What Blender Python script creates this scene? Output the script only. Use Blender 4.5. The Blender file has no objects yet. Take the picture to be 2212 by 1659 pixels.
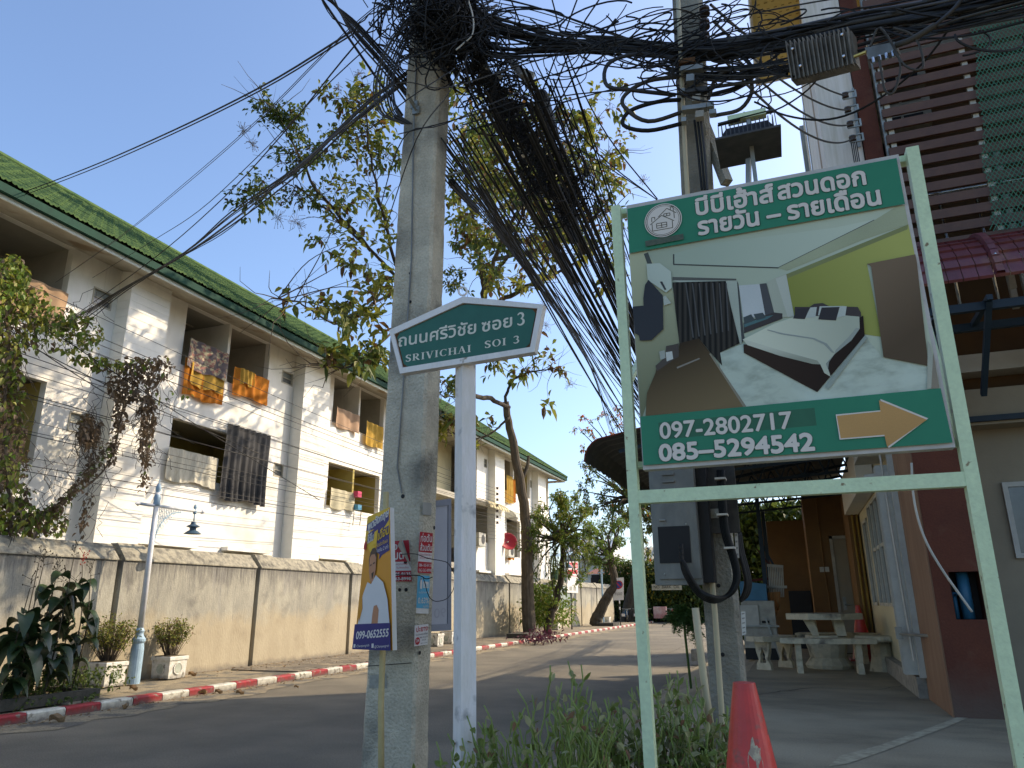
import bpy, bmesh, math, random
from mathutils import Vector, Matrix
random.seed(7)
R_ = random.Random(11)
scene = bpy.context.scene
col = scene.collection
# ---------------------------------------------------------------- camera, sky, sun
F = 1580.0; CX, CY = 1106.0, 829.5; HC = 1.55
_z = Vector((-38, 5303, -F)).normalized()
_v = Vector((619, -466.5, -F)); _v = (_v - _z * _v.dot(_z)).normalized()
_x = _v.cross(_z).normalized()
ROT = Matrix((_x, _v, _z))
cam = bpy.data.objects.new("camera", bpy.data.cameras.new("camera")); col.objects.link(cam)
cam.data.sensor_width = 36; cam.data.lens = F / 2212.0 * 36; cam.data.clip_end = 1000; cam.data.clip_start = 0.05
cam.matrix_world = Matrix.Translation((0, 0, HC)) @ ROT.to_4x4()
scene.camera = cam
SUN = Vector((1.0, 0.87, 0.98)).normalized()
ELEV = math.asin(SUN.z); AZ = math.atan2(SUN.x, SUN.y)
world = bpy.data.worlds.new("World"); scene.world = world; world.use_nodes = True
_n = world.node_tree; _s = _n.nodes.new('ShaderNodeTexSky'); _s.sky_type = 'NISHITA'; _s.sun_disc = False
_s.sun_elevation = ELEV; _s.sun_rotation = AZ; _s.air_density = 1.0; _s.dust_density = 2.0; _s.ozone_density = 10
_n.links.new(_s.outputs[0], _n.nodes['Background'].inputs[0]); _n.nodes['Background'].inputs[1].default_value = 0.145
sun = bpy.data.objects.new("sun", bpy.data.lights.new("sun", 'SUN')); col.objects.link(sun)
sun.data.energy = 2.0; sun.data.angle = math.radians(0.5); sun.data.color = (1.0, 0.975, 0.95)
sun.rotation_euler = SUN.to_track_quat('Z', 'Y').to_euler(); sun.location = (20, 20, 30)
scene.view_settings.view_transform = 'Standard'; scene.view_settings.look = 'None'
scene.view_settings.exposure = 1.38; scene.view_settings.gamma = 1.0; scene.view_settings.use_curve_mapping = False
scene.view_settings.use_white_balance = True; scene.view_settings.white_balance_temperature = 8900; scene.view_settings.white_balance_tint = 12

# ---------------------------------------------------------------- pixel of the photo -> point of the place
def ray(px, py): return ROT @ Vector((px - CX, -(py - CY), -F))
def PX(px, py, x): d = ray(px, py); t = x / d.x; return Vector((x, d.y * t, HC + d.z * t))
def PY(px, py, y): d = ray(px, py); t = y / d.y; return Vector((d.x * t, y, HC + d.z * t))
def PZ(px, py, z): d = ray(px, py); t = (z - HC) / d.z; return Vector((d.x * t, d.y * t, z))
def W(px, py, dist): d = ray(px, py); t = dist / math.hypot(d.x, d.y); return Vector((d.x * t, d.y * t, HC + d.z * t))

# ---------------------------------------------------------------- materials
def lin(c): return tuple((x / 12.92 if x <= .04045 else ((x + .055) / 1.055) ** 2.4) for x in c)
def mat(name, c, c2=None, rough=.8, scale=4, bump=.0, bscale=40, metal=0, stretch=(1, 1, 1), trans=0, mix=(.35, .65), spec=.35, alpha=1, detail=5, c3=None, s3=1.0, m3=(.5, .7), speck=0, ss=150):
    m = bpy.data.materials.new(name); m.use_nodes = True; t = m.node_tree; b = t.nodes['Principled BSDF']
    b.inputs['Roughness'].default_value = rough; b.inputs['Metallic'].default_value = metal
    b.inputs['Specular IOR Level'].default_value = spec
    L = t.links.new
    if c2 is None: c2 = tuple(x * .8 for x in c)
    wm = lambda q: (min(1, q[0] * 1.03), q[1], q[2] * (.97 if min(q) > .6 else .88))
    c, c2 = wm(c), wm(c2)
    if c3: c3 = wm(c3)
    g = t.nodes.new('ShaderNodeNewGeometry'); mp = t.nodes.new('ShaderNodeMapping'); mp.inputs['Scale'].default_value = stretch
    L(g.outputs['Position'], mp.inputs[0])
    n = t.nodes.new('ShaderNodeTexNoise'); n.inputs['Scale'].default_value = scale; n.inputs['Detail'].default_value = detail; n.inputs['Roughness'].default_value = .62
    L(mp.outputs[0], n.inputs['Vector'])
    r = t.nodes.new('ShaderNodeMapRange'); r.inputs[1].default_value = mix[0]; r.inputs[2].default_value = mix[1]; L(n.outputs['Fac'], r.inputs[0])
    mx = t.nodes.new('ShaderNodeMix'); mx.data_type = 'RGBA'; mx.inputs[6].default_value = (*c, 1); mx.inputs[7].default_value = (*c2, 1)
    L(r.outputs[0], mx.inputs[0]); outc = mx.outputs[2]
    if c3:
        n3 = t.nodes.new('ShaderNodeTexNoise'); n3.inputs['Scale'].default_value = s3; n3.inputs['Detail'].default_value = 6; L(g.outputs['Position'], n3.inputs['Vector'])
        r3 = t.nodes.new('ShaderNodeMapRange'); r3.inputs[1].default_value = m3[0]; r3.inputs[2].default_value = m3[1]; L(n3.outputs['Fac'], r3.inputs[0])
        m3x = t.nodes.new('ShaderNodeMix'); m3x.data_type = 'RGBA'; L(r3.outputs[0], m3x.inputs[0]); L(outc, m3x.inputs[6]); m3x.inputs[7].default_value = (*c3, 1); outc = m3x.outputs[2]
    if speck:
        n4 = t.nodes.new('ShaderNodeTexNoise'); n4.inputs['Scale'].default_value = ss; n4.inputs['Detail'].default_value = 3; L(g.outputs['Position'], n4.inputs['Vector'])
        r4 = t.nodes.new('ShaderNodeMapRange'); r4.inputs[1].default_value = .3; r4.inputs[2].default_value = .7; r4.inputs[3].default_value = 1 - speck; r4.inputs[4].default_value = 1 + speck; L(n4.outputs['Fac'], r4.inputs[0])
        vm = t.nodes.new('ShaderNodeVectorMath'); vm.operation = 'SCALE'; L(outc, vm.inputs[0]); L(r4.outputs[0], vm.inputs['Scale']); outc = vm.outputs[0]
    L(outc, b.inputs['Base Color'])
    if bump:
        n2 = t.nodes.new('ShaderNodeTexNoise'); n2.inputs['Scale'].default_value = bscale; n2.inputs['Detail'].default_value = 4; L(mp.outputs[0], n2.inputs['Vector'])
        bp = t.nodes.new('ShaderNodeBump'); bp.inputs['Strength'].default_value = bump; bp.inputs['Distance'].default_value = .02; L(n2.outputs['Fac'], bp.inputs['Height']); L(bp.outputs[0], b.inputs['Normal'])
    if trans:
        tr = t.nodes.new('ShaderNodeBsdfTranslucent'); L(outc, tr.inputs[0]); ms = t.nodes.new('ShaderNodeMixShader'); ms.inputs[0].default_value = trans
        L(b.outputs[0], ms.inputs[1]); L(tr.outputs[0], ms.inputs[2]); L(ms.outputs[0], t.nodes['Material Output'].inputs[0])
    return m
def gmat(name, c1, c2, p1, p2, rough=.7, folds=0):
    """printed picture tone running from c1 at point p1 to c2 at point p2"""
    c1, c2 = [(q[0] * 1.04, q[1] * .98, q[2] * .80) for q in (c1, c2)]; m = mat(name, c1, c1, rough, 3, spec=.15, speck=.06, ss=260); t = m.node_tree; L = t.links.new; b = t.nodes['Principled BSDF']; p1, p2 = Vector(p1), Vector(p2); d = p2 - p1; k = d / d.length_squared
    g = t.nodes.new('ShaderNodeNewGeometry'); dp = t.nodes.new('ShaderNodeVectorMath'); dp.operation = 'DOT_PRODUCT'; L(g.outputs['Position'], dp.inputs[0]); dp.inputs[1].default_value = k
    a = t.nodes.new('ShaderNodeMath'); a.operation = 'SUBTRACT'; L(dp.outputs['Value'], a.inputs[0]); a.inputs[1].default_value = p1.dot(k); a.use_clamp = True; f = a.outputs[0]
    if folds:
        s = t.nodes.new('ShaderNodeMath'); s.operation = 'MULTIPLY'; L(f, s.inputs[0]); s.inputs[1].default_value = folds * 6.283; q = t.nodes.new('ShaderNodeMath'); q.operation = 'SINE'; L(s.outputs[0], q.inputs[0]); r = t.nodes.new('ShaderNodeMapRange'); r.inputs[1].default_value = -1; L(q.outputs[0], r.inputs[0]); f = r.outputs[0]
    mx = t.nodes.new('ShaderNodeMix'); mx.data_type = 'RGBA'; L(f, mx.inputs[0]); mx.inputs[6].default_value = (*c1, 1); mx.inputs[7].default_value = (*c2, 1); L(mx.outputs[2], b.inputs['Base Color']); return m
def leafmat(name, c, c2=None): return mat(name, c, c2, rough=.55, scale=9, trans=.35, spec=.4, mix=(.3, .7))
def zmix(m, z0, z1, c, nz=.3, sc=2.5, hard=.15, stretch=(1, 1, 1), amt=1.0):
    """wear that starts at a height: lay colour c where world z passes z0..z1, edge broken by noise"""
    t = m.node_tree; b = t.nodes['Principled BSDF']; L = t.links.new
    src = b.inputs['Base Color'].links[0].from_socket
    g = t.nodes.new('ShaderNodeNewGeometry'); sx = t.nodes.new('ShaderNodeSeparateXYZ'); L(g.outputs['Position'], sx.inputs[0])
    mp = t.nodes.new('ShaderNodeMapping'); mp.inputs['Scale'].default_value = stretch; L(g.outputs['Position'], mp.inputs[0])
    n = t.nodes.new('ShaderNodeTexNoise'); n.inputs['Scale'].default_value = sc; n.inputs['Detail'].default_value = 7; n.inputs['Roughness'].default_value = .65; L(mp.outputs[0], n.inputs['Vector'])
    a = t.nodes.new('ShaderNodeMath'); a.operation = 'MULTIPLY_ADD'; L(n.outputs['Fac'], a.inputs[0]); a.inputs[1].default_value = nz * 2; a.inputs[2].default_value = -nz
    s = t.nodes.new('ShaderNodeMath'); s.operation = 'ADD'; L(a.outputs[0], s.inputs[0]); L(sx.outputs['Z'], s.inputs[1])
    r = t.nodes.new('ShaderNodeMapRange'); r.inputs[1].default_value = z0; r.inputs[2].default_value = z1; r.inputs[4].default_value = amt; L(s.outputs[0], r.inputs[0])
    mx = t.nodes.new('ShaderNodeMix'); mx.data_type = 'RGBA'; L(r.outputs[0], mx.inputs[0]); L(src, mx.inputs[6]); mx.inputs[7].default_value = (*c, 1)
    L(mx.outputs[2], b.inputs['Base Color']); return m

# ---------------------------------------------------------------- mesh builder
def catmull(pts, n=6):
    if len(pts) < 3: return [Vector(p) for p in pts]
    P = [Vector(p) for p in pts]; P = [2 * P[0] - P[1]] + P + [2 * P[-1] - P[-2]]; out = []
    for i in range(1, len(P) - 2):
        for k in range(n):
            t = k / n; a, b, c, d = P[i - 1], P[i], P[i + 1], P[i + 2]
            out.append(.5 * ((2 * b) + (-a + c) * t + (2 * a - 5 * b + 4 * c - d) * t * t + (-a + 3 * b - 3 * c + d) * t ** 3))
    out.append(P[-2]); return out
class MB:
    def __init__(s): s.v = []; s.f = []; s.m = []
    def add(s, vs, fs, mi=0):
        o = len(s.v); s.v += [tuple(p) for p in vs]; s.f += [tuple(i + o for i in f) for f in fs]; s.m += [mi] * len(fs); return s
    def box(s, x0, x1, y0, y1, z0, z1, mi=0):
        return s.add([(x, y, z) for z in (z0, z1) for y in (y0, y1) for x in (x0, x1)], [(0, 2, 3, 1), (4, 5, 7, 6), (0, 1, 5, 4), (2, 6, 7, 3), (0, 4, 6, 2), (1, 3, 7, 5)], mi)
    def cbox(s, x0, x1, y0, y1, z0, z1, b=.01, mi=0):
        """box with its four top edges chamfered"""
        s.add([(x0, y0, z0), (x1, y0, z0), (x1, y1, z0), (x0, y1, z0), (x0, y0, z1 - b), (x1, y0, z1 - b), (x1, y1, z1 - b), (x0, y1, z1 - b),
               (x0 + b, y0 + b, z1), (x1 - b, y0 + b, z1), (x1 - b, y1 - b, z1), (x0 + b, y1 - b, z1)],
              [(0, 3, 2, 1), (0, 1, 5, 4), (1, 2, 6, 5), (2, 3, 7, 6), (3, 0, 4, 7), (4, 5, 9, 8), (5, 6, 10, 9), (6, 7, 11, 10), (7, 4, 8, 11), (8, 9, 10, 11)], mi); return s
    def obox(s, c, d, rot=(0, 0, 0), mi=0):
        from mathutils import Euler
        M = Euler(rot).to_matrix(); c = Vector(c); x, y, z = d[0] / 2, d[1] / 2, d[2] / 2
        return s.add([c + M @ Vector((a * x, b * y, e * z)) for e in (-1, 1) for b in (-1, 1) for a in (-1, 1)], [(0, 2, 3, 1), (4, 5, 7, 6), (0, 1, 5, 4), (2, 6, 7, 3), (0, 4, 6, 2), (1, 3, 7, 5)], mi)
    def beam(s, p0, p1, w, h=None, mi=0, up=(0, 0, 1)):
        h = h or w; p0, p1 = Vector(p0), Vector(p1); d = (p1 - p0).normalized(); u = Vector(up)
        if abs(d.dot(u)) > .98: u = Vector((0, 1, 0))
        a = d.cross(u).normalized() * w / 2; b = a.cross(d).normalized() * h / 2
        return s.add([p + sx * a + sy * b for p in (p0, p1) for sx, sy in ((-1, -1), (1, -1), (1, 1), (-1, 1))], [(0, 1, 2, 3), (7, 6, 5, 4), (0, 4, 5, 1), (1, 5, 6, 2), (2, 6, 7, 3), (3, 7, 4, 0)], mi)
    def tube(s, pts, r, n=6, mi=0, caps=True, r1=None):
        pts = [Vector(p) for p in pts]; N = len(pts); o = len(s.v); u = None
        for i, p in enumerate(pts):
            d = (pts[min(i + 1, N - 1)] - pts[max(i - 1, 0)])
            d = d.normalized() if d.length > 1e-9 else Vector((0, 0, 1))
            if u is None: u = d.orthogonal().normalized()
            else:
                u = u - d * u.dot(d); u = u.normalized() if u.length > 1e-6 else d.orthogonal().normalized()
            w = d.cross(u); rr = r[i] if isinstance(r, (list, tuple)) else (r if r1 is None else r + (r1 - r) * i / max(1, N - 1))
            s.v += [tuple(p + (u * math.cos(2 * math.pi * k / n) + w * math.sin(2 * math.pi * k / n)) * rr) for k in range(n)]
        fs = [(o + i * n + k, o + i * n + (k + 1) % n, o + (i + 1) * n + (k + 1) % n, o + (i + 1) * n + k) for i in range(N - 1) for k in range(n)]
        if caps: fs += [tuple(o + k for k in reversed(range(n))), tuple(o + (N - 1) * n + k for k in range(n))]
        s.f += fs; s.m += [mi] * len(fs); return s
    def lathe(s, prof, c, n=16, mi=0, axis=None):
        c = Vector(c); ax = Vector(axis).normalized() if axis else Vector((0, 0, 1)); u = ax.orthogonal().normalized(); w = ax.cross(u); o = len(s.v)
        for r, z in prof: s.v += [tuple(c + ax * z + (u * math.cos(2 * math.pi * k / n) + w * math.sin(2 * math.pi * k / n)) * r) for k in range(n)]
        fs = [(o + i * n + k, o + i * n + (k + 1) % n, o + (i + 1) * n + (k + 1) % n, o + (i + 1) * n + k) for i in range(len(prof) - 1) for k in range(n)]
        fs += [tuple(o + k for k in reversed(range(n))), tuple(o + (len(prof) - 1) * n + k for k in range(n))]
        s.f += fs; s.m += [mi] * len(fs); return s
    def ext(s, poly, t, mi=0):
        """flat polygon given in 3-D, thickened along vector t"""
        t = Vector(t); P = [Vector(p) for p in poly]; n = len(P)
        return s.add(P + [p + t for p in P], [tuple(range(n)), tuple(reversed(range(n, 2 * n)))] + [(i, i + n, (i + 1) % n + n, (i + 1) % n) for i in range(n)], mi)
    def grid(s, fn, nu, nv, mi=0):
        o = len(s.v); s.v += [tuple(fn(i / nu, j / nv)) for j in range(nv + 1) for i in range(nu + 1)]
        fs = [(o + j * (nu + 1) + i, o + j * (nu + 1) + i + 1, o + (j + 1) * (nu + 1) + i + 1, o + (j + 1) * (nu + 1) + i) for j in range(nv) for i in range(nu)]
        s.f += fs; s.m += [mi] * len(fs); return s
ORG = {}
def org(o):
    v = Vector(ORG.get(o.name, (0, 0, 0))); return v
def build(name, mb, mats, parent=None, smooth=False, loc=None):
    me = bpy.data.meshes.new(name)
    base = org(parent) if parent else Vector(loc if loc is not None else (0, 0, 0))
    if parent is None and loc is None and mb.v:
        xs, ys, zs = zip(*mb.v); base = Vector(((min(xs) + max(xs)) / 2, (min(ys) + max(ys)) / 2, min(zs)))
    me.from_pydata([(a - base.x, b - base.y, c - base.z) for a, b, c in mb.v], [], mb.f)
    mats = mats if isinstance(mats, (list, tuple)) else [mats]
    for m in mats: me.materials.append(m)
    if len(mats) > 1: me.polygons.foreach_set('material_index', mb.m)
    if smooth: me.polygons.foreach_set('use_smooth', [True] * len(me.polygons))
    me.update()
    o = bpy.data.objects.new(name, me); col.objects.link(o)
    if parent: o.parent = parent; ORG[o.name] = base
    else: o.location = base; ORG[o.name] = base
    return o
def tag(o, label=None, cat=None, group=None, kind=None):
    if label: o['label'] = label
    if cat: o['category'] = cat
    if group: o['group'] = group
    if kind: o['kind'] = kind
    return o
def thing(name, loc, label, cat, group=None):
    o = bpy.data.objects.new(name, None); col.objects.link(o); o.location = loc; o.empty_display_size = .1; ORG[o.name] = Vector(loc); return tag(o, label, cat, group)
def dup(root, loc, label=None, rz=0, scale=1.0):
    r = root.copy(); col.objects.link(r); r.location = loc; r.rotation_euler[2] = rz; r.scale = (scale,) * 3; ORG[r.name] = Vector(loc)
    if label: r['label'] = label
    for ch in list(root.children):
        c = ch.copy(); col.objects.link(c); c.parent = r
        for g in list(ch.children):
            d = g.copy(); col.objects.link(d); d.parent = c
    return r
def piece(proto, loc, parent=None, sc=(1, 1, 1), rot=(0, 0, 0), m=None):
    """a copy of a one-mesh piece sharing its mesh, placed at a world point under parent"""
    o = proto.copy(); col.objects.link(o); o.parent = parent; o.location = Vector(loc) - (org(parent) if parent else Vector((0, 0, 0))); o.scale = sc; o.rotation_euler = rot
    return o
_dg = None
def text_mb(body, p0, p1, h, ref, normal, thick=0.0, layers=1, up=None, step=.0002):
    """flat lettering between two baseline points; letter height h (of a glyph 'ref' units tall)"""
    V_, F_ = glyphs(body); xs = [p[0] for p in V_]; x0, x1 = min(xs), max(xs)
    p0, p1, nrm = Vector(p0), Vector(p1), Vector(normal).normalized(); r = (p1 - p0); w = r.length; r.normalize()
    u = Vector(up).normalized() if up else nrm.cross(r).normalized()
    sx = w / (x1 - x0); sy = h / ref; mb = MB(); k = 0
    offs = [(0, 0)] if layers == 1 else [(0, 0), (1, 0), (-1, 0), (0, 1), (0, -1), (.7, .7), (-.7, .7), (.7, -.7), (-.7, -.7)][:layers]
    for ox, oy in offs:
        mb.add([p0 + r * ((v[0] - x0) * sx + ox * thick) + u * (v[1] * sy + oy * thick) + nrm * (step * k + v[2]) for v in V_], F_); k += 1
    return mb
def glyphs(body):
    """outline loops of the lettering, each outer loop filled by itself so overlapping strokes stay solid"""
    from mathutils.geometry import tessellate_polygon
    c = bpy.data.curves.new('t', 'FONT'); c.body = body; c.size = 1; c.resolution_u = 4; c.fill_mode = 'NONE'
    o = bpy.data.objects.new('t', c); col.objects.link(o); dg = bpy.context.evaluated_depsgraph_get(); me = bpy.data.meshes.new_from_object(o.evaluated_get(dg)); bpy.data.objects.remove(o)
    nb = {}; co = [v.co.copy() for v in me.vertices]
    for e in me.edges: a, b = e.vertices; nb.setdefault(a, []).append(b); nb.setdefault(b, []).append(a)
    bpy.data.meshes.remove(me); seen = set(); loops = []
    for s_ in sorted(nb):
        if s_ in seen: continue
        lp = [s_]; seen.add(s_); cur = s_
        while True:
            nx = [q for q in nb[cur] if q not in seen]
            if not nx: break
            cur = min(nx) if cur == s_ else nx[0]; seen.add(cur); lp.append(cur)
        P = [(co[i].x, co[i].y) for i in lp]; ar = sum(P[i - 1][0] * P[i][1] - P[i][0] * P[i - 1][1] for i in range(len(P))) / 2
        if abs(ar) > 1e-6: loops.append((ar, P))
    if not loops: return [(0, 0, 0), (1, 0, 0), (0, .1, 0)], [(0, 1, 2)]
    def inside(p, P):
        r = False
        for i in range(len(P)):
            (xa, ya), (xb, yb_) = P[i - 1], P[i]
            if (ya > p[1]) != (yb_ > p[1]) and p[0] < (xb - xa) * (p[1] - ya) / (yb_ - ya) + xa: r = not r
        return r
    def hole(i):
        a, P = loops[i]; return any(abs(loops[j][0]) > abs(a) and (loops[j][0] > 0) != (a > 0) and sum(inside(q, loops[j][1]) for q in P) > .9 * len(P) for j in range(len(loops)) if j != i)
    H = [hole(i) for i in range(len(loops))]; V_, F_ = [], []
    for i, (a, P) in enumerate(loops):
        if H[i]: continue
        polys = [[Vector((x, y, 0)) for x, y in P]]
        for j, (b, Q) in enumerate(loops):
            if H[j] and abs(b) < abs(a) and sum(inside(q, P) for q in Q) > .9 * len(Q): polys.append([Vector((x, y, 0)) for x, y in Q])
        tri = tessellate_polygon(polys); o_ = len(V_); z = .00003 * (i % 4)
        for pl in polys: V_ += [(p.x, p.y, z) for p in pl]
        F_ += [tuple(o_ + q for q in t) for t in tri]
    return V_, F_
# ================================================================ ground, road, pavement
M = {}
M['asphalt'] = mat('asphalt', (.19, .168, .138), (.142, .128, .108), .9, 1.0, .9, 120, c3=(.235, .207, .168), s3=.45, m3=(.46, .66), speck=.28, ss=60)
M['dust'] = mat('dust', (.34, .28, .20), (.20, .17, .13), .95, 6, .6, 90, c3=(.12, .115, .105), s3=2.2, m3=(.5, .6), speck=.35, ss=45)
M['earth'] = mat('earth', (.16, .13, .09), (.09, .075, .05), .95, 3, .6, 50)
rk_ = random.Random(12)
def crack(pts, z, lab):
    P = [PZ(x, y, z) for x, y in pts]; Q = []
    for a, b in zip(P, P[1:]):
        n = max(2, int((b - a).length / .12))
        for k in range(n): Q.append(a.lerp(b, k / n) + Vector((rk_.gauss(0, .02), rk_.gauss(0, .02), 0)))
    mb = MB()
    for a, b in zip(Q, Q[1:]):
        d = (b - a).normalized(); s = Vector((-d.y, d.x, 0)) * rk_.uniform(.003, .011); mb.add([a - s, a + s, b + s, b - s], [(0, 1, 2, 3)])
    tag(build('crack', mb, mat('crack_dark', (.02, .02, .02))), kind='structure')
crack([(1414, 1421), (1450, 1408), (1480, 1395)], .004, '')
crack([(1630, 1500), (1760, 1485), (1900, 1490), (2010, 1470)], .504, '')
M['paver'] = mat('paver', (.25, .21, .165), (.16, .135, .11), .9, 3, .5, 90, c3=(.33, .27, .19), s3=1.2)
M['paver2'] = mat('paver2', (.20, .17, .14), (.13, .115, .1), .9, 3, .5, 90, c3=(.28, .23, .17), s3=1.2)
M['kerb_red'] = zmix(mat('kerb_red', (.40, .025, .035), (.26, .02, .025), .6, 14, .3, 60, c3=(.22, .17, .14), s3=7, m3=(.58, .66)), .10, -.02, (.11, .09, .075), .09, 9)
M['kerb_white'] = zmix(mat('kerb_white', (.66, .65, .60), (.50, .49, .45), .65, 14, .3, 60, c3=(.20, .18, .15), s3=7, m3=(.58, .66)), .10, -.02, (.13, .11, .09), .09, 9)
M['conc_floor'] = mat('conc_floor', (.27, .228, .165), (.18, .155, .115), .85, 1.6, .3, 60, c3=(.33, .285, .215), s3=.8, m3=(.45, .7), stretch=(1, 2.2, 1), speck=.14, ss=70)
M['conc_pale'] = mat('conc_pale', (.33, .32, .30), (.2, .19, .18), .85, 8, .4, 60)
g = tag(build('ground', MB().add([(-400, -60, -.03), (400, -60, -.03), (400, 700, -.03), (-400, 700, -.03)], [(0, 1, 2, 3)]), M['earth']), kind='structure')
road = tag(build('road', MB().add([(-10.15, -25, 0), (-2.5, -25, 0), (-2.5, 57, 0), (-10.15, 57, 0)], [(0, 1, 2, 3)]), M['asphalt'], loc=(-6, 0, 0)), kind='structure')
tag(build('road', MB().add([(-60, 57, .0), (60, 57, .0), (60, 64, .0), (-60, 64, .0)], [(0, 1, 2, 3)]), M['asphalt'], loc=(0, 60, 0)), kind='structure')
mb = MB()
rr = random.Random(5)
N = 145; ys = [-5 + i * .42 for i in range(N)]; ed = [-9.42 + rr.uniform(-.2, .25) for _ in ys]
for i in range(N - 1): mb.add([(-10.15, ys[i], .006), (ed[i], ys[i], .006), (ed[i + 1], ys[i + 1], .006), (-10.15, ys[i + 1], .006)], [(0, 1, 2, 3)])
tag(build('gutter_dust', mb, M['dust']), kind='structure')
tag(build('pavement', MB().box(-12.6, -10.32, -8, 56.5, -.02, .095), M['dust']), kind='structure'); pav = bpy.data.objects['pavement']
# interlocking pavers: the 300 nearest singly, the rest joined
proto = build('paver', MB().cbox(-.112, .112, -.072, .072, 0, .03, .006), [M['paver']], pav); ORG['paver'] = Vector((0, 0, 0))
proto2 = proto.data.copy(); proto2.materials[0] = M['paver2']
first = True; cnt = 0; rest = MB(); rest2 = MB()
for j in range(260):
    for i in range(10):
        x = -12.40 + i * .228 + (.114 if j % 2 else 0); y = 8.9 + j * .148
        if x > -10.42: continue
        if cnt < 298 and y > 9.6 and y < 15:
            z = .094 + rr.uniform(-.002, .003)
            if first: proto.location = Vector((x, y, z)) - org(pav); first = False
            else:
                o = piece(proto, (x, y, z), pav, rot=(0, 0, rr.uniform(-.02, .02)))
                if rr.random() < .4: o.data = proto2
            cnt += 1
        elif y < 30: (rest if rr.random() < .6 else rest2).cbox(x - .112, x + .112, y - .072, y + .072, .094, .124 + rr.uniform(-.002, .003), .006)
tag(build('paver', rest, M['paver'], pav), kind='stuff'); tag(build('paver', rest2, M['paver2'], pav), kind='stuff')
tag(build('pavement', MB().add([(-12.6, 30, .121), (-10.32, 30, .121), (-10.32, 56.5, .121), (-12.6, 56.5, .121)], [(0, 1, 2, 3)]), M['paver']), kind='structure')
kerb = tag(build('kerb', MB().box(-10.32, -10.165, -8, 56.5, -.03, .09), M['conc_pale']), kind='structure')
kb = MB().add([(-10.33, 0, -.02), (-10.15, 0, -.02), (-10.15, .585, -.02), (-10.33, .585, -.02), (-10.33, .0, .125), (-10.175, .0, .125), (-10.175, .585, .125), (-10.33, .585, .125), (-10.15, 0, .10), (-10.15, .585, .10)],
              [(0, 3, 2, 1), (1, 2, 9, 8), (8, 9, 6, 5), (4, 5, 6, 7), (0, 4, 7, 3), (0, 1, 8, 5, 4), (3, 7, 6, 9, 2)])
kr = build('kerb_stone', kb, M['kerb_red'], None, loc=(-10.25, 0, 0)); kr.parent = kerb; kw_me = kr.data.copy(); kw_me.materials[0] = M['kerb_white']
for i in range(-6, 80):
    y = 8.54 + i * .6; dy = 0
    o = kr if i == -6 else piece(kr, (0, 0, 0), kerb, rot=(rr.uniform(-.003, .003), rr.uniform(-.012, .012), 0))
    o.location = Vector((-10.25 + rr.uniform(-.004, .004), y, rr.uniform(-.004, .004))) - org(kerb)
    if i % 2: o.data = kw_me
# raised concrete apron on the right and the slope down to the road
ap = tag(build('forecourt', MB().box(-.84, 30, -6, 40, -.02, .5), M['conc_floor']), kind='structure')
tag(build('forecourt_slope', MB().add([(-.84, -6, .5), (-.84, 45, .5), (-2.5, 45, .004), (-2.5, -6, .004), (-.84, -6, -.02), (-.84, 45, -.02)], [(0, 3, 2, 1), (0, 1, 5, 4), (0, 4, 3), (1, 2, 5)]), M['conc_floor']), kind='structure')
# pale repair strip across the apron floor
p = [PZ(1790, 1655, .504), PZ(1815, 1632, .504), PZ(1900, 1610, .504), PZ(2040, 1560, .504), PZ(2160, 1512, .504), PZ(2164, 1519, .504), PZ(2046, 1570, .504), PZ(1910, 1622, .504), PZ(1830, 1650, .504)]
tag(build('repair_strip', MB().add(p, [tuple(range(9))]), mat('mortar', (.42, .38, .29), (.26, .23, .17), .9, 12, .3)), kind='structure')

# ================================================================ boundary wall
M['bwall'] = mat('wall_render', (.38, .365, .325), (.24, .235, .22), .9, 2.2, .5, 35, stretch=(1, 1, .35), c3=(.16, .155, .15), s3=1.6, m3=(.55, .72), speck=.12, ss=40)
zmix(M['bwall'], 1.5, 1.1, (.42, .335, .21), .8, 1.1, amt=.62)
zmix(M['bwall'], 2.3, 3.8, (.30, .285, .25), 6.5, 3.0, stretch=(1, 1, .25), amt=.55)
zmix(M['bwall'], 4.2, 5.2, (.17, .16, .145), 12, 6, stretch=(1, 2.5, .3), amt=.6)
zmix(M['bwall'], 2.0, 2.5, (.085, .08, .075), .75, 5, stretch=(1, 3.2, .35), amt=.8)
zmix(M['bwall'], .25, .1, (.2, .17, .13), .15, 4)
M['wcap'] = mat('wall_cap', (.37, .345, .29), (.20, .19, .17), .9, 9, .5, 40, c3=(.12, .115, .105), s3=5, m3=(.52, .66))
M['dark_gap'] = mat('joint_dark', (.05, .048, .045), None, .95)
bw = thing('boundary_wall', (-12.85, 25, 0), 'long grey and ochre stained rendered wall with sloping top beside the pavement', 'wall')
jo = [-1.1, 3.0, 7.1, 11.26, 15.39, 19.6, 23.9, 28.5, 33.03, 37.28, 41.4, 45.47, 49.38, 54.4]
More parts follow.
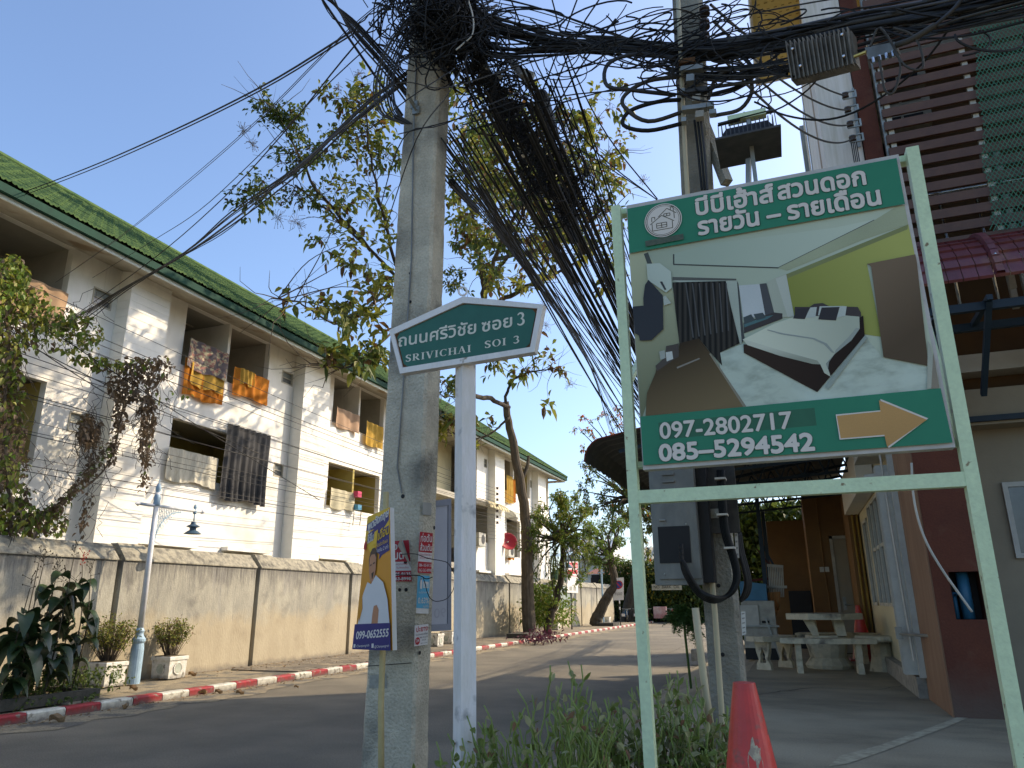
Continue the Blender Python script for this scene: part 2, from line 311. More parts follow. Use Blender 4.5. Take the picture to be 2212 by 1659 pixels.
def wall_run(y0, y1, off, name):
    X = -12.55 + off
    pr = [(X, .1), (X, 2.41)]; 
    m = MB().add([(x, y, z) for y in (y0, y1) for x, z in ((X, .1), (X, 2.40), (-13.15, 2.40), (-13.15, .1))], [(0, 1, 5, 4), (2, 3, 7, 6), (0, 3, 2, 1), (4, 5, 6, 7), (3, 0, 4, 7)])
    b = build(name, m, M['bwall'], bw)
    m = MB().add([(x, y, z) for y in (y0, y1) for x, z in ((X + .035, 2.40), (X + .035, 2.425), (X - .23, 2.72 + off), (-12.93, 2.72 + off), (-13.18, 2.42), (-13.18, 2.40))],
                 [(0, 1, 7, 6), (1, 2, 8, 7), (2, 3, 9, 8), (3, 4, 10, 9), (4, 5, 11, 10), (0, 6, 11, 5), (0, 5, 4, 3, 2, 1), (6, 7, 8, 9, 10, 11)])
    build('coping', m, M['wcap'], b)
for i in range(len(jo) - 1):
    wall_run(jo[i] + .06, jo[i] + .72, .03, 'pier'); wall_run(jo[i] + .72, jo[i + 1] - .06, 0, 'panel')
    build('joint', MB().box(-13.1, -12.68, jo[i] - .065, jo[i] + .065, .1, 2.45), M['dark_gap'], bw)

# ================================================================ white dormitory blocks behind the wall
M['white'] = mat('white_paint', (.84, .83, .77), (.78, .77, .71), .7, 1.2, .15, 50, stretch=(1, 1, .4), c3=(.62, .61, .57), s3=.8, m3=(.55, .75))
zmix(M['white'], 10.5, 14, (.48, .46, .40), 11, 2.2, stretch=(1, 3, .18), amt=.45)
M['white_b'] = mat('white_board', (.84, .83, .76), (.78, .77, .70), .7, 3, .1, 50)
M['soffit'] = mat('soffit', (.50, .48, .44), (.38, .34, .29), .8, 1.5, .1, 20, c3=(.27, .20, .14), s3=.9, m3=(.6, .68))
M['fascia'] = mat('fascia', (.70, .76, .73), (.6, .67, .64), .5, 5)
M['gutter'] = mat('gutter_green', (.007, .055, .040), (.005, .04, .03), .7, 4, spec=.15)
M['tile'] = mat('green_tile', (.085, .145, .058), (.05, .10, .045), .9, 3.0, .2, 30, c3=(.035, .085, .04), s3=2.4, m3=(.55, .7), spec=.1)
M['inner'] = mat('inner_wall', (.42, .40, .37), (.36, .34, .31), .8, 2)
M['khaki'] = mat('khaki_wall', (.42, .34, .12), (.36, .29, .10), .8, 2)
M['cream'] = mat('cream_wall', (.62, .57, .42), (.56, .51, .38), .8, 1)
M['door_brown'] = mat('door_brown', (.12, .075, .05), None, .6)
M['steel'] = mat('steel', (.35, .36, .36), (.25, .26, .26), .45, 9, metal=.6)
M['glass_d'] = mat('dark_glass', (.09, .10, .11), (.14, .15, .16), .15, 3, spec=.7)
M['glass_m'] = mat('frosted_glass', (.20, .22, .22), (.15, .17, .17), .3, 8)
M['pale_frame'] = mat('pale_frame', (.5, .46, .4), None, .6)
def holes_mb(x0, x1, y0, y1, z0, z1, holes):
    mb = MB(); zs = sorted({z0, z1, *[h[2] for h in holes], *[h[3] for h in holes]}); zs = [z for z in zs if z0 <= z <= z1]
    for a, b in zip(zs, zs[1:]):
        c = (a + b) / 2; cut = sorted([(max(h[0], y0), min(h[1], y1)) for h in holes if h[2] < c < h[3] and h[1] > y0 and h[0] < y1]); y = y0
        for p, q in cut:
            if p > y + 1e-4: mb.box(x0, x1, y, p, a, b)
            y = max(y, q)
        if y1 > y + 1e-4: mb.box(x0, x1, y, y1, a, b)
    return mb
FX = -14.3
def dorm(name, label, y0, y1, ops, wins, pils, gf, tile_y0, n_single, hip=False, recess=None):
    r = thing(name, ((FX - 4), (y0 + y1) / 2, 0), label, 'building')
    hs = [o[:4] for o in ops] + [w[:4] for w in wins] + [h for h in gf]
    for ya_, yb_ in (((y0, recess[0]), (recess[1], y1)) if recess else ((y0, y1),)): build('wall', holes_mb(FX - .18, FX, ya_, yb_, 0, 9.25, [h for h in hs if h[1] > ya_ and h[0] < yb_]), M['white'], r)
    build('wall', MB().box(-22.2, -16.3, y0, y1, 0, 9.3), M['inner'], r); build('wall', MB().box(-16.3, FX - .18, y0, y0 + .15, 0, 9.25), M['white'], r); build('wall', MB().box(-16.3, FX - .18, y1 - .15, y1, 0, 9.25), M['white'], r)
    for za, zb in ((3.05, 3.3), (6.18, 6.45), (9.2, 9.26)): build('floor_slab', MB().box(-16.3, FX - .182, y0 + .15, y1 - .15, za, zb), M['inner'], r)
    if recess: build('wall', MB().box(-15.9, -15.7, recess[0], recess[1], 0, 9.19), M['cream'], r); build('wall', MB().box(-15.7, FX, recess[0] - .02, recess[0] + .1, 0, 9.19), M['cream'], r)
    for a, b, c, d, m, mull in ops:
        w = build('balcony', MB().box(-16.28, FX - .185, a - .12, a - .002, c - .3, d + .03).box(-16.28, FX - .185, b + .002, b + .12, c - .3, d + .03).box(-16.28, -16.2, a, b, c - .6, d + .03), M[m], r)
        build('door', MB().box(-16.2, -16.16, a + .5, a + 1.35, c - 1.0, d - .35), M['door_brown'], w)
        for y in mull: build('partition', MB().box(-16.2, FX - .02, y - .05, y + .05, c - .9, d + .03), M['white' if m == 'inner' else m], w)
        build('lamp_tube', MB().box(-15.4, -15.35, a + .4, a + 1.3, d - .06, d - .02), M['pale_frame'], w)
    for w in wins:
        a, b, c, d = w[:4]; f = MB(); t = .035
        f.box(FX - .08, FX + .012, a, a + t, c, d).box(FX - .08, FX + .012, b - t, b, c, d).box(FX - .08, FX + .012, a + t, b - t, c, c + t).box(FX - .08, FX + .012, a + t, b - t, d - t, d)
        f.box(FX - .06, FX - .02, a + t, b - t, (c + d) / 2 - .012, (c + d) / 2 + .012)
        fo = build('window', f, M['pale_frame'], r)
        build('pane', MB().box(FX - .055, FX - .05, a + t, b - t, (c + d) / 2 + .012, d - t), M['glass_m'], fo); build('pane', MB().box(FX - .05, FX - .045, a + t, b - t, c + t, (c + d) / 2 - .012), M['glass_d'], fo)
    for a, b, c, d in gf:
        fo = build('window', MB().box(FX - .1, FX - .04, a, b, c, c + .05).box(FX - .1, FX - .04, a, b, d - .04, d).box(FX - .1, FX - .04, (a + b) / 2 - .02, (a + b) / 2 + .02, c, d), M['pale_frame'], r)
        build('pane', MB().box(FX - .08, FX - .07, a, b, c, d), M['glass_d'], fo)
        build('window_hood', MB().box(FX, FX + .22, a - .12, b + .12, d + .02, d + .12), M['white'], r)
    # pilasters faced with boards
    pb = None
    for a, b in pils:
        p = build('pilaster', MB().box(FX - .01, -13.908, a + .008, b - .008, 0, 9.2), M['white'], r); ORG[p.name] = org(r)
        for k in range(46):
            z = .2 * k
            if z < 2.2: continue
            if pb is None: pb = build('board', MB().add([(FX + .002, a, z), (-13.9, a, z), (-13.9, b, z), (FX + .002, b, z), (FX + .002, a, z + .19), (-13.9, a, z + .19), (-13.9, b, z + .19), (FX + .002, b, z + .19)], [(0, 3, 2, 1), (4, 5, 6, 7), (0, 1, 5, 4), (1, 2, 6, 5), (2, 3, 7, 6)]), M['white_b'], p); z00 = z; a00 = a; w00 = b - a; L0 = pb.location.copy()
            else:
                o = pb.copy(); col.objects.link(o); o.parent = p
                me = pb.data; o.scale = (1, (b - a) / w00, 1)
                # local mesh coordinates are relative to the building root
                yr = org(r).y; o.location = (0, (a - yr) - (a00 - yr) * (b - a) / w00, z - z00)
    # eaves
    yb = y1 + (.4 if hip else .1); ya = y0 - .1
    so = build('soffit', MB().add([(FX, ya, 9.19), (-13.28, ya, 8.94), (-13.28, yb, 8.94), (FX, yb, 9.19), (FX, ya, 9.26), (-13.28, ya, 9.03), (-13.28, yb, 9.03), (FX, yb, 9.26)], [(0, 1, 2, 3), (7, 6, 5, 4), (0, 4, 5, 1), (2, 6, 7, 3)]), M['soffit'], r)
    build('fascia', MB().box(-13.3, -13.26, ya, yb, 8.915, 9.03), M['fascia'], r)
    build('gutter', MB().box(-13.25, -13.14, ya, yb, 9.0, 9.17), M['gutter'], r)
    # roof: corrugated green tiles in courses
    sl = math.atan(.7); cs, sn = math.cos(sl), math.sin(sl); ridge = (-17.8, 12.49)
    roof = build('roof', MB().add([(-13.15, ya, 9.20), (-13.15, yb, 9.20), (ridge[0], yb - (4.6 if hip else 0), ridge[1] - .04), (ridge[0], ya, ridge[1] - .04), (-22.5, ya, 9.2), (-22.5, yb, 9.2)],
                                [(0, 1, 2, 3), (3, 2, 5, 4)] + ([(1, 5, 2)] if hip else [(1, 5, 2)]) + [(0, 3, 4)]), M['tile'], r)
    wv, ln = .33, .53; rowsn = 11; tv = []
    for k in range(10):
        z = .020 * math.cos(2 * math.pi * k / 3) + .012 * math.cos(2 * math.pi * k / 9); tv.append((k / 9 * wv, z))
    def tile_v(x, y, z, jit=0):
        vs = []
        for (l, dz) in ((0, .065), (ln + .05, .005)):
            for yy, zz in tv: vs.append((x - l * cs - (zz + dz) * -sn * 0 , y + yy, z + l * sn + zz + dz + jit))
        for yy, zz in tv: vs.append((x, y + yy, z + zz + .02 + jit))
        return vs
    tf = [(k, k + 1, 11 + k, 10 + k) for k in range(9)] + [(20 + k, 21 + k, k + 1, k) for k in range(9)]
    rest = MB(); n1 = 0; tp = None; ncol = int((yb - tile_y0) / wv); tr = random.Random(3)
    for i in range(ncol):
        for j in range(rowsn):
            y = tile_y0 + i * wv; x = -13.11 - j * ln * cs * .985; z = 9.2 + j * ln * sn * .985
            if hip and y + wv * .5 > yb - j * .42 + .1: continue
            if n1 < n_single:
                n1 += 1
                if tp is None: tp = build('roof_tile', MB().add([(vx - x, vy - y, vz - z) for vx, vy, vz in tile_v(x, y, z)], tf), M['tile'], None, loc=(0, 0, 0)); tp.parent = roof; o = tp
                else: o = tp.copy(); col.objects.link(o); o.parent = roof
                o.location = Vector((x, y, z + tr.uniform(-.004, .006))) - org(roof)
            else: rest.add(tile_v(x, y, z, tr.uniform(-.004, .006)), tf)
    if rest.v: tag(build('roof_tile', rest, M['tile'], roof, smooth=False), kind='stuff')
    rg = MB().tube([(ridge[0], y, ridge[1] + .03) for y in (ya, yb - (4.6 if hip else 0))], .11, 8)
    if hip: rg.tube([(-13.15, yb, 9.22), (ridge[0], yb - 4.6, ridge[1] + .03)], .09, 8)
    build('ridge_cap', rg, M['tile'], roof)
    if hip:
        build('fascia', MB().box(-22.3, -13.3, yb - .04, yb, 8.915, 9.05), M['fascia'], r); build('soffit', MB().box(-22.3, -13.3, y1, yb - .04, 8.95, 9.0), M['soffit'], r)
    return r
opsA = [(5.0, 10.43, 7.5, 9.18, 'inner', [8.6]), (13.82, 17.2, 7.5, 9.18, 'inner', [15.48]), (20.65, 24.05, 7.5, 9.18, 'inner', [22.35]),
        (7.0, 10.36, 4.3, 6.05, 'khaki', []), (13.8, 17.35, 4.67, 6.08, 'khaki', []), (20.62, 23.95, 4.67, 6.12, 'khaki', [22.2])]
winA = [(11.05, 11.57, 8.11, 8.53), (12.93, 13.24, 8.11, 8.53), (17.84, 18.38, 8.13, 8.54), (19.9, 20.05, 8.15, 8.52), (10.98, 11.53, 5.13, 5.58), (17.83, 18.28, 5.21, 5.62), (19.9, 20.05, 5.22, 5.63)]
dorm('dormitory', 'white three-storey block with green tiled roof, nearer of the two, laundry on its balconies', 1.5, 24.9, opsA, winA, [(4.9, 6.1), (11.71, 12.88), (18.46, 19.84)], [(12.95, 14.8, 1.6, 2.88), (16.1, 17.6, 1.6, 2.9), (20.3, 21.9, 1.6, 2.9)], 7.1, 297)
opsB = [(36.85, 38.35, 7.4, 9.15, 'inner', []), (38.5, 41.2, 7.4, 9.15, 'khaki', []), (43.2, 44.7, 7.0, 9.15, 'inner', []), (37.3, 39.4, 3.9, 5.9, 'inner', []), (33.15, 35.0, 4.4, 6.2, 'inner', [])]
winB = [(34.1, 34.5, 8.15, 8.6), (41.25, 41.55, 8.1, 8.55), (35.9, 36.4, 6.6, 6.92)]
dorm('dormitory', 'white block with green hipped roof farther down the street, behind the tall bare trunk', 25.0, 44.85, opsB, winB, [(34.68, 36.0), (41.6, 43.1)], [(33.2, 35, 1.6, 2.9), (37.2, 40, 1.6, 2.9)], 24.9, 0, hip=True, recess=(25.6, 33.2))
# ================================================================ shop building on the right
M['redcol'] = mat('red_brown_paint', (.135, .035, .018), (.105, .027, .015), .75, 2.5, .2, 40, c3=(.17, .07, .045), s3=3, m3=(.6, .75), speck=.1, ss=60)
M['pinkcol'] = mat('faded_pink_paint', (.28, .165, .11), (.22, .12, .08), .8, 4, .2, 40, stretch=(1, 1, .3))
zmix(M['redcol'], 1.0, .55, (.11, .085, .065), .3, 5, amt=.7)
M['slat'] = mat('slat_brown', (.125, .06, .04), (.095, .045, .032), .5, 6, .05, 60)
M['whitewash'] = mat('pale_wood', (.74, .69, .62), (.58, .53, .47), .6, 8, .1, 40, stretch=(2, 2, .15))
M['tanwood'] = mat('tan_wood', (.36, .23, .12), (.28, .18, .09), .6, 8, .1, 40, stretch=(2, 2, .15))
M['mirror'] = mat('grey_glass', (.25, .30, .34), (.18, .22, .26), .12, 2, spec=.8)
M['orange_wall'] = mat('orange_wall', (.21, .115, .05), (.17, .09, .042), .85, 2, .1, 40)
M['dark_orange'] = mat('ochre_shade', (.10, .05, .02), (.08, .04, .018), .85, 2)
M['beige_wall'] = mat('beige_wall', (.32, .275, .215), (.27, .23, .18), .8, 1.5, .1)
M['white_metal'] = mat('white_metal', (.50, .50, .48), (.42, .42, .41), .45, 9)
M['blue_steel'] = mat('blue_steel', (.012, .03, .05), (.01, .024, .04), .55, 5)
M['roof_sheet'] = mat('roof_sheet', (.11, .115, .11), (.08, .082, .08), .6, 3)
M['pvc_blue'] = mat('pvc_blue', (.015, .16, .30), None, .35)
M['red_tile'] = mat('maroon_tile', (.17, .035, .045), (.12, .025, .032), .42, 5, .15, 30, c3=(.24, .09, .06), s3=3, m3=(.55, .7), spec=.6)
M['yellow_soffit'] = mat('yellow_soffit', (.75, .58, .24), (.70, .53, .21), .6, 3)
M['black'] = mat('black', (.012, .012, .013), None, .6)
M['pipe_white'] = mat('pipe_white', (.55, .53, .50), None, .4)
M['pvc_cream'] = mat('pvc_cream', (.50, .43, .30), (.43, .37, .27), .5, 3)
M['galv'] = mat('galvanised', (.21, .215, .215), (.13, .135, .14), .5, 7, .1, 30, metal=.5, stretch=(1, 1, .5))
M['oldwhite'] = mat('old_white', (.42, .41, .38), (.30, .29, .27), .6, 6, .1)
sb = thing('shop_house', (3.5, 12, .5), 'tall shop building with maroon tiled canopy, brown slat screen and pale wood side', 'building')
# masses that stand behind and above
build('wall', MB().box(1.25, 9.5, 15.6, 15.8, .5, 11.9), M['beige_wall'], sb)
build('wall', MB().box(9.3, 9.5, 8.6, 15.6, .5, 11.9), M['beige_wall'], sb)
build('wall', holes_mb(1.25, 1.40, 9.55, 15.6, .5, 3.75, [(10.0, 11.25, 1.45, 3.05), (11.9, 13.7, 1.45, 3.05), (14.1, 14.9, 1.45, 2.9)]), M['cream'], sb)
build('wall', MB().box(1.25, 1.4, 8.75, 15.6, 3.75, 12), M['whitewash'], sb)
build('floor_slab', MB().box(1.42, 9.3, 9.0, 15.6, 3.95, 4.15), M['inner'], sb); build('floor_slab', MB().box(1.42, 9.3, 9.0, 15.6, 8.1, 8.3), M['inner'], sb)
build('wall', MB().box(1.7, 9.2, 15.82, 20.4, 3.8, 14.2), M['beige_wall'], sb)  # unseen block, added and sized so its shade covers the far kerb
build('roof', MB().box(.30, 9.8, 8.0, 13.35, 11.95, 12.1), M['yellow_soffit'], sb)
sof = MB().box(.34, 1.24, 9.2, 13.3, 11.50, 11.53); build('soffit', sof, M['yellow_soffit'], sb)
v = MB(); rr = random.Random(2)
for i in range(7):
    for j in range(26):
        x = .42 + i * .12 + (.04 if j % 2 else 0); y = 9.4 + j * .15; v.box(x, x + .05, y, y + .018, 11.492, 11.4985)
build('soffit_slots', v, mat('slot', (.42, .27, .08), None, .8), sb)
build('verge', MB().box(.30, .34, 9.15, 13.35, 11.45, 11.95).box(.34, 1.24, 13.3, 13.34, 11.45, 11.95), M['whitewash'], sb)
# side face: vertical battens of many widths
y = 8.78; k = 0
while y < 15.5:
    w = rr.choice([.12, .18, .25, .4]); d = rr.choice([.02, .05, .09, .13]); m = rr.choice(['whitewash', 'tanwood', 'whitewash', 'tanwood', 'mirror', 'whitewash', 'tanwood'])
    z0 = 3.8 + rr.choice([0, 0, .5, 1.2, 2]); build('batten', MB().box(1.25 - d, 1.249, y, y + w - .012, z0, 11.49), M[m], sb); y += w; k += 1
# front face
build('wall', MB().box(.86, 1.27, 8.42, 8.74, 5.6, 11.4), M['whitewash'], sb)
build('column', MB().box(1.28, 1.47, 8.38, 8.74, 4.9, 8.15), M['redcol'], sb)
build('column', MB().box(1.28, 1.52, 8.42, 8.74, 8.15, 8.6).box(1.28, 1.47, 8.42, 8.74, 8.6, 11.4), M['redcol'], sb)
fc = build('column', holes_mb(0, 1, 0, 1, 0, 1, []), M['redcol'], sb); bpy.data.objects.remove(fc)
# lower front column with the pipe niche
def colbox(mb, a, b, z0, z1, y0=8.3, y1=9.55): return mb.box(a, b, y0, y1, z0, z1)
nz0, nz1, nx0, nx1 = 1.36, 1.80, 1.38, 1.66
c1 = MB(); colbox(c1, 1.235, 1.76, .5, nz0); colbox(c1, 1.235, 1.76, nz1, 3.9); colbox(c1, 1.235, nx0, nz0, nz1); colbox(c1, nx1, 1.76, nz0, nz1); colbox(c1, nx0, nx1, nz0, nz1, 8.62)
colm = build('column', c1, M['redcol'], sb)
build('niche', MB().box(nx0 + .002, nx1 - .002, 8.6, 8.618, nz0 + .002, nz1 - .002).box(nx0 + .001, nx0 + .006, 8.32, 8.6, nz0, nz1), M['black'], colm)
build('pipe', MB().tube([(1.52, 8.47, nz0 + .003), (1.52, 8.47, nz1 - .003)], .055, 12), M['pvc_blue'], colm, smooth=True)
build('pipe', MB().tube([(1.43, 8.5, nz0 + .003), (1.43, 8.5, nz0 + .25)], .02, 8).tube([(1.43, 8.5, nz0 + .22), (1.45, 8.4, nz0 + .24)], .012, 6), M['pvc_blue'], colm, smooth=True)
build('side_render', MB().box(1.222, 1.2345, 8.31, 9.7, .5, 3.7), M['pinkcol'], sb)
build('plinth', MB().box(1.13, 1.2345, 9.72, 15.5, .5, .72), M['conc_pale'], sb)
# right of the column: recessed wall, beam, window
build('wall', holes_mb(1.76, 9.3, 9.3, 9.45, .5, 3.35, []), M['beige_wall'], sb)
build('beam', MB().box(1.76, 9.3, 9.0, 9.3, 3.35, 3.75), M['beige_wall'], sb)
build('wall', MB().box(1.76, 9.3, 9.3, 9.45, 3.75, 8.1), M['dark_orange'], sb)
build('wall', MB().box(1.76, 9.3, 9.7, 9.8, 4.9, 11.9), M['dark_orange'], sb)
p0 = PY(2176, 1052, 9.28); p1 = PY(2212, 1195, 9.28)
w = build('window', MB().box(p0.x - .05, p0.x + .75, 9.26, 9.298, p1.z - .05, p1.z).box(p0.x - .05, p0.x + .75, 9.26, 9.298, p0.z, p0.z + .05).box(p0.x - .05, p0.x, 9.26, 9.298, p1.z, p0.z), M['white_metal'], sb)
build('pane', MB().box(p0.x, p0.x + .75, 9.285, 9.297, p1.z, p0.z), M['glass_d'], w)
# passage windows and folding shutters on the side wall
for (a, b, c, d, n) in ((10.0, 11.25, 1.45, 3.05, 2), (11.9, 13.7, 1.45, 3.05, 3), (14.1, 14.9, 1.45, 2.9, 1)):
    f = MB(); t = .045
    for k in range(n + 1): yy = a + (b - a - t) * k / n; f.box(1.225, 1.30, yy, yy + t, c, d)
    f.box(1.232, 1.29, a, b, c, c + .05).box(1.232, 1.29, a, b, d - .05, d)
    if n > 1: f.box(1.24, 1.28, a, b, 2.3, 2.35)
    fo = build('window', f, M['white_metal'], sb); build('pane', MB().box(1.262, 1.27, a, b, c, d), M['glass_d'], fo)
for k in range(8):
    yy = 9.74 + k * .034; g_ = build('shutter_leaf', MB().box(1.03 + (k % 2) * .05, 1.22, yy, yy + .012, .74, 3.1), M['white_metal'], sb)
build('shutter_post', MB().box(1.16, 1.228, 9.62, 9.69, .72, 3.3), M['white_metal'], sb)
build('bolt', MB().tube([(1.0, 9.66, 1.18), (1.3, 8.9, 1.18)], .016, 6).box(.98, 1.05, 9.6, 9.66, 1.12, 1.25), M['steel'], sb)
build('wall', MB().box(1.0, 1.234, 12.0, 15.5, 3.1, 3.74), M['white'], sb)
# bent pipe hanging in front of the column
hp = [PY(x, y, 8.2) for x, y in ((1969, 1000), (1972, 1060), (1983, 1120), (2003, 1175), (2035, 1230), (2070, 1280), (2100, 1322))]
tag(build('water_pipe', MB().tube(catmull(hp, 5), .012, 7), M['pipe_white'], smooth=True), 'bent white water pipe hanging down across the red-brown column', 'pipe')
# air conditioner bracket just under the billboard
acb = thing('air_conditioner', (1.05, 9.9, 3.1), 'white air conditioner on a bracket high on the wall below the billboard', 'air conditioner')
a0 = PY(1860, 1010, 9.9); build('casing', MB().box(a0.x - .02, 1.21, 9.7, 10.5, 3.24, 3.7), M['white_metal'], acb)
gr = MB()
for k in range(8): gr.box(a0.x + .05, a0.x + .40, 9.68, 9.70, 3.3 + k * .04, 3.315 + k * .04)
build('grille', gr, M['steel'], acb)
build('bracket', MB().ext([PY(1866, 1026, 9.66), PY(1966, 1010, 9.66), PY(1966, 1038, 9.66), PY(1940, 1038, 9.66), PY(1866, 1034, 9.66)], (0, .04, 0)), M['white_metal'], acb)
build('drain_pipe', MB().tube([(1.1, 9.68, 3.24), (1.1, 9.6, 2.2), (1.12, 9.6, .9)], .012, 6), M['pipe_white'], acb)
# brown slat screen
sc_ = thing('slat_screen', (3.2, 8.3, 5), 'screen of dark brown horizontal slats in front of the upper floor', 'screen')
sl0 = build('slat', MB().box(1.50, 6.5, 8.24, 8.27, -.05, .055), M['slat'], sc_, loc=None); base = sl0.location.copy()
for k in range(36):
    z = 5.02 + k * .172; o = sl0 if k == 0 else sl0.copy()
    if k: col.objects.link(o); o.parent = sc_
    o.location = (0, rr.uniform(-.003, .003), z)
for x in (1.54, 2.38, 3.12, 3.9): build('upright', MB().box(x, x + .055, 8.275, 8.32, 4.6, 11.6), M['white_metal'], sc_)
build('upright', MB().box(1.485, 1.52, 8.28, 8.34, 4.6, 11.6), M['steel'], sc_)
for x in (2.55, 2.68): build('upright', MB().box(x, x + .06, 8.9, 8.96, 4.6, 6.6), M['white_metal'], sc_)
# stainless balustrade behind the screen
bal = thing('balustrade', (3, 8.75, 4.7), 'polished steel balustrade with rings behind the lower slats', 'railing')
M['chrome'] = mat('chrome', (.7, .7, .7), None, .15, metal=1)
for k in range(10):
    x = 1.62 + k * .36; build('baluster', MB().tube([(x, 8.6, 4.6), (x, 8.6, 5.95)], .018, 8), M['chrome'], bal, smooth=True)
    build('ring', MB().tube([(x + .18 + .11 * math.cos(t * math.pi / 8), 8.6, 5.25 + .13 * math.sin(t * math.pi / 8)) for t in range(17)], .008, 5, caps=False), M['chrome'], bal, smooth=True)
build('handrail', MB().tube([(1.5, 8.6, 5.97), (6, 8.6, 5.97)], .025, 8), M['chrome'], bal, smooth=True)
tag(build('curtain_rail', MB().tube([PY(1985, 237, 8.42), PY(2160, 178, 8.42)], .012, 6), M['chrome']), 'thin shiny rail behind the upper slats', 'rail')
gb = thing('gas_burner_stand', (2.1, 8.8, 7.4), 'grey outdoor units stacked behind the upper slats', 'air conditioner', None); gb.name = 'outdoor_unit'; ORG[gb.name] = Vector((2.1, 8.8, 7.4))
for k in range(3):
    a = PY(1890 + k * 6, 170 + k * 44, 8.8); build('casing', MB().box(a.x, a.x + .55, 8.8, 9.1, a.z - .16, a.z + .02), M['oldwhite'], gb)
    build('grille', MB().box(a.x + .08, a.x + .22, 8.79, 8.799, a.z - .12, a.z - .02).box(a.x + .25, a.x + .46, 8.79, 8.799, a.z - .12, a.z - .02), M['black'], gb)
# green shade net on the right part of the screen
M['net'] = mat('green_net', (.03, .20, .13), (.02, .15, .10), .7, 9)
net = MB(); ox, oz = 2.42, 4.9
TL, BL = PY(2090, 10, 8.21), PY(2142, 500, 8.21)
def inside(x, z): t = (z - BL.z) / (TL.z - BL.z); return x > BL.x + (TL.x - BL.x) * t + .02 * math.sin(z * 7)
s_ = .042; rows = int((TL.z - BL.z) / s_)
def yb(x, z): return 8.205 - .02 * math.sin(x * 5 + z * 2) - .012 * math.sin(z * 9)
for i in range(-110, 60):
    for sg in (1, -1):
        prev = None
        for j in range(0, rows * 2 + 1):
            z = BL.z + j * s_ / 2; x = (2.4 + i * s_ + j * s_ / 2 * .6) if sg == 1 else (2.4 + (i + 110) * s_ - j * s_ / 2 * .6)
            ok = inside(x, z) and x < 3.6
            if ok:
                if prev: 
                    a, b = prev, (x, yb(x, z), z); net.add([(a[0] - .004, a[1], a[2]), (a[0] + .004, a[1], a[2]), (b[0] + .004, b[1], b[2]), (b[0] - .004, b[1], b[2])], [(0, 1, 2, 3)])
                prev = (x, yb(x, z), z)
            else: prev = None
tag(build('shade_net', net, M['net']), 'green mesh shade net draped over the right part of the brown slats', 'net', kind='stuff')
# maroon tiled canopy
cn = thing('tiled_canopy', (2.4, 7.8, 4.2), 'maroon tile-pattern metal canopy curving out over the shop front', 'canopy')
def cy(u):  # u 0 top at the wall .. 1 lower lip
    a = u * math.radians(82); return 8.12 - .80 * math.sin(a) * 1.0, 4.28 + .78 * math.cos(a)
nrow = 8; tlp = MB()
for j in range(nrow):
    y0_, z0_ = cy(j / nrow); y1_, z1_ = cy((j + 1) / nrow)
    row = MB()
    for i in range(36):
        x = 1.38 + i * .125
        if abs(((x - 1.38) % .62) - .56) < .03: pass
        row.add([(x, y0_, z0_), (x + .118, y0_, z0_), (x + .118, y1_ - .018, z1_ + .01), (x, y1_ - .018, z1_ + .01), (x + .118, y1_, z1_ - .012), (x, y1_, z1_ - .012), (x + .125, y0_ + .01, z0_ - .01), (x + .125, y1_ , z1_ - .005)],
                [(0, 1, 2, 3), (3, 2, 4, 5), (1, 6, 7, 2)])
    build('tile_course', row, M['red_tile'], cn)
for x in (1.55, 2.05, 2.55, 3.05, 3.6, 4.1):
    rb = MB(); q = [cy(k / 12) for k in range(13)]
    for (ya, za), (yb_, zb) in zip(q, q[1:]): rb.add([(x - .045, ya, za), (x - .03, ya - .03, za + .045), (x + .03, ya - .03, za + .045), (x + .045, ya, za), (x - .045, yb_, zb), (x - .03, yb_ - .045, zb + .03), (x + .03, yb_ - .045, zb + .03), (x + .045, yb_, zb)], [(0, 1, 5, 4), (1, 2, 6, 5), (2, 3, 7, 6)])
    build('rib', rb, M['red_tile'], cn)
    build('screw', MB().lathe([(.012, 0), (.006, .01)], (x, cy(.8)[0] - .05, cy(.8)[1] + .01), 8, axis=(0, -1, 0)), M['chrome'], cn)
build('deck', MB().add([(1.38, 8.3, 5.03), (5.9, 8.3, 5.03), (5.9, 8.1, 5.05), (1.38, 8.1, 5.05)], [(0, 1, 2, 3)]), M['red_tile'], cn)
for x in (1.55, 1.95, 3.2):
    build('bracket', MB().beam((x, 8.25, 3.5), (x, 7.45, 4.2), .05, .05).beam((x, 8.25, 4.2), (x, 7.4, 4.22), .05), M['blue_steel'], cn)
build('purlin', MB().box(1.45, 6, 7.5, 7.56, 4.14, 4.22).box(1.45, 6, 8.1, 8.16, 4.14, 4.22), M['blue_steel'], cn)
build('lintel', MB().box(1.76, 9.3, 8.95, 9.0, 3.38, 3.44), M['blue_steel'], cn)
# insulator rack on the pale wall with the service wires
M['porcelain'] = mat('brown_porcelain', (.05, .03, .022), None, .3)
rk = thing('insulator_rack', PY(1835, 330, 8.36), 'steel rack of four spool insulators on the pale wood wall', 'insulator rack')
a, b = PY(1843, 190, 8.40), PY(1856, 318, 8.40); build('strap', MB().beam(a, b, .03, .012), M['steel'], rk)
RK = []
for k in range(4):
    q = PY(1826 + k * 5.2, 207 + k * 31, 8.30); RK.append(q)
    build('insulator', MB().lathe([(.02, -.035), (.038, -.03), (.038, -.012), (.022, 0), (.038, .012), (.038, .03), (.02, .035)], q, 12), M['porcelain'], rk, smooth=True)
    build('clevis', MB().box(q.x - .03, q.x + .12, 8.29, 8.31, q.z + .038, q.z + .05).box(q.x + .10, q.x + .12, 8.289, 8.311, q.z - .045, q.z + .045).box(q.x - .03, q.x + .12, 8.29, 8.31, q.z - .05, q.z - .038), M['steel'], rk)
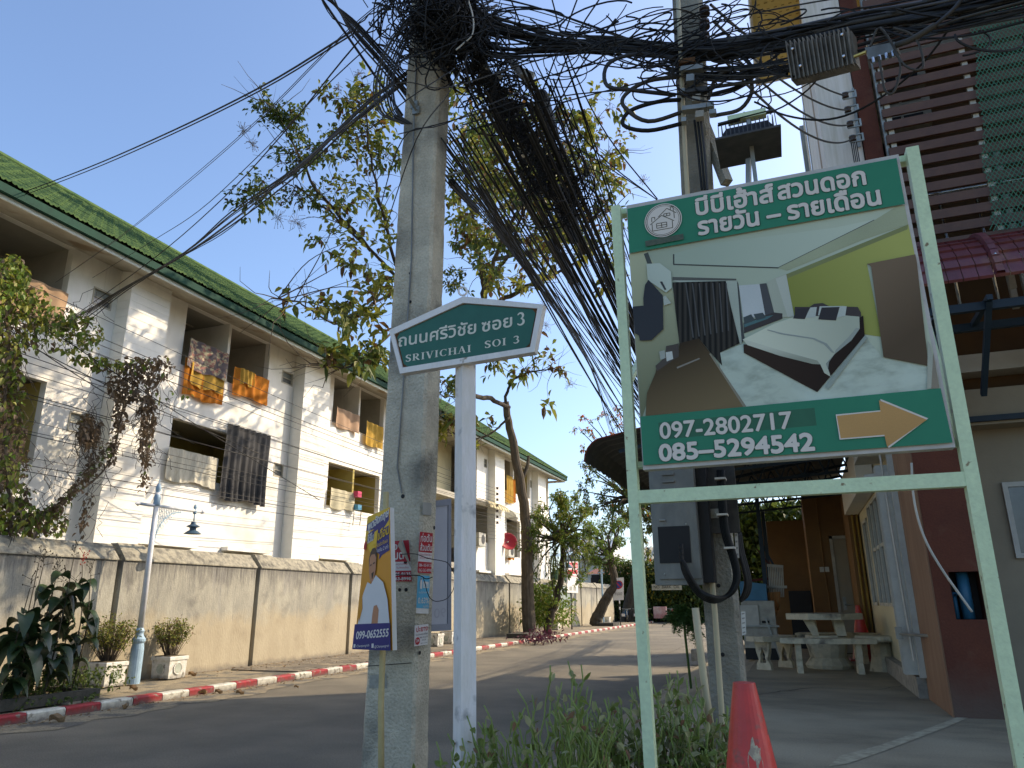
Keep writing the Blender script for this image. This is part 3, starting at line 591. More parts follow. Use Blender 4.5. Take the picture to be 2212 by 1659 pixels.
for k in range(4):
    build('service_wire', MB().tube([RK[3] + Vector((-.02 + k * .018, 0, -.02)), RK[3] + Vector((-.02 + k * .02, .02, -1.2))], .006, 5), M['black'], rk)
# ================================================================ carport behind the meter pole
cp = thing('carport', (-.6, 13, .5), 'open carport with dark rounded sheet roof and blue steel trusses beside the shop', 'carport')
XE, ZE = -2.64, 3.45
def roofpt(u, y):   # u 0 lip .. 1 far right
    if u < .25: a = u / .25 * math.pi / 2; return Vector((XE + .30 * (1 - math.cos(a)), y, ZE + .33 * math.sin(a)))
    t = (u - .25) / .75; return Vector((XE + .30 + t * 3.55, y, ZE + .33 + t * .62))
nY = 60
build('roof_sheet', MB().grid(lambda u, v: roofpt(u, 10 + 9.5 * v) + Vector((0, 0, .012 * math.cos(v * nY * math.pi))), 14, nY * 2), M['roof_sheet'], cp)
build('verge', MB().tube([roofpt(k / 20, 9.99) for k in range(21)], .012, 5), mat('rust_trim', (.25, .05, .03)), cp)
for y in (10.3, 11.8, 13.3, 14.8, 16.3, 17.8):
    t = MB().beam((-2.2, y, 3.62), (1.2, y, 4.2), .05, .05).beam((-1.6, y, 3.45), (1.2, y, 3.62), .045, .045)
    for k in range(8): xa = -1.5 + k * .36; t.beam((xa, y, 3.47 + k * .02), (xa + .18, y, 3.72 + k * .065), .025).beam((xa + .18, y, 3.72 + k * .065), (xa + .36, y, 3.47 + (k + 1) * .02), .025)
    build('truss', t, M['blue_steel'], cp)
for x in (-2.0, -1.2, -.4, .4): build('purlin', MB().box(x, x + .04, 10.1, 19.4, 3.68 + (x + 2.3) * .17, 3.72 + (x + 2.3) * .17), M['blue_steel'], cp)
for y in (15.8, 18.6): build('post', MB().box(-.62, -.54, y, y + .08, .5, 3.6), M['blue_steel'], cp)
# back room with the toilet door
bk = thing('toilet_block', (1.0, 17, .5), 'small ochre room with a closed pale door at the back of the carport', 'outbuilding')
tl, tr_, = PY(1735, 1105, 17.0), PY(1893, 1105, 17.0)
build('wall', MB().box(tl.x, 2.2, 17.0, 19.4, .5, 3.75), M['orange_wall'], bk)
d0, d1 = PY(1797, 1158, 16.98), PY(1888, 1158, 16.98)
dz = d0.z
dr = build('door', MB().box(d0.x, d1.x + .05, 16.96, 16.998, .52, dz - .06), M['beige_wall'], bk)
build('handle', MB().tube([(d0.x + .08, 16.95, 1.45), (d0.x + .08, 16.90, 1.45), (d0.x + .2, 16.90, 1.45)], .012, 6).box(d0.x + .05, d0.x + .11, 16.95, 16.958, 1.35, 1.6), M['steel'], dr)
a = PY(1843, 1206, 16.95); build('toilet_sign', MB().box(a.x - .07, a.x + .07, 16.95, 16.958, a.z - .07, a.z + .07), mat('sign_red', (.35, .05, .05)), dr)
fg = MB()
for s in (-1, 1): fg.lathe([(.012, 0), (.012, .001)], (a.x + s * .03, 16.948, a.z + .035), 10, axis=(0, -1, 0)).ext([(a.x + s * .03 - .02, 16.948, a.z - .03), (a.x + s * .03 + .02, 16.948, a.z - .03), (a.x + s * .03 + .012, 16.948, a.z + .02), (a.x + s * .03 - .012, 16.948, a.z + .02)], (0, -.001, 0))
build('figures', fg, M['white'], dr)
build('door_frame', MB().box(d0.x - .06, d0.x - .003, 16.94, 16.998, .5, dz).box(d0.x - .06, d1.x + .1, 16.94, 16.998, dz - .057, dz), M['oldwhite'], bk)
s0 = PY(1781, 1230, 16.96); build('switch_plate', MB().box(s0.x - .09, s0.x + .09, 16.96, 16.998, s0.z - .05, s0.z + .05), M['white_metal'], bk)
build('conduit', MB().tube([(s0.x, 16.97, 3.7), (s0.x, 16.97, s0.z), (s0.x + .05, 16.97, .6)], .014, 6), M['orange_wall'], bk)
build('wall', MB().box(1.05, 1.234, 15.5, 17.0, .5, 3.6), M['orange_wall'], bk)
build('conduit', MB().tube([(1.2, 15.45, 3.6), (1.2, 15.45, .7)], .02, 6).tube([(1.12, 15.45, 3.6), (1.12, 15.45, .7)], .02, 6), mat('ochre_pipe', (.30, .19, .05)), bk)
tag(build('back_wall', MB().box(-.65, tl.x, 19.2, 19.4, .5, 3.4), M['orange_wall']), 'dull orange wall in the shaded corner at the back of the carport', 'wall')
tag(build('dark_cupboard', MB().box(-.2, tl.x - .02, 18.6, 19.15, .5, 1.75), M['black']), 'dark open cupboard standing against the orange back wall', 'cupboard')
# mobile kitchen cabinets, gate leaf, cloth
cb = thing('storage_cabinet', (-.8, 15.0, .5), 'pale grey storage cabinet with a blue top box behind the concrete pole', 'cabinet')
q0, q1 = PY(1600, 1298, 15), PY(1682, 1398, 15)
build('body', MB().cbox(q0.x, q1.x, 15.0, 15.7, q1.z - .02, q0.z, .01), M['oldwhite'], cb)
build('door', MB().box(q0.x - .02, q0.x + .30, 14.965, 14.998, q1.z + .35, q0.z - .08), M['white_metal'], cb)
build('handle', MB().box(q1.x - .25, q1.x - .12, 14.98, 14.998, q1.z + .42, q1.z + .46), M['black'], cb)
build('plinth', MB().box(q0.x, q1.x - .02, 15.02, 15.7, .5, q1.z - .02), M['black'], cb)
build('leg', MB().beam((q1.x + .02, 14.97, .5), (q1.x - .18, 14.97, q0.z - .3), .03), M['steel'], cb)
build('rail', MB().box(q0.x, q1.x + .05, 14.95, 14.99, q1.z + .35, q1.z + .38), M['steel'], cb)
b0, b1 = PY(1597, 1262, 15.1), PY(1658, 1296, 15.1)
build('top_box', MB().ext([(b0.x, 15.1, q0.z + .002), (b1.x, 15.1, q0.z + .002), (b1.x, 15.1, b0.z), (b0.x, 15.1, b0.z + .06)], (0, .5, 0)), M['pvc_blue'], cb)
gt = thing('folding_gate', (.0, 15.6, .5), 'short grey steel gate leaf leaning beside the pale cabinet', 'gate')
for k in range(9):
    a, b = PY(1660 + k * 3.8, 1222 + k * .3, 15.6), PY(1664 + k * 3.6, 1290, 15.6); build('bar', MB().beam(a, b, .022, .03), M['oldwhite'], gt)
build('rail', MB().beam(PY(1657, 1221, 15.58), PY(1692, 1224, 15.58), .05).beam(PY(1657, 1268, 15.58), PY(1700, 1268, 15.58), .05), M['oldwhite'], gt)
def cloth_y(y, pts, amp=.02, n=10):  # cloth hanging in a plane y, four px corners
    a, b, c, d = [PY(*p, y) for p in pts]
    return MB().grid(lambda u, v: (a.lerp(b, u)).lerp(d.lerp(c, u), v) + Vector((0, amp * math.sin(u * 19) * (.4 + v), .01 * math.sin(u * 7) * v)), 24, n)
M['orange_cloth'] = mat('orange_cloth', (.62, .20, .035), (.50, .15, .025), .9, 5, .2, 60, trans=.3)
tag(build('rag', cloth_y(15.3, [(1655, 1280), (1686, 1278), (1684, 1318), (1660, 1316)]).add([PY(1658, 1316, 15.3), PY(1684, 1318, 15.3), PY(1676, 1331, 15.3), PY(1670, 1334, 15.3)], [(0, 1, 2, 3)]), mat('peach_cloth', (.42, .19, .08))), 'peach rag hung on the gate leaf beside the pale cabinet', 'cloth')
tag(build('steel_strut', MB().beam(PY(1640, 1165, 15.9), PY(1690, 1255, 15.9), .04), M['blue_steel']), 'slanting blue steel strut at the back of the carport', 'strut')
tag(build('red_trestle', MB().beam(PY(1634, 1185, 15.9), PY(1684, 1246, 15.9), .03).beam(PY(1606, 1256, 15.85), PY(1690, 1247, 15.85), .045), mat('rust_red', (.10, .02, .015))), 'red steel rail and strut above the pale cabinet', 'rail')
# ================================================================ stone table and benches
M['stone'] = mat('cast_stone', (.58, .54, .44), (.44, .41, .34), .9, 9, .4, 60, c3=(.14, .13, .12), s3=4, m3=(.55, .7))
M['stone_top'] = mat('stone_top', (.30, .28, .25), (.18, .15, .13), .7, 7, .2, 60, c3=(.40, .38, .33), s3=5)
TC = Vector((.35, 13.55, .5))
tb = thing('stone_table', TC, 'octagonal cast stone table in the carport', 'table')
oc = [(TC.x + .62 * math.cos(math.pi / 8 + k * math.pi / 4), TC.y + .62 * math.sin(math.pi / 8 + k * math.pi / 4)) for k in range(8)]
zt = PY(1775, 1326, TC.y - .55).z
build('top', MB().ext([(x, y, zt - .09) for x, y in oc], (0, 0, .09)), M['stone'], tb)
build('inlay', MB().ext([(TC.x + (x - TC.x) * .86, TC.y + (y - TC.y) * .86, zt) for x, y in oc], (0, 0, .003)), M['stone_top'], tb)
pz = zt - .09
build('leg', MB().ext([(TC.x - .32, TC.y - .3, pz), (TC.x - .16, TC.y - .3, pz), (TC.x - .10, TC.y - .3, 1.0), (TC.x - .20, TC.y - .3, 1.0)], (0, .12, 0)), M['stone'], tb)
build('leg', MB().ext([(TC.x + .12, TC.y - .3, pz), (TC.x + .28, TC.y - .3, pz), (TC.x + .30, TC.y - .3, 1.0), (TC.x + .16, TC.y - .3, 1.0)], (0, .12, 0)), M['stone'], tb)
build('leg', MB().ext([(TC.x - .28, TC.y + .2, pz), (TC.x - .12, TC.y + .2, pz), (TC.x - .10, TC.y + .2, 1.0), (TC.x - .20, TC.y + .2, 1.0)], (0, .12, 0)), M['stone'], tb)
build('leg', MB().ext([(TC.x + .12, TC.y + .2, pz), (TC.x + .28, TC.y + .2, pz), (TC.x + .28, TC.y + .2, 1.0), (TC.x + .16, TC.y + .2, 1.0)], (0, .12, 0)), M['stone'], tb)
build('pedestal', MB().lathe([(.34, 0), (.36, .05), (.27, .16), (.30, .3), (.33, .42), (.31, .5)], (TC.x, TC.y, .5), 14), M['stone'], tb)
def bench(name, label, c, ang, L=1.35, wd=.34, h=.42, curved=.12):
    c = Vector(c); t = thing(name, c, label, 'bench', 'cast stone benches round the table'); ca, sa = math.cos(ang), math.sin(ang)
    def P(u, v, z): return Vector((c.x + u * ca - v * sa, c.y + u * sa + v * ca, c.z + z))
    top = [P(L * (k / 10 - .5), -wd / 2 - curved * math.cos(math.pi * (k / 10 - .5)) + curved * .3, h) for k in range(11)] + [P(L * (.5 - k / 10) * .9, wd / 2 - curved * math.cos(math.pi * (k / 10 - .5)) + curved * .3, h) for k in range(11)]
    build('seat', MB().ext(top, (0, 0, .075)), M['stone'], t)
    for s in (-.31, .31):
        # leg slab with a teardrop hole
        o_ = [(-.13, 0), (.13, 0), (.12, .08), (.075, .15), (.11, .26), (.13, h), (-.13, h), (-.11, .26), (-.075, .15), (-.12, .08)]
        i_ = [(-.05, .1), (.05, .1), (.055, .13), (.035, .18), (.045, .22), (0, .33), (0, .33), (-.045, .22), (-.035, .18), (-.055, .13)]
        mb = MB()
        vs = []
        for (u, z) in o_: vs += [P(s * L + u * .0 - .04, u, z), P(s * L + .04, u, z)]
        iv = []
        for (u, z) in i_: iv += [P(s * L - .04, u, z), P(s * L + .04, u, z)]
        n = len(o_); V_ = vs + iv; fs = []
        for k in range(n):
            j = (k + 1) % n; fs += [(2 * k, 2 * j, 2 * n + 2 * j, 2 * n + 2 * k), (2 * k + 1, 2 * n + 2 * k + 1, 2 * n + 2 * j + 1, 2 * j + 1), (2 * k, 2 * k + 1, 2 * j + 1, 2 * j), (2 * n + 2 * k, 2 * n + 2 * j, 2 * n + 2 * j + 1, 2 * n + 2 * k + 1)]
        mb.add(V_, fs); build('leg', mb, M['stone'], t)
    return t
bench('stone_bench', 'curved cast stone bench in front of the stone table, nearest to the road', (.33, 12.6, .5), math.radians(4))
bench('stone_bench', 'cast stone bench on the cabinet side of the stone table', (-.45, 13.2, .5), math.radians(60), L=1.0)
bench('stone_bench', 'cast stone bench at the far side of the stone table', (.55, 14.6, .5), math.radians(0), curved=-.12)
st = thing('stone_stool', (1.12, 13.1, .5), 'solid cast stone end seat between the table and the window wall', 'stool')
build('seat', MB().lathe([(.30, 0), (.31, .03), (.30, .08)], (1.06, 13.15, .93), 14), M['stone'], st)
build('leg', MB().lathe([(.20, 0), (.15, .2), (.14, .43)], (1.10, 13.15, .5), 10), M['stone'], st)
# traffic cones
def cone(c, h, r, label, m):
    c = Vector(c); t = thing('traffic_cone', c, label, 'cone'); build('body', MB().lathe([(r, .03), (r * .98, .05), (.035, h), (.02, h)], c, 24), m, t, smooth=False)
    build('base', MB().cbox(c.x - r * 1.25, c.x + r * 1.25, c.y - r * 1.25, c.y + r * 1.25, c.z, c.z + .03), m, t); return t
M['cone'] = zmix(mat('cone_red', (.60, .035, .03), (.42, .03, .025), .45, 9, .15, 30, c3=(.30, .06, .05), s3=16, m3=(.62, .7), spec=.5), .95, .7, (.16, .06, .05), .3, 8, amt=.6)
t_ = PY(1607, 1474, 2.66)
M['cone_n'] = mat('cone_red_scuffed', (.60, .035, .03), (.50, .03, .025), .38, 3, .05, 30, c3=(.40, .36, .28), s3=8, m3=(.60, .605))
c_ = cone((t_.x + .0, 2.66, .5), t_.z - .5, .165, 'red plastic traffic cone with a scuffed patch, close in front of the meter pole', M['cone'])
# scuffed pale patch
tm = MB(); rr = random.Random(4); cc = Vector((t_.x, 2.66, .5)); hh = t_.z - .5
def conept(ang, z): r = .165 + (.035 - .165) * z / hh + .0015; return Vector((cc.x + r * math.cos(ang), cc.y + r * math.sin(ang), cc.z + z))
n = 26; out = [( -1.28 + (.33 + rr.uniform(-.10, .06)) * math.cos(k * 2 * math.pi / n), hh - .235 + (.075 + rr.uniform(-.02, .012)) * math.sin(k * 2 * math.pi / n)) for k in range(n)]
tm.add([conept(-1.28, hh - .235)] + [conept(a, z) for a, z in out], [(0, 1 + k, 1 + (k + 1) % n) for k in range(n)])
build('worn_patch', tm, mat('worn', (.42, .37, .29), (.3, .24, .2), .9, 60, mix=(.45, .55)), c_)
cone((1.0, 15.3, .5), .95, .20, 'dark red traffic cone standing in the shade by the toilet door', M['cone'])
# ================================================================ concrete poles
M['pole'] = mat('pole_concrete', (.60, .545, .46), (.43, .39, .33), .9, 5, .9, 55, c3=(.20, .19, .17), s3=1.7, m3=(.5, .64), speck=.12, ss=70)
M['pole2'] = mat('pole_concrete_grey', (.30, .285, .25), (.21, .20, .18), .9, 6, .8, 55, c3=(.15, .145, .13), s3=2.5, m3=(.52, .68))
def pole(name, label, rings, m, holes=()):
    """rings: (x0,x1,y0,y1,z) bottom to top, corners bevelled"""
    r0 = rings[0]; t = thing(name, ((r0[0] + r0[1]) / 2, (r0[2] + r0[3]) / 2, r0[4]), label, 'utility pole'); mb = MB(); b = .018; rr = random.Random(8)
    # refine rings so the edges can be chipped
    R2 = []
    for a, c in zip(rings, rings[1:]):
        n = max(1, int((c[4] - a[4]) / .06))
        for k in range(n): R2.append([a[i] + (c[i] - a[i]) * k / n for i in range(5)])
    R2.append(list(rings[-1])); o = len(mb.v)
    for (x0, x1, y0, y1, z) in R2:
        bb = [b + (rr.uniform(0, .012) if rr.random() < .35 else 0) for _ in range(4)]
        mb.v += [(x0 + bb[0], y0, z), (x1 - bb[1], y0, z), (x1, y0 + bb[1], z), (x1, y1 - bb[2], z), (x1 - bb[2], y1, z), (x0 + bb[3], y1, z), (x0, y1 - bb[3], z), (x0, y0 + bb[0], z)]
    n = len(R2)
    for i in range(n - 1):
        for k in range(8): mb.f.append((i * 8 + k, i * 8 + (k + 1) % 8, (i + 1) * 8 + (k + 1) % 8, (i + 1) * 8 + k)); mb.m.append(0)
    mb.f.append(tuple(range((n - 1) * 8, n * 8))); mb.m.append(0)
    sh = build('shaft', mb, m, t)
    for (p, ax, r) in holes: build('bolt_hole', MB().lathe([(r, 0), (r * .9, .0015), (r * .5, .002)], p, 12, axis=ax), M['black'], sh)
    return t
LP = pole('utility_pole', 'big tapered concrete utility pole carrying the black cable tangle, with stickers on it',
          [(-2.575, -2.185, 4.2, 4.43, -.02), (-2.55, -2.20, 4.2, 4.40, .9), (-2.50, -2.185, 4.2, 4.42, 2.44), (-2.46, -2.165, 4.2, 4.41, 4.5), (-2.43, -2.14, 4.2, 4.40, 5.65), (-2.41, -2.12, 4.2, 4.39, 7.4)], M['pole'],
          [(PY(x, y, 4.197), (0, -1, 0), r) for x, y, r in ((977 - 100, 1274, .012), (876, 1214, .014), (863, 1274, .011), (870, 1072, .014), (1056 - 170, 652, .012), (886, 590, .011))] )
for x, y in ((915, 1277), (906, 1410), (937, 1140), (941, 610), (940, 740)):
    q = PX(x, y, -2.19); build('bolt_hole', MB().lathe([(.013, 0), (.012, .0015)], q + Vector((.003, 0, 0)), 12, axis=(1, 0, 0)), M['black'], LP)
build('earth_wire', MB().tube([PY(x, y, 4.188) for x, y in ((868, 1065), (858, 1010), (871, 830), (889, 560), (893, 300), (905, 0))], .006, 6), M['galv'], LP)
for x, y in ((900, 240), (896, 228)):
    q = PY(x, y, 4.19); build('bolt', MB().tube([q, q + Vector((0, -.12, .02))], .009, 6).box(q.x - .03, q.x + .03, 4.175, 4.192, q.z - .03, q.z + .03), M['steel'], LP)
q = PX(966, 380, -2.16); build('bolt', MB().tube([q, q + Vector((.12, 0, .01))], .009, 6), M['steel'], LP)
build('seam', MB().beam(PY(792, 1439, 4.199), PY(889, 1432, 4.199), .004, .004), M['black'], LP)
MP = pole('utility_pole', 'slim grey concrete pole behind the billboard with the meter cabinet and cable loops',
          [(-.485, -.30, 4.2, 4.36, .3), (-.48, -.305, 4.2, 4.35, 1.94), (-.43, -.24, 4.2, 4.34, 3.7), (-.375, -.18, 4.2, 4.34, 5.5), (-.33, -.13, 4.2, 4.33, 6.6)], M['pole2'],
          [(PY(x, y, 4.197), (0, -1, 0), .011) for x, y in ((1552, 1265), (1561, 1414))])
for k, (x, y) in enumerate(((1552, 20), (1552, 70), (1552, 120))): pass
def stk(px, mats_txt): pass
# ---------------------------------------------------------------- sheets (flat print) helpers
class Sheet:
    """a flat printed rectangle in the place: corners TL,TR,BR,BL; print layers are laid 0.6 mm apart"""
    def __init__(s, tl, tr, br, bl, parent, base, thick=.004, name='backing'):
        s.c = [Vector(p) for p in (tl, tr, br, bl)]; s.n = (s.c[1] - s.c[0]).cross(s.c[3] - s.c[0]).normalized(); s.k = 1
        if s.n.dot(Vector((0, 0, HC)) - s.c[0]) < 0: s.n = -s.n
        s.par = parent; s.o = build(name, MB().ext([p - s.n * thick for p in s.c], s.n * thick), base, parent)
    def P(s, u, v, k=None): a, b, c, d = s.c; return a.lerp(b, u).lerp(d.lerp(c, u), v) + s.n * ((s.k if k is None else k) * .0006)
    def poly(s, uv, m, name='print', k=None):
        s.k += 1 if k is None else 0; build(name, MB().add([s.P(u, v, k) for u, v in uv], [tuple(range(len(uv)))]), m, s.par)
    def rect(s, u0, v0, u1, v1, m, name='print'): s.poly([(u0, v0), (u1, v0), (u1, v1), (u0, v1)], m, name)
    def text(s, body, u0, v0, u1, v1, h, m, ref=.7, layers=1, thick=.001, name='lettering'):
        s.k += 1; p0, p1 = s.P(u0, v0), s.P(u1, v1); L = (s.c[3] - s.c[0]).length
        build(name, text_mb(body, p0, p1, h * L, ref, s.n, thick, layers, up=(s.c[0] - s.c[3])), m, s.par)
ink = lambda n, c, r=.5: mat('ink_' + n, c, tuple(x * .93 for x in c), r, 3)
I = dict(red=ink('red', (.45, .02, .035)), white=ink('white', (.62, .62, .62)), blue=ink('blue', (.02, .04, .22)), navy=ink('navy', (.012, .018, .16)), sky=ink('sky', (.06, .38, .62)), orange=ink('orange', (.65, .26, .03)),
         yellow=ink('yellow', (.68, .42, .04)), black=ink('black', (.015, .015, .015)), skin=ink('skin', (.45, .20, .12)), hair=ink('hair', (.05, .03, .025)), shirt=ink('shirt', (.58, .60, .66)), grey=ink('grey', (.3, .3, .3)))
def sticker(pts, fn, label, m, plane='Y', off=.004):
    if plane == 'Y':
        P = [PY(*p, 4.2 - off) for p in pts]
    else: P = [PX(*p, -2.186 + off + max(0, 0)) for p in pts]
    c = sum(P, Vector()) / 4; t = thing('sticker', c, label, 'sticker'); s = Sheet(*P, t, m, .001, 'paper'); fn(s); return t
def s_red(s):
    s.rect(0, 0, 1, .49, I['red']); s.rect(0, .72, 1, .99, I['red'])
    s.text('ท่อตัน', .08, .24, .92, .22, .14, I['white'], .56, 5, .0012); s.text('ส้วมตัน', .06, .45, .94, .44, .12, I['white'], .56, 5, .0012)
    s.text('ไม่ไหลแก้ได้ทุกปัญหา', .05, .57, .95, .56, .035, I['red'], .56); s.text('แก้ไม่ได้ ไม่คิดเงิน', .08, .65, .92, .64, .035, I['red'], .56)
    s.text('086-185-8135', .04, .84, .96, .83, .075, I['white']); s.text('062-563-8998', .04, .96, .96, .95, .075, I['white'])
sx = lambda x, y: (735.1 + x * .2315, 1069.8 + y * .2315)
sticker([sx(742, 340), sx(862, 355), sx(846, 735), sx(718, 727)], s_red, 'red and white plumbing sticker high on the narrow right face of the big pole', I['white'], 'X', .006)
def s_red2(s):
    s.rect(0, 0, 1, .52, I['red']); s.rect(0, .74, 1, 1, I['red'])
    s.text('วมตั', .0, .47, .74, .45, .17, I['white'], .56, 5, .0015); s.text('ท่อ', .02, .22, .4, .21, .12, I['white'], .56, 5, .0015)
    s.text('แก้ในทุกปัญ', .02, .6, .85, .59, .03, I['red'], .56); s.text('ไม่ได้ ไม่คิดเงิน', .02, .69, .9, .68, .03, I['red'], .56)
    s.text('6-185-8135', .02, .855, .97, .85, .07, I['white'], .7, 5, .001); s.text('2-563-8998', .02, .97, .97, .965, .07, I['white'], .7, 5, .001)
t = sticker([sx(460, 430), sx(640, 418), sx(669, 805), sx(455, 805)], s_red2, 'torn red and white sticker on the wide pole face, its corner peeling', I['white'], 'Y', .004)
a, b, c, d = [PY(*sx(*p), 4.19) for p in ((582, 415), (668, 690), (610, 590), (535, 470))]
pe = MB().add([a, d, c, b, a + Vector((.0, -.03, 0)), b + Vector((.01, -.015, 0))], [(0, 1, 2, 3), (4, 1, 2, 5)]); build('peeling_corner', pe, mat('paper_back', (.45, .44, .41), (.33, .32, .3), .8, 9), t)
def s_blue(s):
    s.rect(0, 0, 1, .86, I['sky']); s.text('0.63%', .1, .74, .95, .72, .15, I['white'], .7, 5, .001); s.text('อนุมัติไว', .5, .84, .95, .83, .05, I['white'], .56)
    s.rect(.45, .16, .9, .33, I['white']); s.text('บ้าน', .5, .31, .85, .3, .08, I['sky'], .56); s.text('สินเชื่อบ้านแลกเงิน', .1, .48, .95, .46, .04, I['white'], .56)
    s.poly([(.2, .12), (.32, .12), (.36, .2), (.34, .36), (.18, .36), (.16, .2)], I['white']); s.poly([(.22, .07), (.3, .07), (.3, .12), (.22, .12)], I['skin'])
sticker([sx(722, 745), sx(833, 752), sx(823, 1108), sx(706, 1102)], s_blue, 'light blue loan sticker reading 0.63% on the narrow face of the big pole', I['white'], 'X', .0055)
def s_24(s):
    s.text('ปะยาง', .1, .33, .95, .31, .2, I['red'], .56, 5, .001); s.text('ซ่อมรถมอเตอร์ไซค์', .06, .5, .95, .49, .07, I['black'], .56); s.text('086-193-6772', .36, .65, .97, .64, .07, I['black'])
    s.poly([(.2 + .17 * math.cos(k * math.pi / 8), .76 + .18 * math.sin(k * math.pi / 8)) for k in range(16)], I['red']); s.text('24', .09, .81, .3, .8, .13, I['white'], .7, 5, .001)
    s.text('เข้าไปใช้', .5, .78, .8, .77, .05, I['black'], .56); s.text('ID Line', .42, .92, .9, .91, .05, I['black'])
sticker([sx(695, 1216), sx(822, 1200), sx(816, 1392), sx(690, 1411)], s_24, 'small white tyre repair sticker with a red 24, low on the big pole', I['white'], 'X', .0055)
sticker([sx(770, 65), sx(851, 72), sx(848, 190), sx(768, 180)], lambda s: None, 'faded blank grey sticker near the top of the narrow pole face', mat('faded', (.33, .34, .34), (.26, .26, .26)), 'X', .0055)
c2 = lambda x, y: (735.1 + x * .3387, 1097 + y * .3387)
def s_f(s): s.text('ร้านปิว รับซ่อม', .05, .3, .9, .27, .12, I['grey'], .56); s.text('081-366 8', .08, .85, .9, .82, .12, I['grey'])
sticker([c2(186, 1068), c2(292, 1055), c2(300, 1152), c2(184, 1150)], s_f, 'faded torn translucent sticker low on the big pole beside the wooden stick', mat('faded2', (.36, .36, .34), (.24, .24, .225), .7, 30), 'Y', .004)
sticker([sx(480, 935), sx(506, 945), sx(500, 1080), sx(480, 1080)], lambda s: (s.text('วร', .1, .5, .9, .5, .3, I['red'], .56), s.text('กดน', .1, .85, .9, .85, .2, I['red'], .56)), 'sliver of a white and red sticker just beside the orange poster board', I['white'], 'Y', .004)
# ---------------------------------------------------------------- orange tutoring poster on a stick
TL, TR, BR, BL = W(795, 1117, 4.62), W(842, 1096, 4.42), W(848, 1405, 4.40), W(765, 1402, 4.74)
po = thing('poster_board', (TL + BR) / 2, 'orange and blue poster board with a shouting man, on a stick by the big pole', 'poster')
build('edge', MB().ext([TL, TR, BR, BL], Vector((.012, .03, 0))), I['white'], po)
s = Sheet(TL - Vector((0, .004, 0)), TR - Vector((0, .004, 0)), BR - Vector((0, .004, 0)), BL - Vector((0, .004, 0)), po, I['orange'], .003)
s.poly([(.0, .0), (1, 0), (1, .3), (.7, .2), (.3, .3), (0, .2)], I['yellow'])
s.poly([(.02, .06), (.98, .02), (.98, .09), (.75, .14), (.98, .13), (.98, .31), (.72, .33), (.6, .36), (.62, .32), (.5, .30), (.5, .19), (.1, .2), (.1, .14), (.36, .12), (.02, .11)], I['navy'], 'speech_shape')
s.text('พูดอังกฤษ', .08, .115, .97, .06, .05, I['white'], .56, 5, .002); s.text('ได้ใน', .12, .215, .35, .2, .045, I['white'], .56, 5, .0015); s.text('1', .38, .24, .5, .23, .10, I['yellow'], .7, 5, .003); s.text('เดือน', .55, .215, .97, .19, .055, I['yellow'], .56, 5, .0015)
s.text('รับประกันผล', .52, .265, .92, .25, .022, I['yellow'], .56); s.text('คืนเงิน 2 เท่า', .5, .305, .95, .295, .022, I['white'], .56)
s.poly([(.06 + .06 * math.cos(k * math.pi / 6), .225 + .035 * math.sin(k * math.pi / 6)) for k in range(12)], I['red'])
s.poly([(.30, .29), (.36, .265), (.45, .262), (.52, .28), (.55, .33), (.53, .40), (.28, .40), (.26, .34)], I['hair'], 'hair')
s.poly([(.29, .33), (.35, .31), (.47, .31), (.53, .34), (.53, .43), (.48, .49), (.41, .53), (.34, .49), (.29, .42)], I['skin'], 'face')
s.poly([(.39, .45), (.47, .44), (.44, .49), (.41, .49)], I['black'], 'mouth'); s.poly([(.33, .385), (.38, .38), (.38, .39), (.33, .395)], I['hair'], 'eye'); s.poly([(.43, .375), (.49, .37), (.49, .38), (.43, .385)], I['hair'], 'eye')
s.poly([(.16, .60), (.28, .51), (.41, .53), (.55, .47), (.8, .53), (.93, .65), (.98, .82), (.08, .82), (.13, .70)], I['shirt'], 'shirt')
s.poly([(.5, .74), (.53, .69), (.62, .685), (.68, .72), (.66, .815), (.48, .815)], I['skin'], 'hands'); s.poly([(.1, .60), (.15, .61), (.19, .70), (.12, .80), (.08, .72)], I['orange'])
s.rect(0, .815, 1, 1, I['navy']); s.text('099-0652555', .08, .925, .95, .905, .055, I['white'], .7, 5, .0015)
s.text('Champengrish', .12, .985, .46, .975, .018, I['white']); s.text('@Champengrish', .60, .985, .97, .975, .018, I['white']); s.rect(.04, .962, .09, .988, I['white']); s.rect(.53, .955, .585, .985, I['white'])
M['stickwood'] = mat('bamboo', (.52, .41, .22), (.42, .32, .16), .6, 6, .1, 40)
tag(build('wooden_stick', MB().tube([W(834, 1063, 4.66), W(827, 1400, 4.64), W(823, 1520, 4.6), W(824, 1760, 4.56)], .018, 10), M['stickwood'], smooth=True), 'pale round wooden stick holding up the orange poster board', 'stick')
# grey blue banner board seen from behind on the far side of the pole
TL, TR, BR, BL = W(938, 1082, 5.0), W(973, 1077, 5.16), W(973, 1362, 5.16), W(930, 1364, 4.98)
M['banner_back'] = mat('banner_back', (.40, .42, .50), (.34, .36, .44), .6, 3)
bb = thing('banner_board', (TL + BR) / 2, 'grey blue banner board seen from its back, behind the big pole', 'banner')
s = Sheet(TL, TR, BR, BL, bb, M['banner_back'], .01)
M['banner_rim'] = mat('banner_rim', (.24, .26, .33), (.2, .22, .28), .6, 3)
for uv in ([(0, 0), (1, 0), (1, .05), (0, .05)], [(.82, .05), (1, 0), (1, 1), (.82, .95)], [(0, .95), (1, .95), (1, 1), (0, 1)]):
    build('hem', MB().ext([s.P(u, v, 3) for u, v in uv], s.n * .006), M['banner_rim'], bb)
build('lettering', text_mb('90', s.P(.75, .9), s.P(.15, .905), .06, .7, s.n, up=(0, 0, 1)), mat('ghost', (.33, .345, .42)), bb)
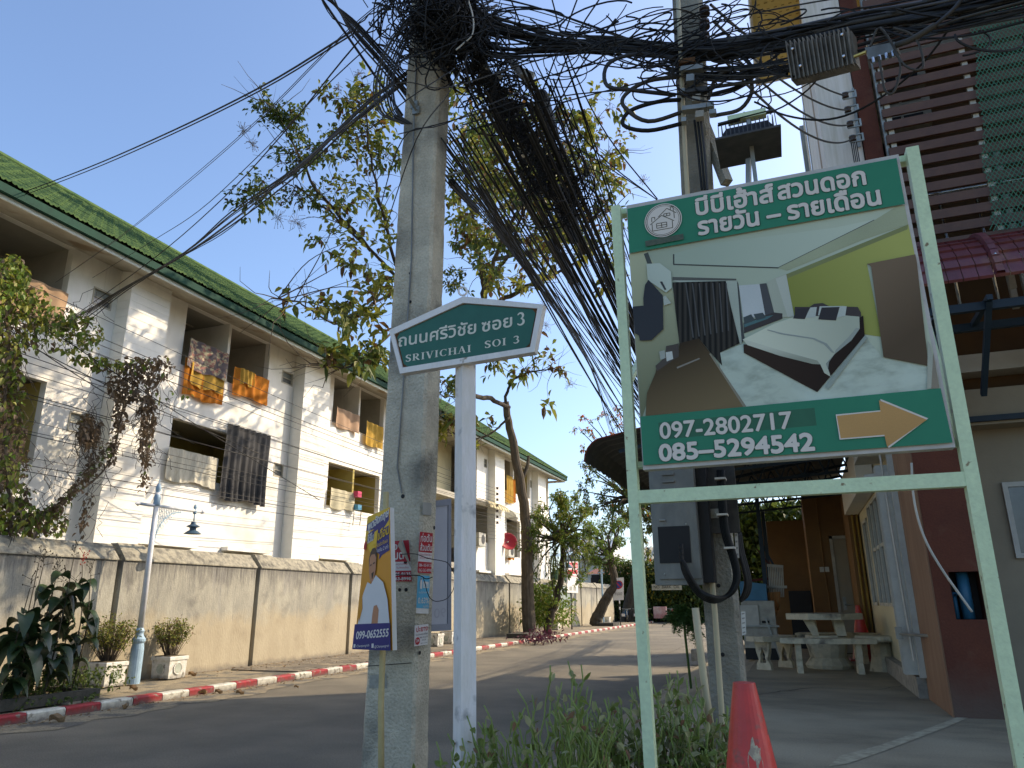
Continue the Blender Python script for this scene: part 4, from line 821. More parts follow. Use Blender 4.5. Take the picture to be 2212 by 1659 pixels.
# loose binding wire
pts = [PY(*sx(x, y), 4.15) for x, y in ((432, 718), (500, 735), (600, 745), (740, 750), (800, 780), (860, 765))]
tag(build('binding_wire', MB().tube(catmull(pts, 4), .003, 5), M['black']), 'rusty tie wire wound round the big pole below the stickers', 'wire')
pts = [PX(*sx(x, y), -2.12) for x, y in ((560, 552), (700, 548), (820, 590), (940, 610), (1010, 640), (1065, 750), (1060, 860), (1000, 960), (900, 990), (840, 960), (810, 900), (790, 820), (770, 760))]
tag(build('binding_wire', MB().tube(catmull(pts, 5), .0025, 5), M['black']), 'thin loose wire loop springing out from the right side of the big pole', 'wire')
# ================================================================ street name sign
M['sign_white'] = mat('sign_white', (.76, .75, .71), (.66, .65, .62), .6, 10, .2, 60, c3=(.30, .25, .20), s3=14, m3=(.66, .72), stretch=(1, 1, .4))
M['sign_post'] = mat('painted_post', (.68, .68, .68), (.58, .58, .59), .55, 14, .25, 80, c3=(.32, .33, .36), s3=9, m3=(.6, .7), stretch=(1, 1, .25))
M['sign_green'] = mat('sign_green', (.008, .125, .095), (.006, .105, .08), .45, 6)
M['rust'] = mat('rust', (.16, .07, .03), (.08, .04, .02), .9, 30)
M['letter'] = mat('letter_silver', (.66, .66, .60), (.58, .58, .53), .5, 9)
YS = 3.3
ss = thing('street_sign', (-1.46, YS, 0), 'green street name sign on a white square post reading SRIVICHAI SOI 3', 'street sign')
pb_ = PY(1003, 790, YS + .06); ang = math.radians(-38.8)
mb = MB(); ca, sa = math.cos(ang), math.sin(ang); hw = .04; bx, by = pb_.x, YS + .075; bx0 = PY(1007, 1650, YS + .075).x
def ringp(cx_, z, w=hw): return [(cx_ + u * ca - v * sa, by + u * sa + v * ca, z) for u, v in ((-w, -w), (w, -w), (w, w), (-w, w))]
mb.v = ringp(bx0 - .0, -.02) + ringp(bx, pb_.z + .02) + [(p[0], p[1], p[2] + .022) for p in ringp(bx, pb_.z + .02, .02)]
mb.f = [(3, 2, 1, 0)] + [(k, (k + 1) % 4, (k + 1) % 4 + 4, k + 4) for k in range(4)] + [(k + 4, (k + 1) % 4 + 4, (k + 1) % 4 + 8, k + 8) for k in range(4)] + [(8, 9, 10, 11)]; mb.m = [0] * 10
build('post', mb, M['sign_post'], ss)
outer = [PY(*p, YS) for p in ((840, 713), (1000, 640), (1174, 657.5), (1154, 760), (864, 807))]; inner = [PY(*p, YS) for p in ((851, 721.5), (1000, 654), (1161, 666), (1145, 749.5), (869, 794))]
fr = MB(); n = 5
for k in range(n):
    j = (k + 1) % n; fr.ext([outer[k], outer[j], inner[j], inner[k]], (0, .05, 0))
build('frame', fr, M['sign_white'], ss)
cen = sum(inner, Vector()) / 5
build('rust_edge', MB().add([p + Vector((0, .012, 0)) for p in inner], [(0, 1, 2, 3, 4)]), M['rust'], ss)
def chop(P, f):  # cut the corners
    out = []
    for k in range(len(P)):
        a, b, c = P[k - 1], P[k], P[(k + 1) % len(P)]; out += [b + (a - b).normalized() * f, b + (b - b), b + (c - b).normalized() * f][::2]
    return out
pl = [cen + (p - cen) * .975 + Vector((0, .008, 0)) for p in inner]
build('plate', MB().ext([Vector((p.x, YS + .009, p.z)) for p in chop(pl, .02)], (0, .002, 0)), M['sign_green'], ss)
build('hook_ring', MB().tube([PY(999.5 + 9 * math.cos(t * math.pi / 8), 629 + 9 * math.sin(t * math.pi / 8), YS + .025) for t in range(17)], .006, 6, caps=False), M['sign_white'], ss, smooth=True)
yl = YS + .0075
build('lettering', text_mb('ถนนศรีวิชัย', PY(861, 749, yl), PY(1028, 719, yl), .052, .56, (0, -1, 0), .0018, 5, up=(0, 0, 1)), M['letter'], ss)
build('lettering', text_mb('ซอย', PY(1041, 717, yl), PY(1106, 705, yl), .052, .56, (0, -1, 0), .0018, 5, up=(0, 0, 1)), M['letter'], ss)
# roman letters with serifs, drawn as strokes: (points, width per point)
def serif(word, p0, p1, h):
    W_ = {'S': .56, 'R': .70, 'I': .36, 'V': .70, 'C': .68, 'H': .76, 'A': .72, 'O': .74, '3': .52}
    T, N_ = .15, .055
    arc = lambda cx, cy, rx, ry, a0, a1, n=14: [(cx + rx * math.cos(math.radians(a0 + (a1 - a0) * k / n)), cy + ry * math.sin(math.radians(a0 + (a1 - a0) * k / n))) for k in range(n + 1)]
    def st(x0, y0, x1, y1, w): return [((x0, y0), (x1, y1)), (w, w)]
    def sf(x, y, w=.30): return [((x - w / 2, y), (x + w / 2, y)), (.045, .045)]
    def L(ch):
        if ch == 'I': return [st(.18, 0, .18, 1, T), sf(.18, .02), sf(.18, .98)]
        if ch == 'H': return [st(.16, 0, .16, 1, T), st(.60, 0, .60, 1, T), st(.16, .5, .6, .5, N_), sf(.16, .02), sf(.16, .98), sf(.6, .02), sf(.6, .98)]
        if ch == 'V': return [st(.14, .98, .37, 0, T), st(.58, .98, .37, 0, N_), sf(.13, .98), sf(.58, .98, .24)]
        if ch == 'A': return [st(.10, .02, .34, 1, N_), st(.34, 1, .58, 0, T), st(.2, .34, .48, .34, N_), sf(.10, .02, .24), sf(.58, .02)]
        if ch == 'O': a = arc(.37, .5, .27, .47, 0, 360, 28); return [(a, [N_ + (T - N_) * abs(math.cos(math.radians(k * 360 / 28))) ** 1.2 for k in range(29)])]
        if ch == 'C': a = arc(.38, .5, .27, .47, 45, 315, 22); return [(a, [N_ + (T - N_) * abs(math.cos(math.radians(45 + k * 270 / 22))) ** 1.3 * (1 if 6 < k < 16 else .5) for k in range(23)]), st(.585, .98, .585, .70, .04)]
        if ch == 'S': a = arc(.28, .74, .17, .22, 20, 200, 10)[:-1] + [(.12, .68), (.2, .58), (.34, .48), (.42, .38)] + arc(.27, .25, .18, .22, 15, -165, 10); n = len(a); return [(a, [N_ + (T - N_) * math.sin(math.pi * k / (n - 1)) ** .8 for k in range(n)]), st(.47, .98, .47, .74, .04), st(.09, .02, .09, .28, .04)]
        if ch == 'R': return [st(.16, 0, .16, 1, T), (arc(.3, .74, .2, .23, 90, -90, 12), [N_ + (T - N_) * math.sin(math.pi * k / 12) for k in range(13)]), st(.16, .97, .3, .97, N_), st(.16, .51, .3, .51, N_), st(.3, .5, .58, .03, T), sf(.16, .02), sf(.1, .98, .16), sf(.6, .02, .14)]
        if ch == '3': return [(arc(.24, .75, .17, .22, 160, -80, 12), [N_ + (T - N_) * math.sin(math.pi * k / 12) ** .8 for k in range(13)]), (arc(.24, .27, .2, .25, 85, -155, 14), [N_ + (T - N_) * math.sin(math.pi * k / 14) ** .8 for k in range(15)])]
        return []
    tot = sum(W_[c] + .06 for c in word) - .06; p0, p1 = Vector(p0), Vector(p1); r = (p1 - p0); sx_ = r.length / tot; r.normalize(); u = Vector((0, 0, 1)); mb = MB(); x = 0; k = 0
    for ch in word:
        for pts, ws in L(ch):
            k += 1; n = len(pts); vs = []
            for i, (a, b) in enumerate(pts):
                q0, q1 = pts[max(i - 1, 0)], pts[min(i + 1, n - 1)]; dx, dy = q1[0] - q0[0], q1[1] - q0[1]; l = math.hypot(dx, dy) or 1; w = ws[i] / 2
                for s_ in (1, -1): vs.append(p0 + r * ((x + a - dy / l * w * s_) * sx_) + u * ((b + dx / l * w * s_) * h) + Vector((0, -.0001 * (k % 5), 0)))
            mb.add(vs, [(2 * i, 2 * i + 1, 2 * i + 3, 2 * i + 2) for i in range(n - 1)])
        x += W_[ch] + .06
    return mb
build('lettering', serif('SRIVICHAI', PY(875, 782, yl), PY(1018, 760, yl), .039), M['letter'], ss)
build('lettering', serif('SOI', PY(1046, 752.5, yl), PY(1094, 745, yl), .039), M['letter'], ss)
build('lettering', serif('3', PY(1108, 742.5, yl), PY(1122, 740, yl), .039), M['letter'], ss)
build('lettering', serif('3', PY(1116, 703.5, yl), PY(1134, 700.5, yl), .068), M['letter'], ss)
# ================================================================ guest house billboard in its green frame
M['mint'] = mat('mint_paint', (.55, .70, .49), (.48, .62, .44), .45, 10, .1, 60, c3=(.22, .17, .10), s3=22, m3=(.66, .71), speck=.06, ss=60)
M['bb_green'] = mat('billboard_green', (.010, .22, .135), (.009, .19, .12), .5, 2, spec=.2)
M['bb_white'] = mat('vinyl_white', (.52, .50, .50), (.42, .41, .41), .6, 9, .2, 60)
YB = 3.0
bb = thing('billboard', (0, YB, 0), 'large billboard in a mint green frame with a bedroom picture and orange arrow', 'billboard')
def bar(a, b, w, d, y=None, name='frame_bar', m='mint'):
    return build(name, MB().beam(a, b, d, w, up=(1, 0, 0)) if False else MB().beam(a, b, w, d, up=(0, 1, 0)), M[m], bb)
y2 = YB + .02
def vpost(xa, xb, z0, z1, w, y=y2): return build('frame_post', MB().add([(xx + dx, y + dy, z) for xx, z in ((xa, z0), (xb, z1)) for dx, dy in ((-w / 2, -.02), (w / 2, -.02), (w / 2, .03), (-w / 2, .03))], [(3, 2, 1, 0), (4, 5, 6, 7), (0, 1, 5, 4), (1, 2, 6, 5), (2, 3, 7, 6), (3, 0, 4, 7)]), M['mint'], bb)
l0, l1 = PY(1409, 1659, y2), PY(1331, 448, y2); r0_, r1_ = PY(2199, 1600, y2), PY(1969, 322, y2)
vpost(l0.x + .001, l1.x, -.02, l1.z, .042); vpost(r0_.x, r1_.x, .3, r1_.z, .046)
def hbar(px0, py0, px1, py1, h, y=y2):
    a, b = PY(px0, py0, y), PY(px1, py1, y); zz = (a.z + b.z) / 2; return build('frame_bar', MB().box(a.x, b.x, y - .018, y + .028, zz - h / 2, zz + h / 2), M['mint'], bb)
hbar(1372, 1066, 2102, 1045, .052); hbar(1376, 1002, 2092, 960, .025, y2 + .045); hbar(1340, 460, 1966, 346, .028, y2 + .045)
for pa, pb2 in ((PY(1990, 650, 3.5), PY(2075, 960, 3.06)), (PY(1390, 760, 3.6), PY(1352, 840, 3.06))): build('brace', MB().beam(pa, pb2, .025), M['mint'], bb)
build('floodlight_bracket', MB().beam(PY(1617, 400, 3.06), PY(1617, 345, 3.1), .02), M['steel'], bb)
box_c = [PY(*p, YB) for p in ((1353, 444), (1941, 333), (2064, 966), (1389, 1015))]
for p in box_c: pass
xl, xr_, zt_, zb_ = (box_c[0].x + box_c[3].x) / 2, (box_c[1].x + box_c[2].x) / 2, (box_c[0].z + box_c[1].z) / 2, (box_c[2].z + box_c[3].z) / 2
build('panel', MB().ext(box_c, (0, .052, 0)), M['bb_white'], bb)
K = [0]
def bp(pts, m, name='print'):
    K[0] += 1; y = YB - .0005 - K[0] * .00016
    if isinstance(m, tuple): m = mat('print_' + str(K[0]), m, tuple(x * .80 for x in m), .45, 3.2, mix=(.3, .7), detail=1.5, speck=.05, ss=300)
    return build(name, MB().add([Vector((PY(px, py, YB).x, y, PY(px, py, YB).z)) for px, py in pts], [tuple(range(len(pts)))]), m, bb)
A = lambda x, y: (1316.7 + x * .3026, 548.6 + y * .3026)
Bc = lambda x, y: (1470.3 + x * .3353, 548.6 + y * .3353)
ceil = (.42, .51, .46)
GP = lambda a, b, c1, c2, f=0: gmat('print_g%d' % K[0], c1, c2, PY(*a, YB), PY(*b, YB), folds=f)
bp([(1359, 549), (1953, 443), (2031, 840), (1384, 901)], GP((1400, 620), (1850, 560), (.34, .42, .37), (.46, .55, .49)), 'picture')
bp([(1359, 549), (1396, 542), (1432, 600), (1462, 640), (1474, 760), (1420, 800), (1388, 901), (1384, 901)], GP((1365, 560), (1400, 880), (.44, .48, .37), (.17, .19, .13)))
bp([A(455, 0), A(700, -70), Bc(1000, -170)[:2], (1889, 474), A(1205, 100), A(468, 76)], GP((1500, 540), (1850, 480), (.36, .46, .42), (.50, .60, .56)))
for a, b, w in ((A(458, 2), A(458, 75), 1.6), (A(455, 75), A(1205, 100), 1.4), (A(1205, 100), (1889, 476), 1.4)):
    dx, dy = b[0] - a[0], b[1] - a[1]; l = math.hypot(dx, dy); nx, ny = -dy / l * w, dx / l * w
    bp([(a[0] + nx, a[1] + ny), (b[0] + nx, b[1] + ny), (b[0] - nx, b[1] - ny), (a[0] - nx, a[1] - ny)], (.06, .065, .055))
bp([A(245, 0), A(275, -10), A(305, 70), A(270, 70)], (.06, .07, .06))
bp([(1889, 476), (1937, 446), (1954, 443), (1962, 485), (1860, 520), (1700, 585), (1681, 579)], (.38, .42, .28))
bp([(1698, 593), (1962, 485), (1978, 560), (1873, 572), (1904, 728), (1865, 722), (1712, 684)], GP((1720, 660), (1930, 520), (.24, .27, .075), (.40, .43, .15)), 'picture')
bp([(1698, 593), (1962, 485), (1960, 496), (1700, 602)], (.22, .24, .09))
bp([A(450, 165), A(905, 178), A(905, 190), A(450, 190)], (.10, .10, .085)); bp([A(450, 190), A(910, 192), A(945, 640), A(930, 650), A(850, 330)], (.42, .48, .42))
bp([A(910, 192), A(920, 215), A(960, 580), A(965, 600), A(945, 640)], (.06, .06, .055))
bp([Bc(375, 205), Bc(510, 195), Bc(552, 392), Bc(405, 425)], (.55, .60, .62)); bp([Bc(508, 195), Bc(552, 190), Bc(604, 385), Bc(545, 395)], (.07, .07, .07))
bp([Bc(555, 185), Bc(610, 155), Bc(680, 130), Bc(732, 405), Bc(650, 412), Bc(604, 385)], (.44, .48, .40)); bp([Bc(612, 160), Bc(680, 135), Bc(732, 405), Bc(690, 408)], (.52, .56, .50))
bp([Bc(405, 445), Bc(600, 378), Bc(656, 385), Bc(656, 418), Bc(410, 512)], (.045, .032, .026)); bp([Bc(408, 450), Bc(545, 405), Bc(600, 395), Bc(560, 420), Bc(410, 475)], (.06, .16, .17))
bp([Bc(405, 410), Bc(455, 390), Bc(480, 430), Bc(412, 455)], (.05, .07, .07)); bp([Bc(470, 390), Bc(530, 380), Bc(548, 412), Bc(490, 430)], (.05, .07, .07))
bp([A(790, 708), A(945, 645), A(975, 640), (1865, 722), (1906, 773), (2003, 790), (2012, 842), (1612, 880), (1590, 860), (1555, 800)], mat('print_marble', (.46, .54, .47), (.27, .32, .27), .45, 9, mix=(.45, .7), stretch=(1, 1, 2.2), c3=(.50, .60, .55), s3=5), 'picture')
bp([A(450, 205), A(830, 195), A(865, 370), A(930, 640), A(790, 705), A(805, 800), A(720, 705), A(640, 605), A(500, 640), A(470, 400)], GP((1455, 700), (1596, 690), (.012, .012, .012), (.05, .047, .044), 12), 'picture')
for k in range(7):
    a, b = A(545 + k * 48, 212), A(600 + k * 42, 600 - k * 8); bp([(a[0] - 1.4, a[1]), (a[0] + 1.4, a[1]), (b[0] + 1, b[1]), (b[0] - 2, b[1])], (.075, .072, .068))
bp([A(500, 640), A(640, 605), A(720, 710), A(1210 - 200, 1140), (1612, 880), (1395, 899), (1398, 850), A(330, 850), A(340, 800), A(495, 735)], GP((1440, 760), (1500, 895), (.045, .03, .019), (.19, .14, .085)), 'picture')
bp([A(712, 715), A(722, 712), (1612, 879), (1606, 880)], (.26, .23, .17))
bp([A(405, 660), A(460, 650), A(495, 640), A(497, 735), A(455, 760), A(340, 840), A(330, 800), A(400, 740)], (.07, .05, .035)); bp([A(402, 705), A(448, 697), A(456, 752), A(410, 770)], (.55, .58, .56)); bp([A(356, 700), A(395, 690), A(402, 745), A(365, 760)], (.35, .38, .35))
bp([A(480, 810), A(640, 745), A(650, 752), A(485, 822)], (.25, .22, .18))
bp([A(265, 75), A(360, 70), A(440, 130), A(447, 245), A(405, 280), A(275, 190)], (.48, .56, .50)); bp([A(360, 202), A(378, 200), A(408, 258), A(395, 262)], (.03, .03, .03))
bp([A(385, 310), A(400, 300), A(442, 355), A(390, 372)], (.45, .5, .45))
bp([A(255, 225), A(280, 188), A(382, 300), A(386, 540), A(300, 620), A(218, 622), A(212, 585), A(182, 570), A(166, 380), A(245, 372), A(243, 320)], (.022, .022, .024), 'picture')
bp([Bc(735, 345), Bc(830, 345), Bc(860, 325), Bc(915, 320), Bc(955, 340), Bc(1140, 345), Bc(1160, 380), Bc(1175, 505), Bc(735, 420)], (.055, .035, .028), 'picture')
bp([Bc(405, 585), Bc(408, 640), Bc(880, 893), Bc(1185, 530), Bc(1175, 400), Bc(900, 600)], GP((1610, 750), (1860, 720), (.045, .028, .022), (.022, .014, .012)), 'picture')
bp([Bc(400, 555), Bc(600, 455), Bc(735, 408), Bc(1060, 400), Bc(1150, 408), Bc(1153, 485), Bc(1100, 560), Bc(990, 650), Bc(935, 710), Bc(967, 795), Bc(925, 770), Bc(900, 715), Bc(850, 712), Bc(640, 660), Bc(430, 590)], GP((1640, 730), (1830, 700), (.62, .68, .62), (.40, .46, .42)), 'picture')
bp([Bc(400, 555), Bc(430, 590), Bc(640, 660), Bc(850, 712), Bc(900, 715), Bc(880, 690), Bc(660, 630), Bc(430, 560)], GP((1700, 745), (1705, 780), (.55, .6, .56), (.30, .34, .31)))
bp([Bc(990, 650), Bc(935, 710), Bc(967, 795), Bc(950, 740), Bc(955, 700)], (.30, .34, .31)); bp([Bc(1153, 485), Bc(1100, 560), Bc(990, 650), Bc(1000, 620), Bc(1080, 540), Bc(1130, 480)], (.34, .39, .36))
bp([Bc(560, 490), Bc(660, 515), Bc(860, 545), Bc(940, 580), Bc(990, 640), Bc(975, 640), Bc(925, 588), Bc(850, 553), Bc(650, 523), Bc(558, 496)], (.33, .38, .36))
bp([Bc(800, 418), Bc(835, 350), Bc(877, 346), Bc(868, 412)], (.50, .56, .53)); bp([Bc(724, 420), Bc(750, 358), Bc(832, 352), Bc(800, 424)], (.03, .02, .018))
bp([Bc(885, 400), Bc(895, 342), Bc(1040, 340), Bc(1069, 342), Bc(1060, 402), Bc(1000, 418)], (.52, .58, .55)); bp([Bc(886, 426), Bc(908, 350), Bc(1024, 346), Bc(1000, 433)], (.03, .02, .018))
bp([Bc(1198, 70), Bc(1510, 8), Bc(1520, 60), Bc(1592, 700), Bc(1590, 725), Bc(1305, 668), Bc(1225, 85)], GP((1890, 600), (2000, 700), (.19, .135, .10), (.10, .07, .05)), 'picture')
bp([Bc(1590, 560), Bc(1606, 590), Bc(1625, 700), Bc(1612, 872), Bc(1585, 872)], (.40, .42, .36)); bp([Bc(1625, 640), Bc(1665, 868), Bc(1612, 872)], (.26, .22, .17))
bp([Bc(930, 855), Bc(1185, 530), Bc(1205, 545), Bc(1150, 610), Bc(950, 880)], (.30, .36, .33))
# green bands
bp([(1356, 453), (1936, 344), (1954, 443), (1360, 549)], M['bb_green'], 'band'); bp([(1384, 901), (2031, 840), (2057, 957), (1391, 1006)], M['bb_green'], 'band')
dkg = mat('patch_green', (.012, .135, .075), None, .5)
bp([(1423, 914), (1759, 882), (1764, 920), (1426, 951)], dkg, 'patch')
def bt(body, p0, p1, h, m, ref, layers, thick, name='lettering'):
    K[0] += 1; y = YB - .0005 - K[0] * .00016; a, b = PY(*p0, YB), PY(*p1, YB); a.y = b.y = y; z = (a.z + b.z) / 2; a.z = b.z = z; K[0] += 2
    return build(name, text_mb(body, a, b, h, ref, (0, -1, 0), thick, layers, up=(0, 0, 1), step=.0001), m, bb)
olv = mat('olive_edge', (.01, .075, .055)); ltr = mat('vinyl_letter', (.66, .61, .58), (.62, .57, .54), .5, 3)
for body, p0, p1, h, rf in (('บีบีเฮ้าส์', (1506, 467), (1672, 437), .062, .56), ('สวนดอก', (1683, 434), (1870, 400), .062, .56), ('รายวัน – รายเดือน', (1511, 512), (1902, 441), .062, .56)):
    bt(body, p0, p1, h, olv, rf, 9, .0062); bt(body, p0, p1, h, ltr, rf, 9, .0042)
bt('097-2802717', (1428, 950), (1712, 925), .069, ltr, .72, 5, .0022)
bt('085–5294542', (1427, 997), (1759, 973), .069, olv, .72, 9, .0055); bt('085–5294542', (1427, 997), (1759, 973), .069, ltr, .72, 9, .0040)
ar = [Bc(1005, 1048), Bc(1285, 1020), Bc(1275, 948), Bc(1583, 1073), Bc(1328, 1248), Bc(1310, 1170), Bc(1030, 1193)]
cxa, cya = sum(p[0] for p in ar) / 7, sum(p[1] for p in ar) / 7
bp([(x + (5 if x > cxa else -4) * .6, y + (4 if y > cya else -4) * .7) for x, y in ar], ltr, 'arrow_edge'); bp(ar, (.55, .29, .10), 'arrow')
# round logo with two little houses
lc = (1433.5, 479)
def ell(rx, ry, n=36): q = PY(*lc, YB); return [(q.x + rx * math.cos(2 * math.pi * k / n), q.z + ry * math.sin(2 * math.pi * k / n)) for k in range(n)]
def bpw(pts, m, name='logo'):
    K[0] += 1; y = YB - .0005 - K[0] * .00016; build(name, MB().add([(a, y, b) for a, b in pts], [tuple(range(len(pts)))]), m, bb)
brn = mat('logo_brown', (.085, .075, .05)); q = PY(*lc, YB)
bpw(ell(.083, .083), ltr); bpw(ell(.079, .079), brn); bpw(ell(.0755, .0755), ltr); bpw(ell(.0715, .0715), brn); bpw(ell(.0695, .0695), ltr)
K[0] += 1; yl2 = YB - .0005 - K[0] * .00016; lg = MB()
def ln(x0, z0, x1, z1, w=.0035): lg.beam((q.x + x0, yl2, q.z + z0), (q.x + x1, yl2, q.z + z1), .0003, w, up=(0, 1, 0)) if False else lg.add([(q.x + x0 - (z1 - z0) / math.hypot(x1 - x0, z1 - z0) * w / 2, yl2, q.z + z0 + (x1 - x0) / math.hypot(x1 - x0, z1 - z0) * w / 2), (q.x + x0 + (z1 - z0) / math.hypot(x1 - x0, z1 - z0) * w / 2, yl2, q.z + z0 - (x1 - x0) / math.hypot(x1 - x0, z1 - z0) * w / 2), (q.x + x1 + (z1 - z0) / math.hypot(x1 - x0, z1 - z0) * w / 2, yl2, q.z + z1 - (x1 - x0) / math.hypot(x1 - x0, z1 - z0) * w / 2), (q.x + x1 - (z1 - z0) / math.hypot(x1 - x0, z1 - z0) * w / 2, yl2, q.z + z1 + (x1 - x0) / math.hypot(x1 - x0, z1 - z0) * w / 2)], [(0, 1, 2, 3)])
for a in ((-.05, -.045, .04, -.045), (-.05, -.045, -.05, -.01), (.04, -.045, .04, -.01), (-.058, -.012, -.005, .025), (-.005, .025, .048, -.012), (-.02, .02, .02, .055), (.02, .055, .06, .025), (.05, .03, .05, .0), (-.03, -.012, .015, -.012), (-.03, -.035, .015, -.035), (-.03, -.035, -.03, -.012), (.015, -.035, .015, -.012), (-.0075, -.035, -.0075, -.012), (-.03, -.0235, .015, -.0235), (.005, .03, .032, .03), (.005, .018, .032, .018), (.005, .018, .005, .03), (.032, .018, .032, .03), (.018, .018, .018, .03), (-.05, .0, -.05, .022), (-.036, .01, -.036, .022), (-.05, .022, -.036, .022), (.036, .045, .036, .06), (.048, .035, .048, .06), (.036, .06, .048, .06)): ln(*a)
build('logo', lg, brn, bb)
bp([(1395, 524), (1477, 508), (1478, 520), (1396, 536)], mat('painted_over', (.05, .085, .06), (.09, .11, .08), .6, 60), 'patch')
# floodlight on top of the billboard
fl = thing('floodlight', PY(1616, 345, 3.12), 'black finned floodlight mounted over the top edge of the billboard', 'floodlight')
c = PY(1616, 300, 3.12)
body = MB().add([(c.x - .12, 3.0, c.z - .05), (c.x + .12, 3.0, c.z - .05), (c.x + .12, 3.24, c.z - .03), (c.x - .12, 3.24, c.z - .03), (c.x - .09, 3.05, c.z + .03), (c.x + .09, 3.05, c.z + .03), (c.x + .09, 3.2, c.z + .04), (c.x - .09, 3.2, c.z + .04)], [(0, 3, 2, 1), (4, 5, 6, 7), (0, 1, 5, 4), (1, 2, 6, 5), (2, 3, 7, 6), (3, 0, 4, 7)])
build('housing', body, M['black'], fl)
M['dark_metal'] = mat('dark_metal', (.035, .036, .038), (.06, .06, .06), .5, 20)
for k in range(13): x = c.x - .11 + k * .0183; build('fin', MB().ext([(x, 2.995, c.z - .045), (x, 3.03, c.z + .04), (x, 3.21, c.z + .052), (x, 3.24, c.z - .02)], (.004, 0, 0)), M['dark_metal'], fl)
build('rim', MB().ext([(c.x - .14, 2.98, c.z - .062), (c.x + .14, 2.98, c.z - .062), (c.x + .14, 3.26, c.z - .042), (c.x - .14, 3.26, c.z - .042)], (0, 0, .01)), M['dark_metal'], fl)
build('bracket', MB().beam((c.x - .125, 3.1, c.z + .095), (c.x + .125, 3.1, c.z + .105), .02, .008).beam((c.x - .125, 3.1, c.z + .095), (c.x - .13, 3.12, c.z - .04), .004, .004).beam((c.x + .125, 3.1, c.z + .105), (c.x + .13, 3.12, c.z - .03), .004, .004), M['dark_metal'], fl)
build('mount', MB().box(c.x - .08, c.x + .09, 3.09, 3.13, c.z + .095, c.z + .125), M['mint'], fl); build('stem', MB().beam((c.x + .01, 3.11, c.z + .1), (c.x + .012, 3.11, c.z - .3), .018), M['steel'], fl)
# ================================================================ meter cabinet, conduits, cable loops on the slim pole
mc = thing('meter_cabinet', (-.56, 4.1, 1.63), 'galvanised steel meter cabinet hung on the slim pole under the billboard', 'cabinet')
build('body', MB().box(-.70, -.455, 4.02, 4.2, 1.63, 2.42), M['galv'], mc)
build('side', MB().box(-.4549, -.40, 4.06, 4.2, 1.64, 2.42), M['black'], mc)
build('door', MB().box(-.675, -.458, 4.0, 4.018, 1.66, 2.4), M['galv'], mc)
build('knock_out', MB().box(-.665, -.50, 3.994, 3.9995, 1.74, 1.93), M['black'], mc)
for k in range(3): zz = PY(1450, 1024 + k * 16, 4.0).z; build('louvre', MB().box(-.625, -.56, 3.985, 3.9995, zz - .006, zz + .006), M['galv'], mc)
build('latch', MB().tube([PY(1424, 1124, 3.99), PY(1437, 1124, 3.99)], .006, 6), M['steel'], mc)
for x, y in ((1431, 1163), (1482, 1132), (1482, 1155), (1436, 1240), (1430, 1145)): q = PY(x, y, 3.999); build('rivet', MB().lathe([(.006, 0), (.004, .004)], q, 8, axis=(0, -1, 0)), M['steel'], mc)
build('backing_plate', MB().box(-.40, -.255, 4.17, 4.198, 1.90, 2.45), M['dark_metal'], MP)
q = PY(1542, 1109, 4.16); build('nut_plate', MB().box(q.x - .025, q.x + .025, 4.16, 4.169, q.z - .025, q.z + .025).lathe([(.012, 0), (.012, .02)], (q.x, 4.16, q.z), 6, axis=(0, -1, 0)), M['steel'], MP)
build('backing_plate', MB().box(-.42, -.25, 4.17, 4.198, 3.32, 3.62), M['dark_metal'], MP)
tag(build('conduit', MB().tube([PY(x, y, 4.13) for x, y in ((1465, 0), (1480, 330), (1520, 1020), (1527, 1120), (1545, 1330), (1563, 1600), (1568, 1680))], .0145, 10), M['pvc_cream'], smooth=True), 'long cream plastic conduit running up the front of the slim pole', 'conduit')
tag(build('conduit', MB().tube([PY(x, y, 3.9) for x, y in ((1502, 1313), (1512, 1400), (1525, 1500), (1538, 1590))], .018, 10), M['pvc_cream'], smooth=True), 'short open cream pipe standing beside the slim pole near the shrub', 'conduit')
M['cable'] = mat('cable_black', (.009, .009, .009), (.015, .015, .015), .6, 30, spec=.25)
for k in range(4):
    o = k * 3.2; pts = [(1552 + o, 1015), (1556 + o, 1090), (1562 + o, 1150), (1580 + o * .9, 1205), (1588 + o * .8, 1245), (1580 + o * .6, 1275), (1562 + o * .3, 1293 - o * .3), (1538, 1299 - o), (1510 + o * .2, 1285 - o), (1488 + o * .3, 1255 - o), (1475 + o * .2, 1225 - o), (1471, 1175 + o * 4)]
    tag(build('power_cable', MB().tube(catmull([PY(x, y, (4.10 if i < 7 else 3.96 if i < 9 else 3.93) - k * .012) for i, (x, y) in enumerate(pts)], 5), .0115, 8), M['cable'], smooth=True), 'thick black power cable looping from the slim pole into the meter cabinet', 'cable', 'cables looping into the meter cabinet')
for k in range(3):
    o = k * 4; pts = [(1590 + o, 1150), (1596 + o, 1190), (1608 + o, 1235), (1612 + o, 1262), (1606 + o, 1285), (1598, 1298)]
    tag(build('power_cable', MB().tube(catmull([PY(x, y, 4.34 + k * .02) for x, y in pts], 5), .0115, 8), M['cable'], smooth=True), 'thick black power cable bowed out behind the slim pole', 'cable', 'cables bowed out behind the slim pole')
for y in (1033, 1111, 1183):
    a = PY(1552 if y < 1100 else (1556 if y < 1150 else 1572), y, 4.03); build('cable_tie', MB().box(a.x - .02, a.x + .035, 4.03, 4.12, a.z - .005, a.z + .005), M['pipe_white'], MP)
def s_v(s):
    for k in range(5): s.rect(.2, .06 + k * .2, .8, .12 + k * .2, I['grey'])
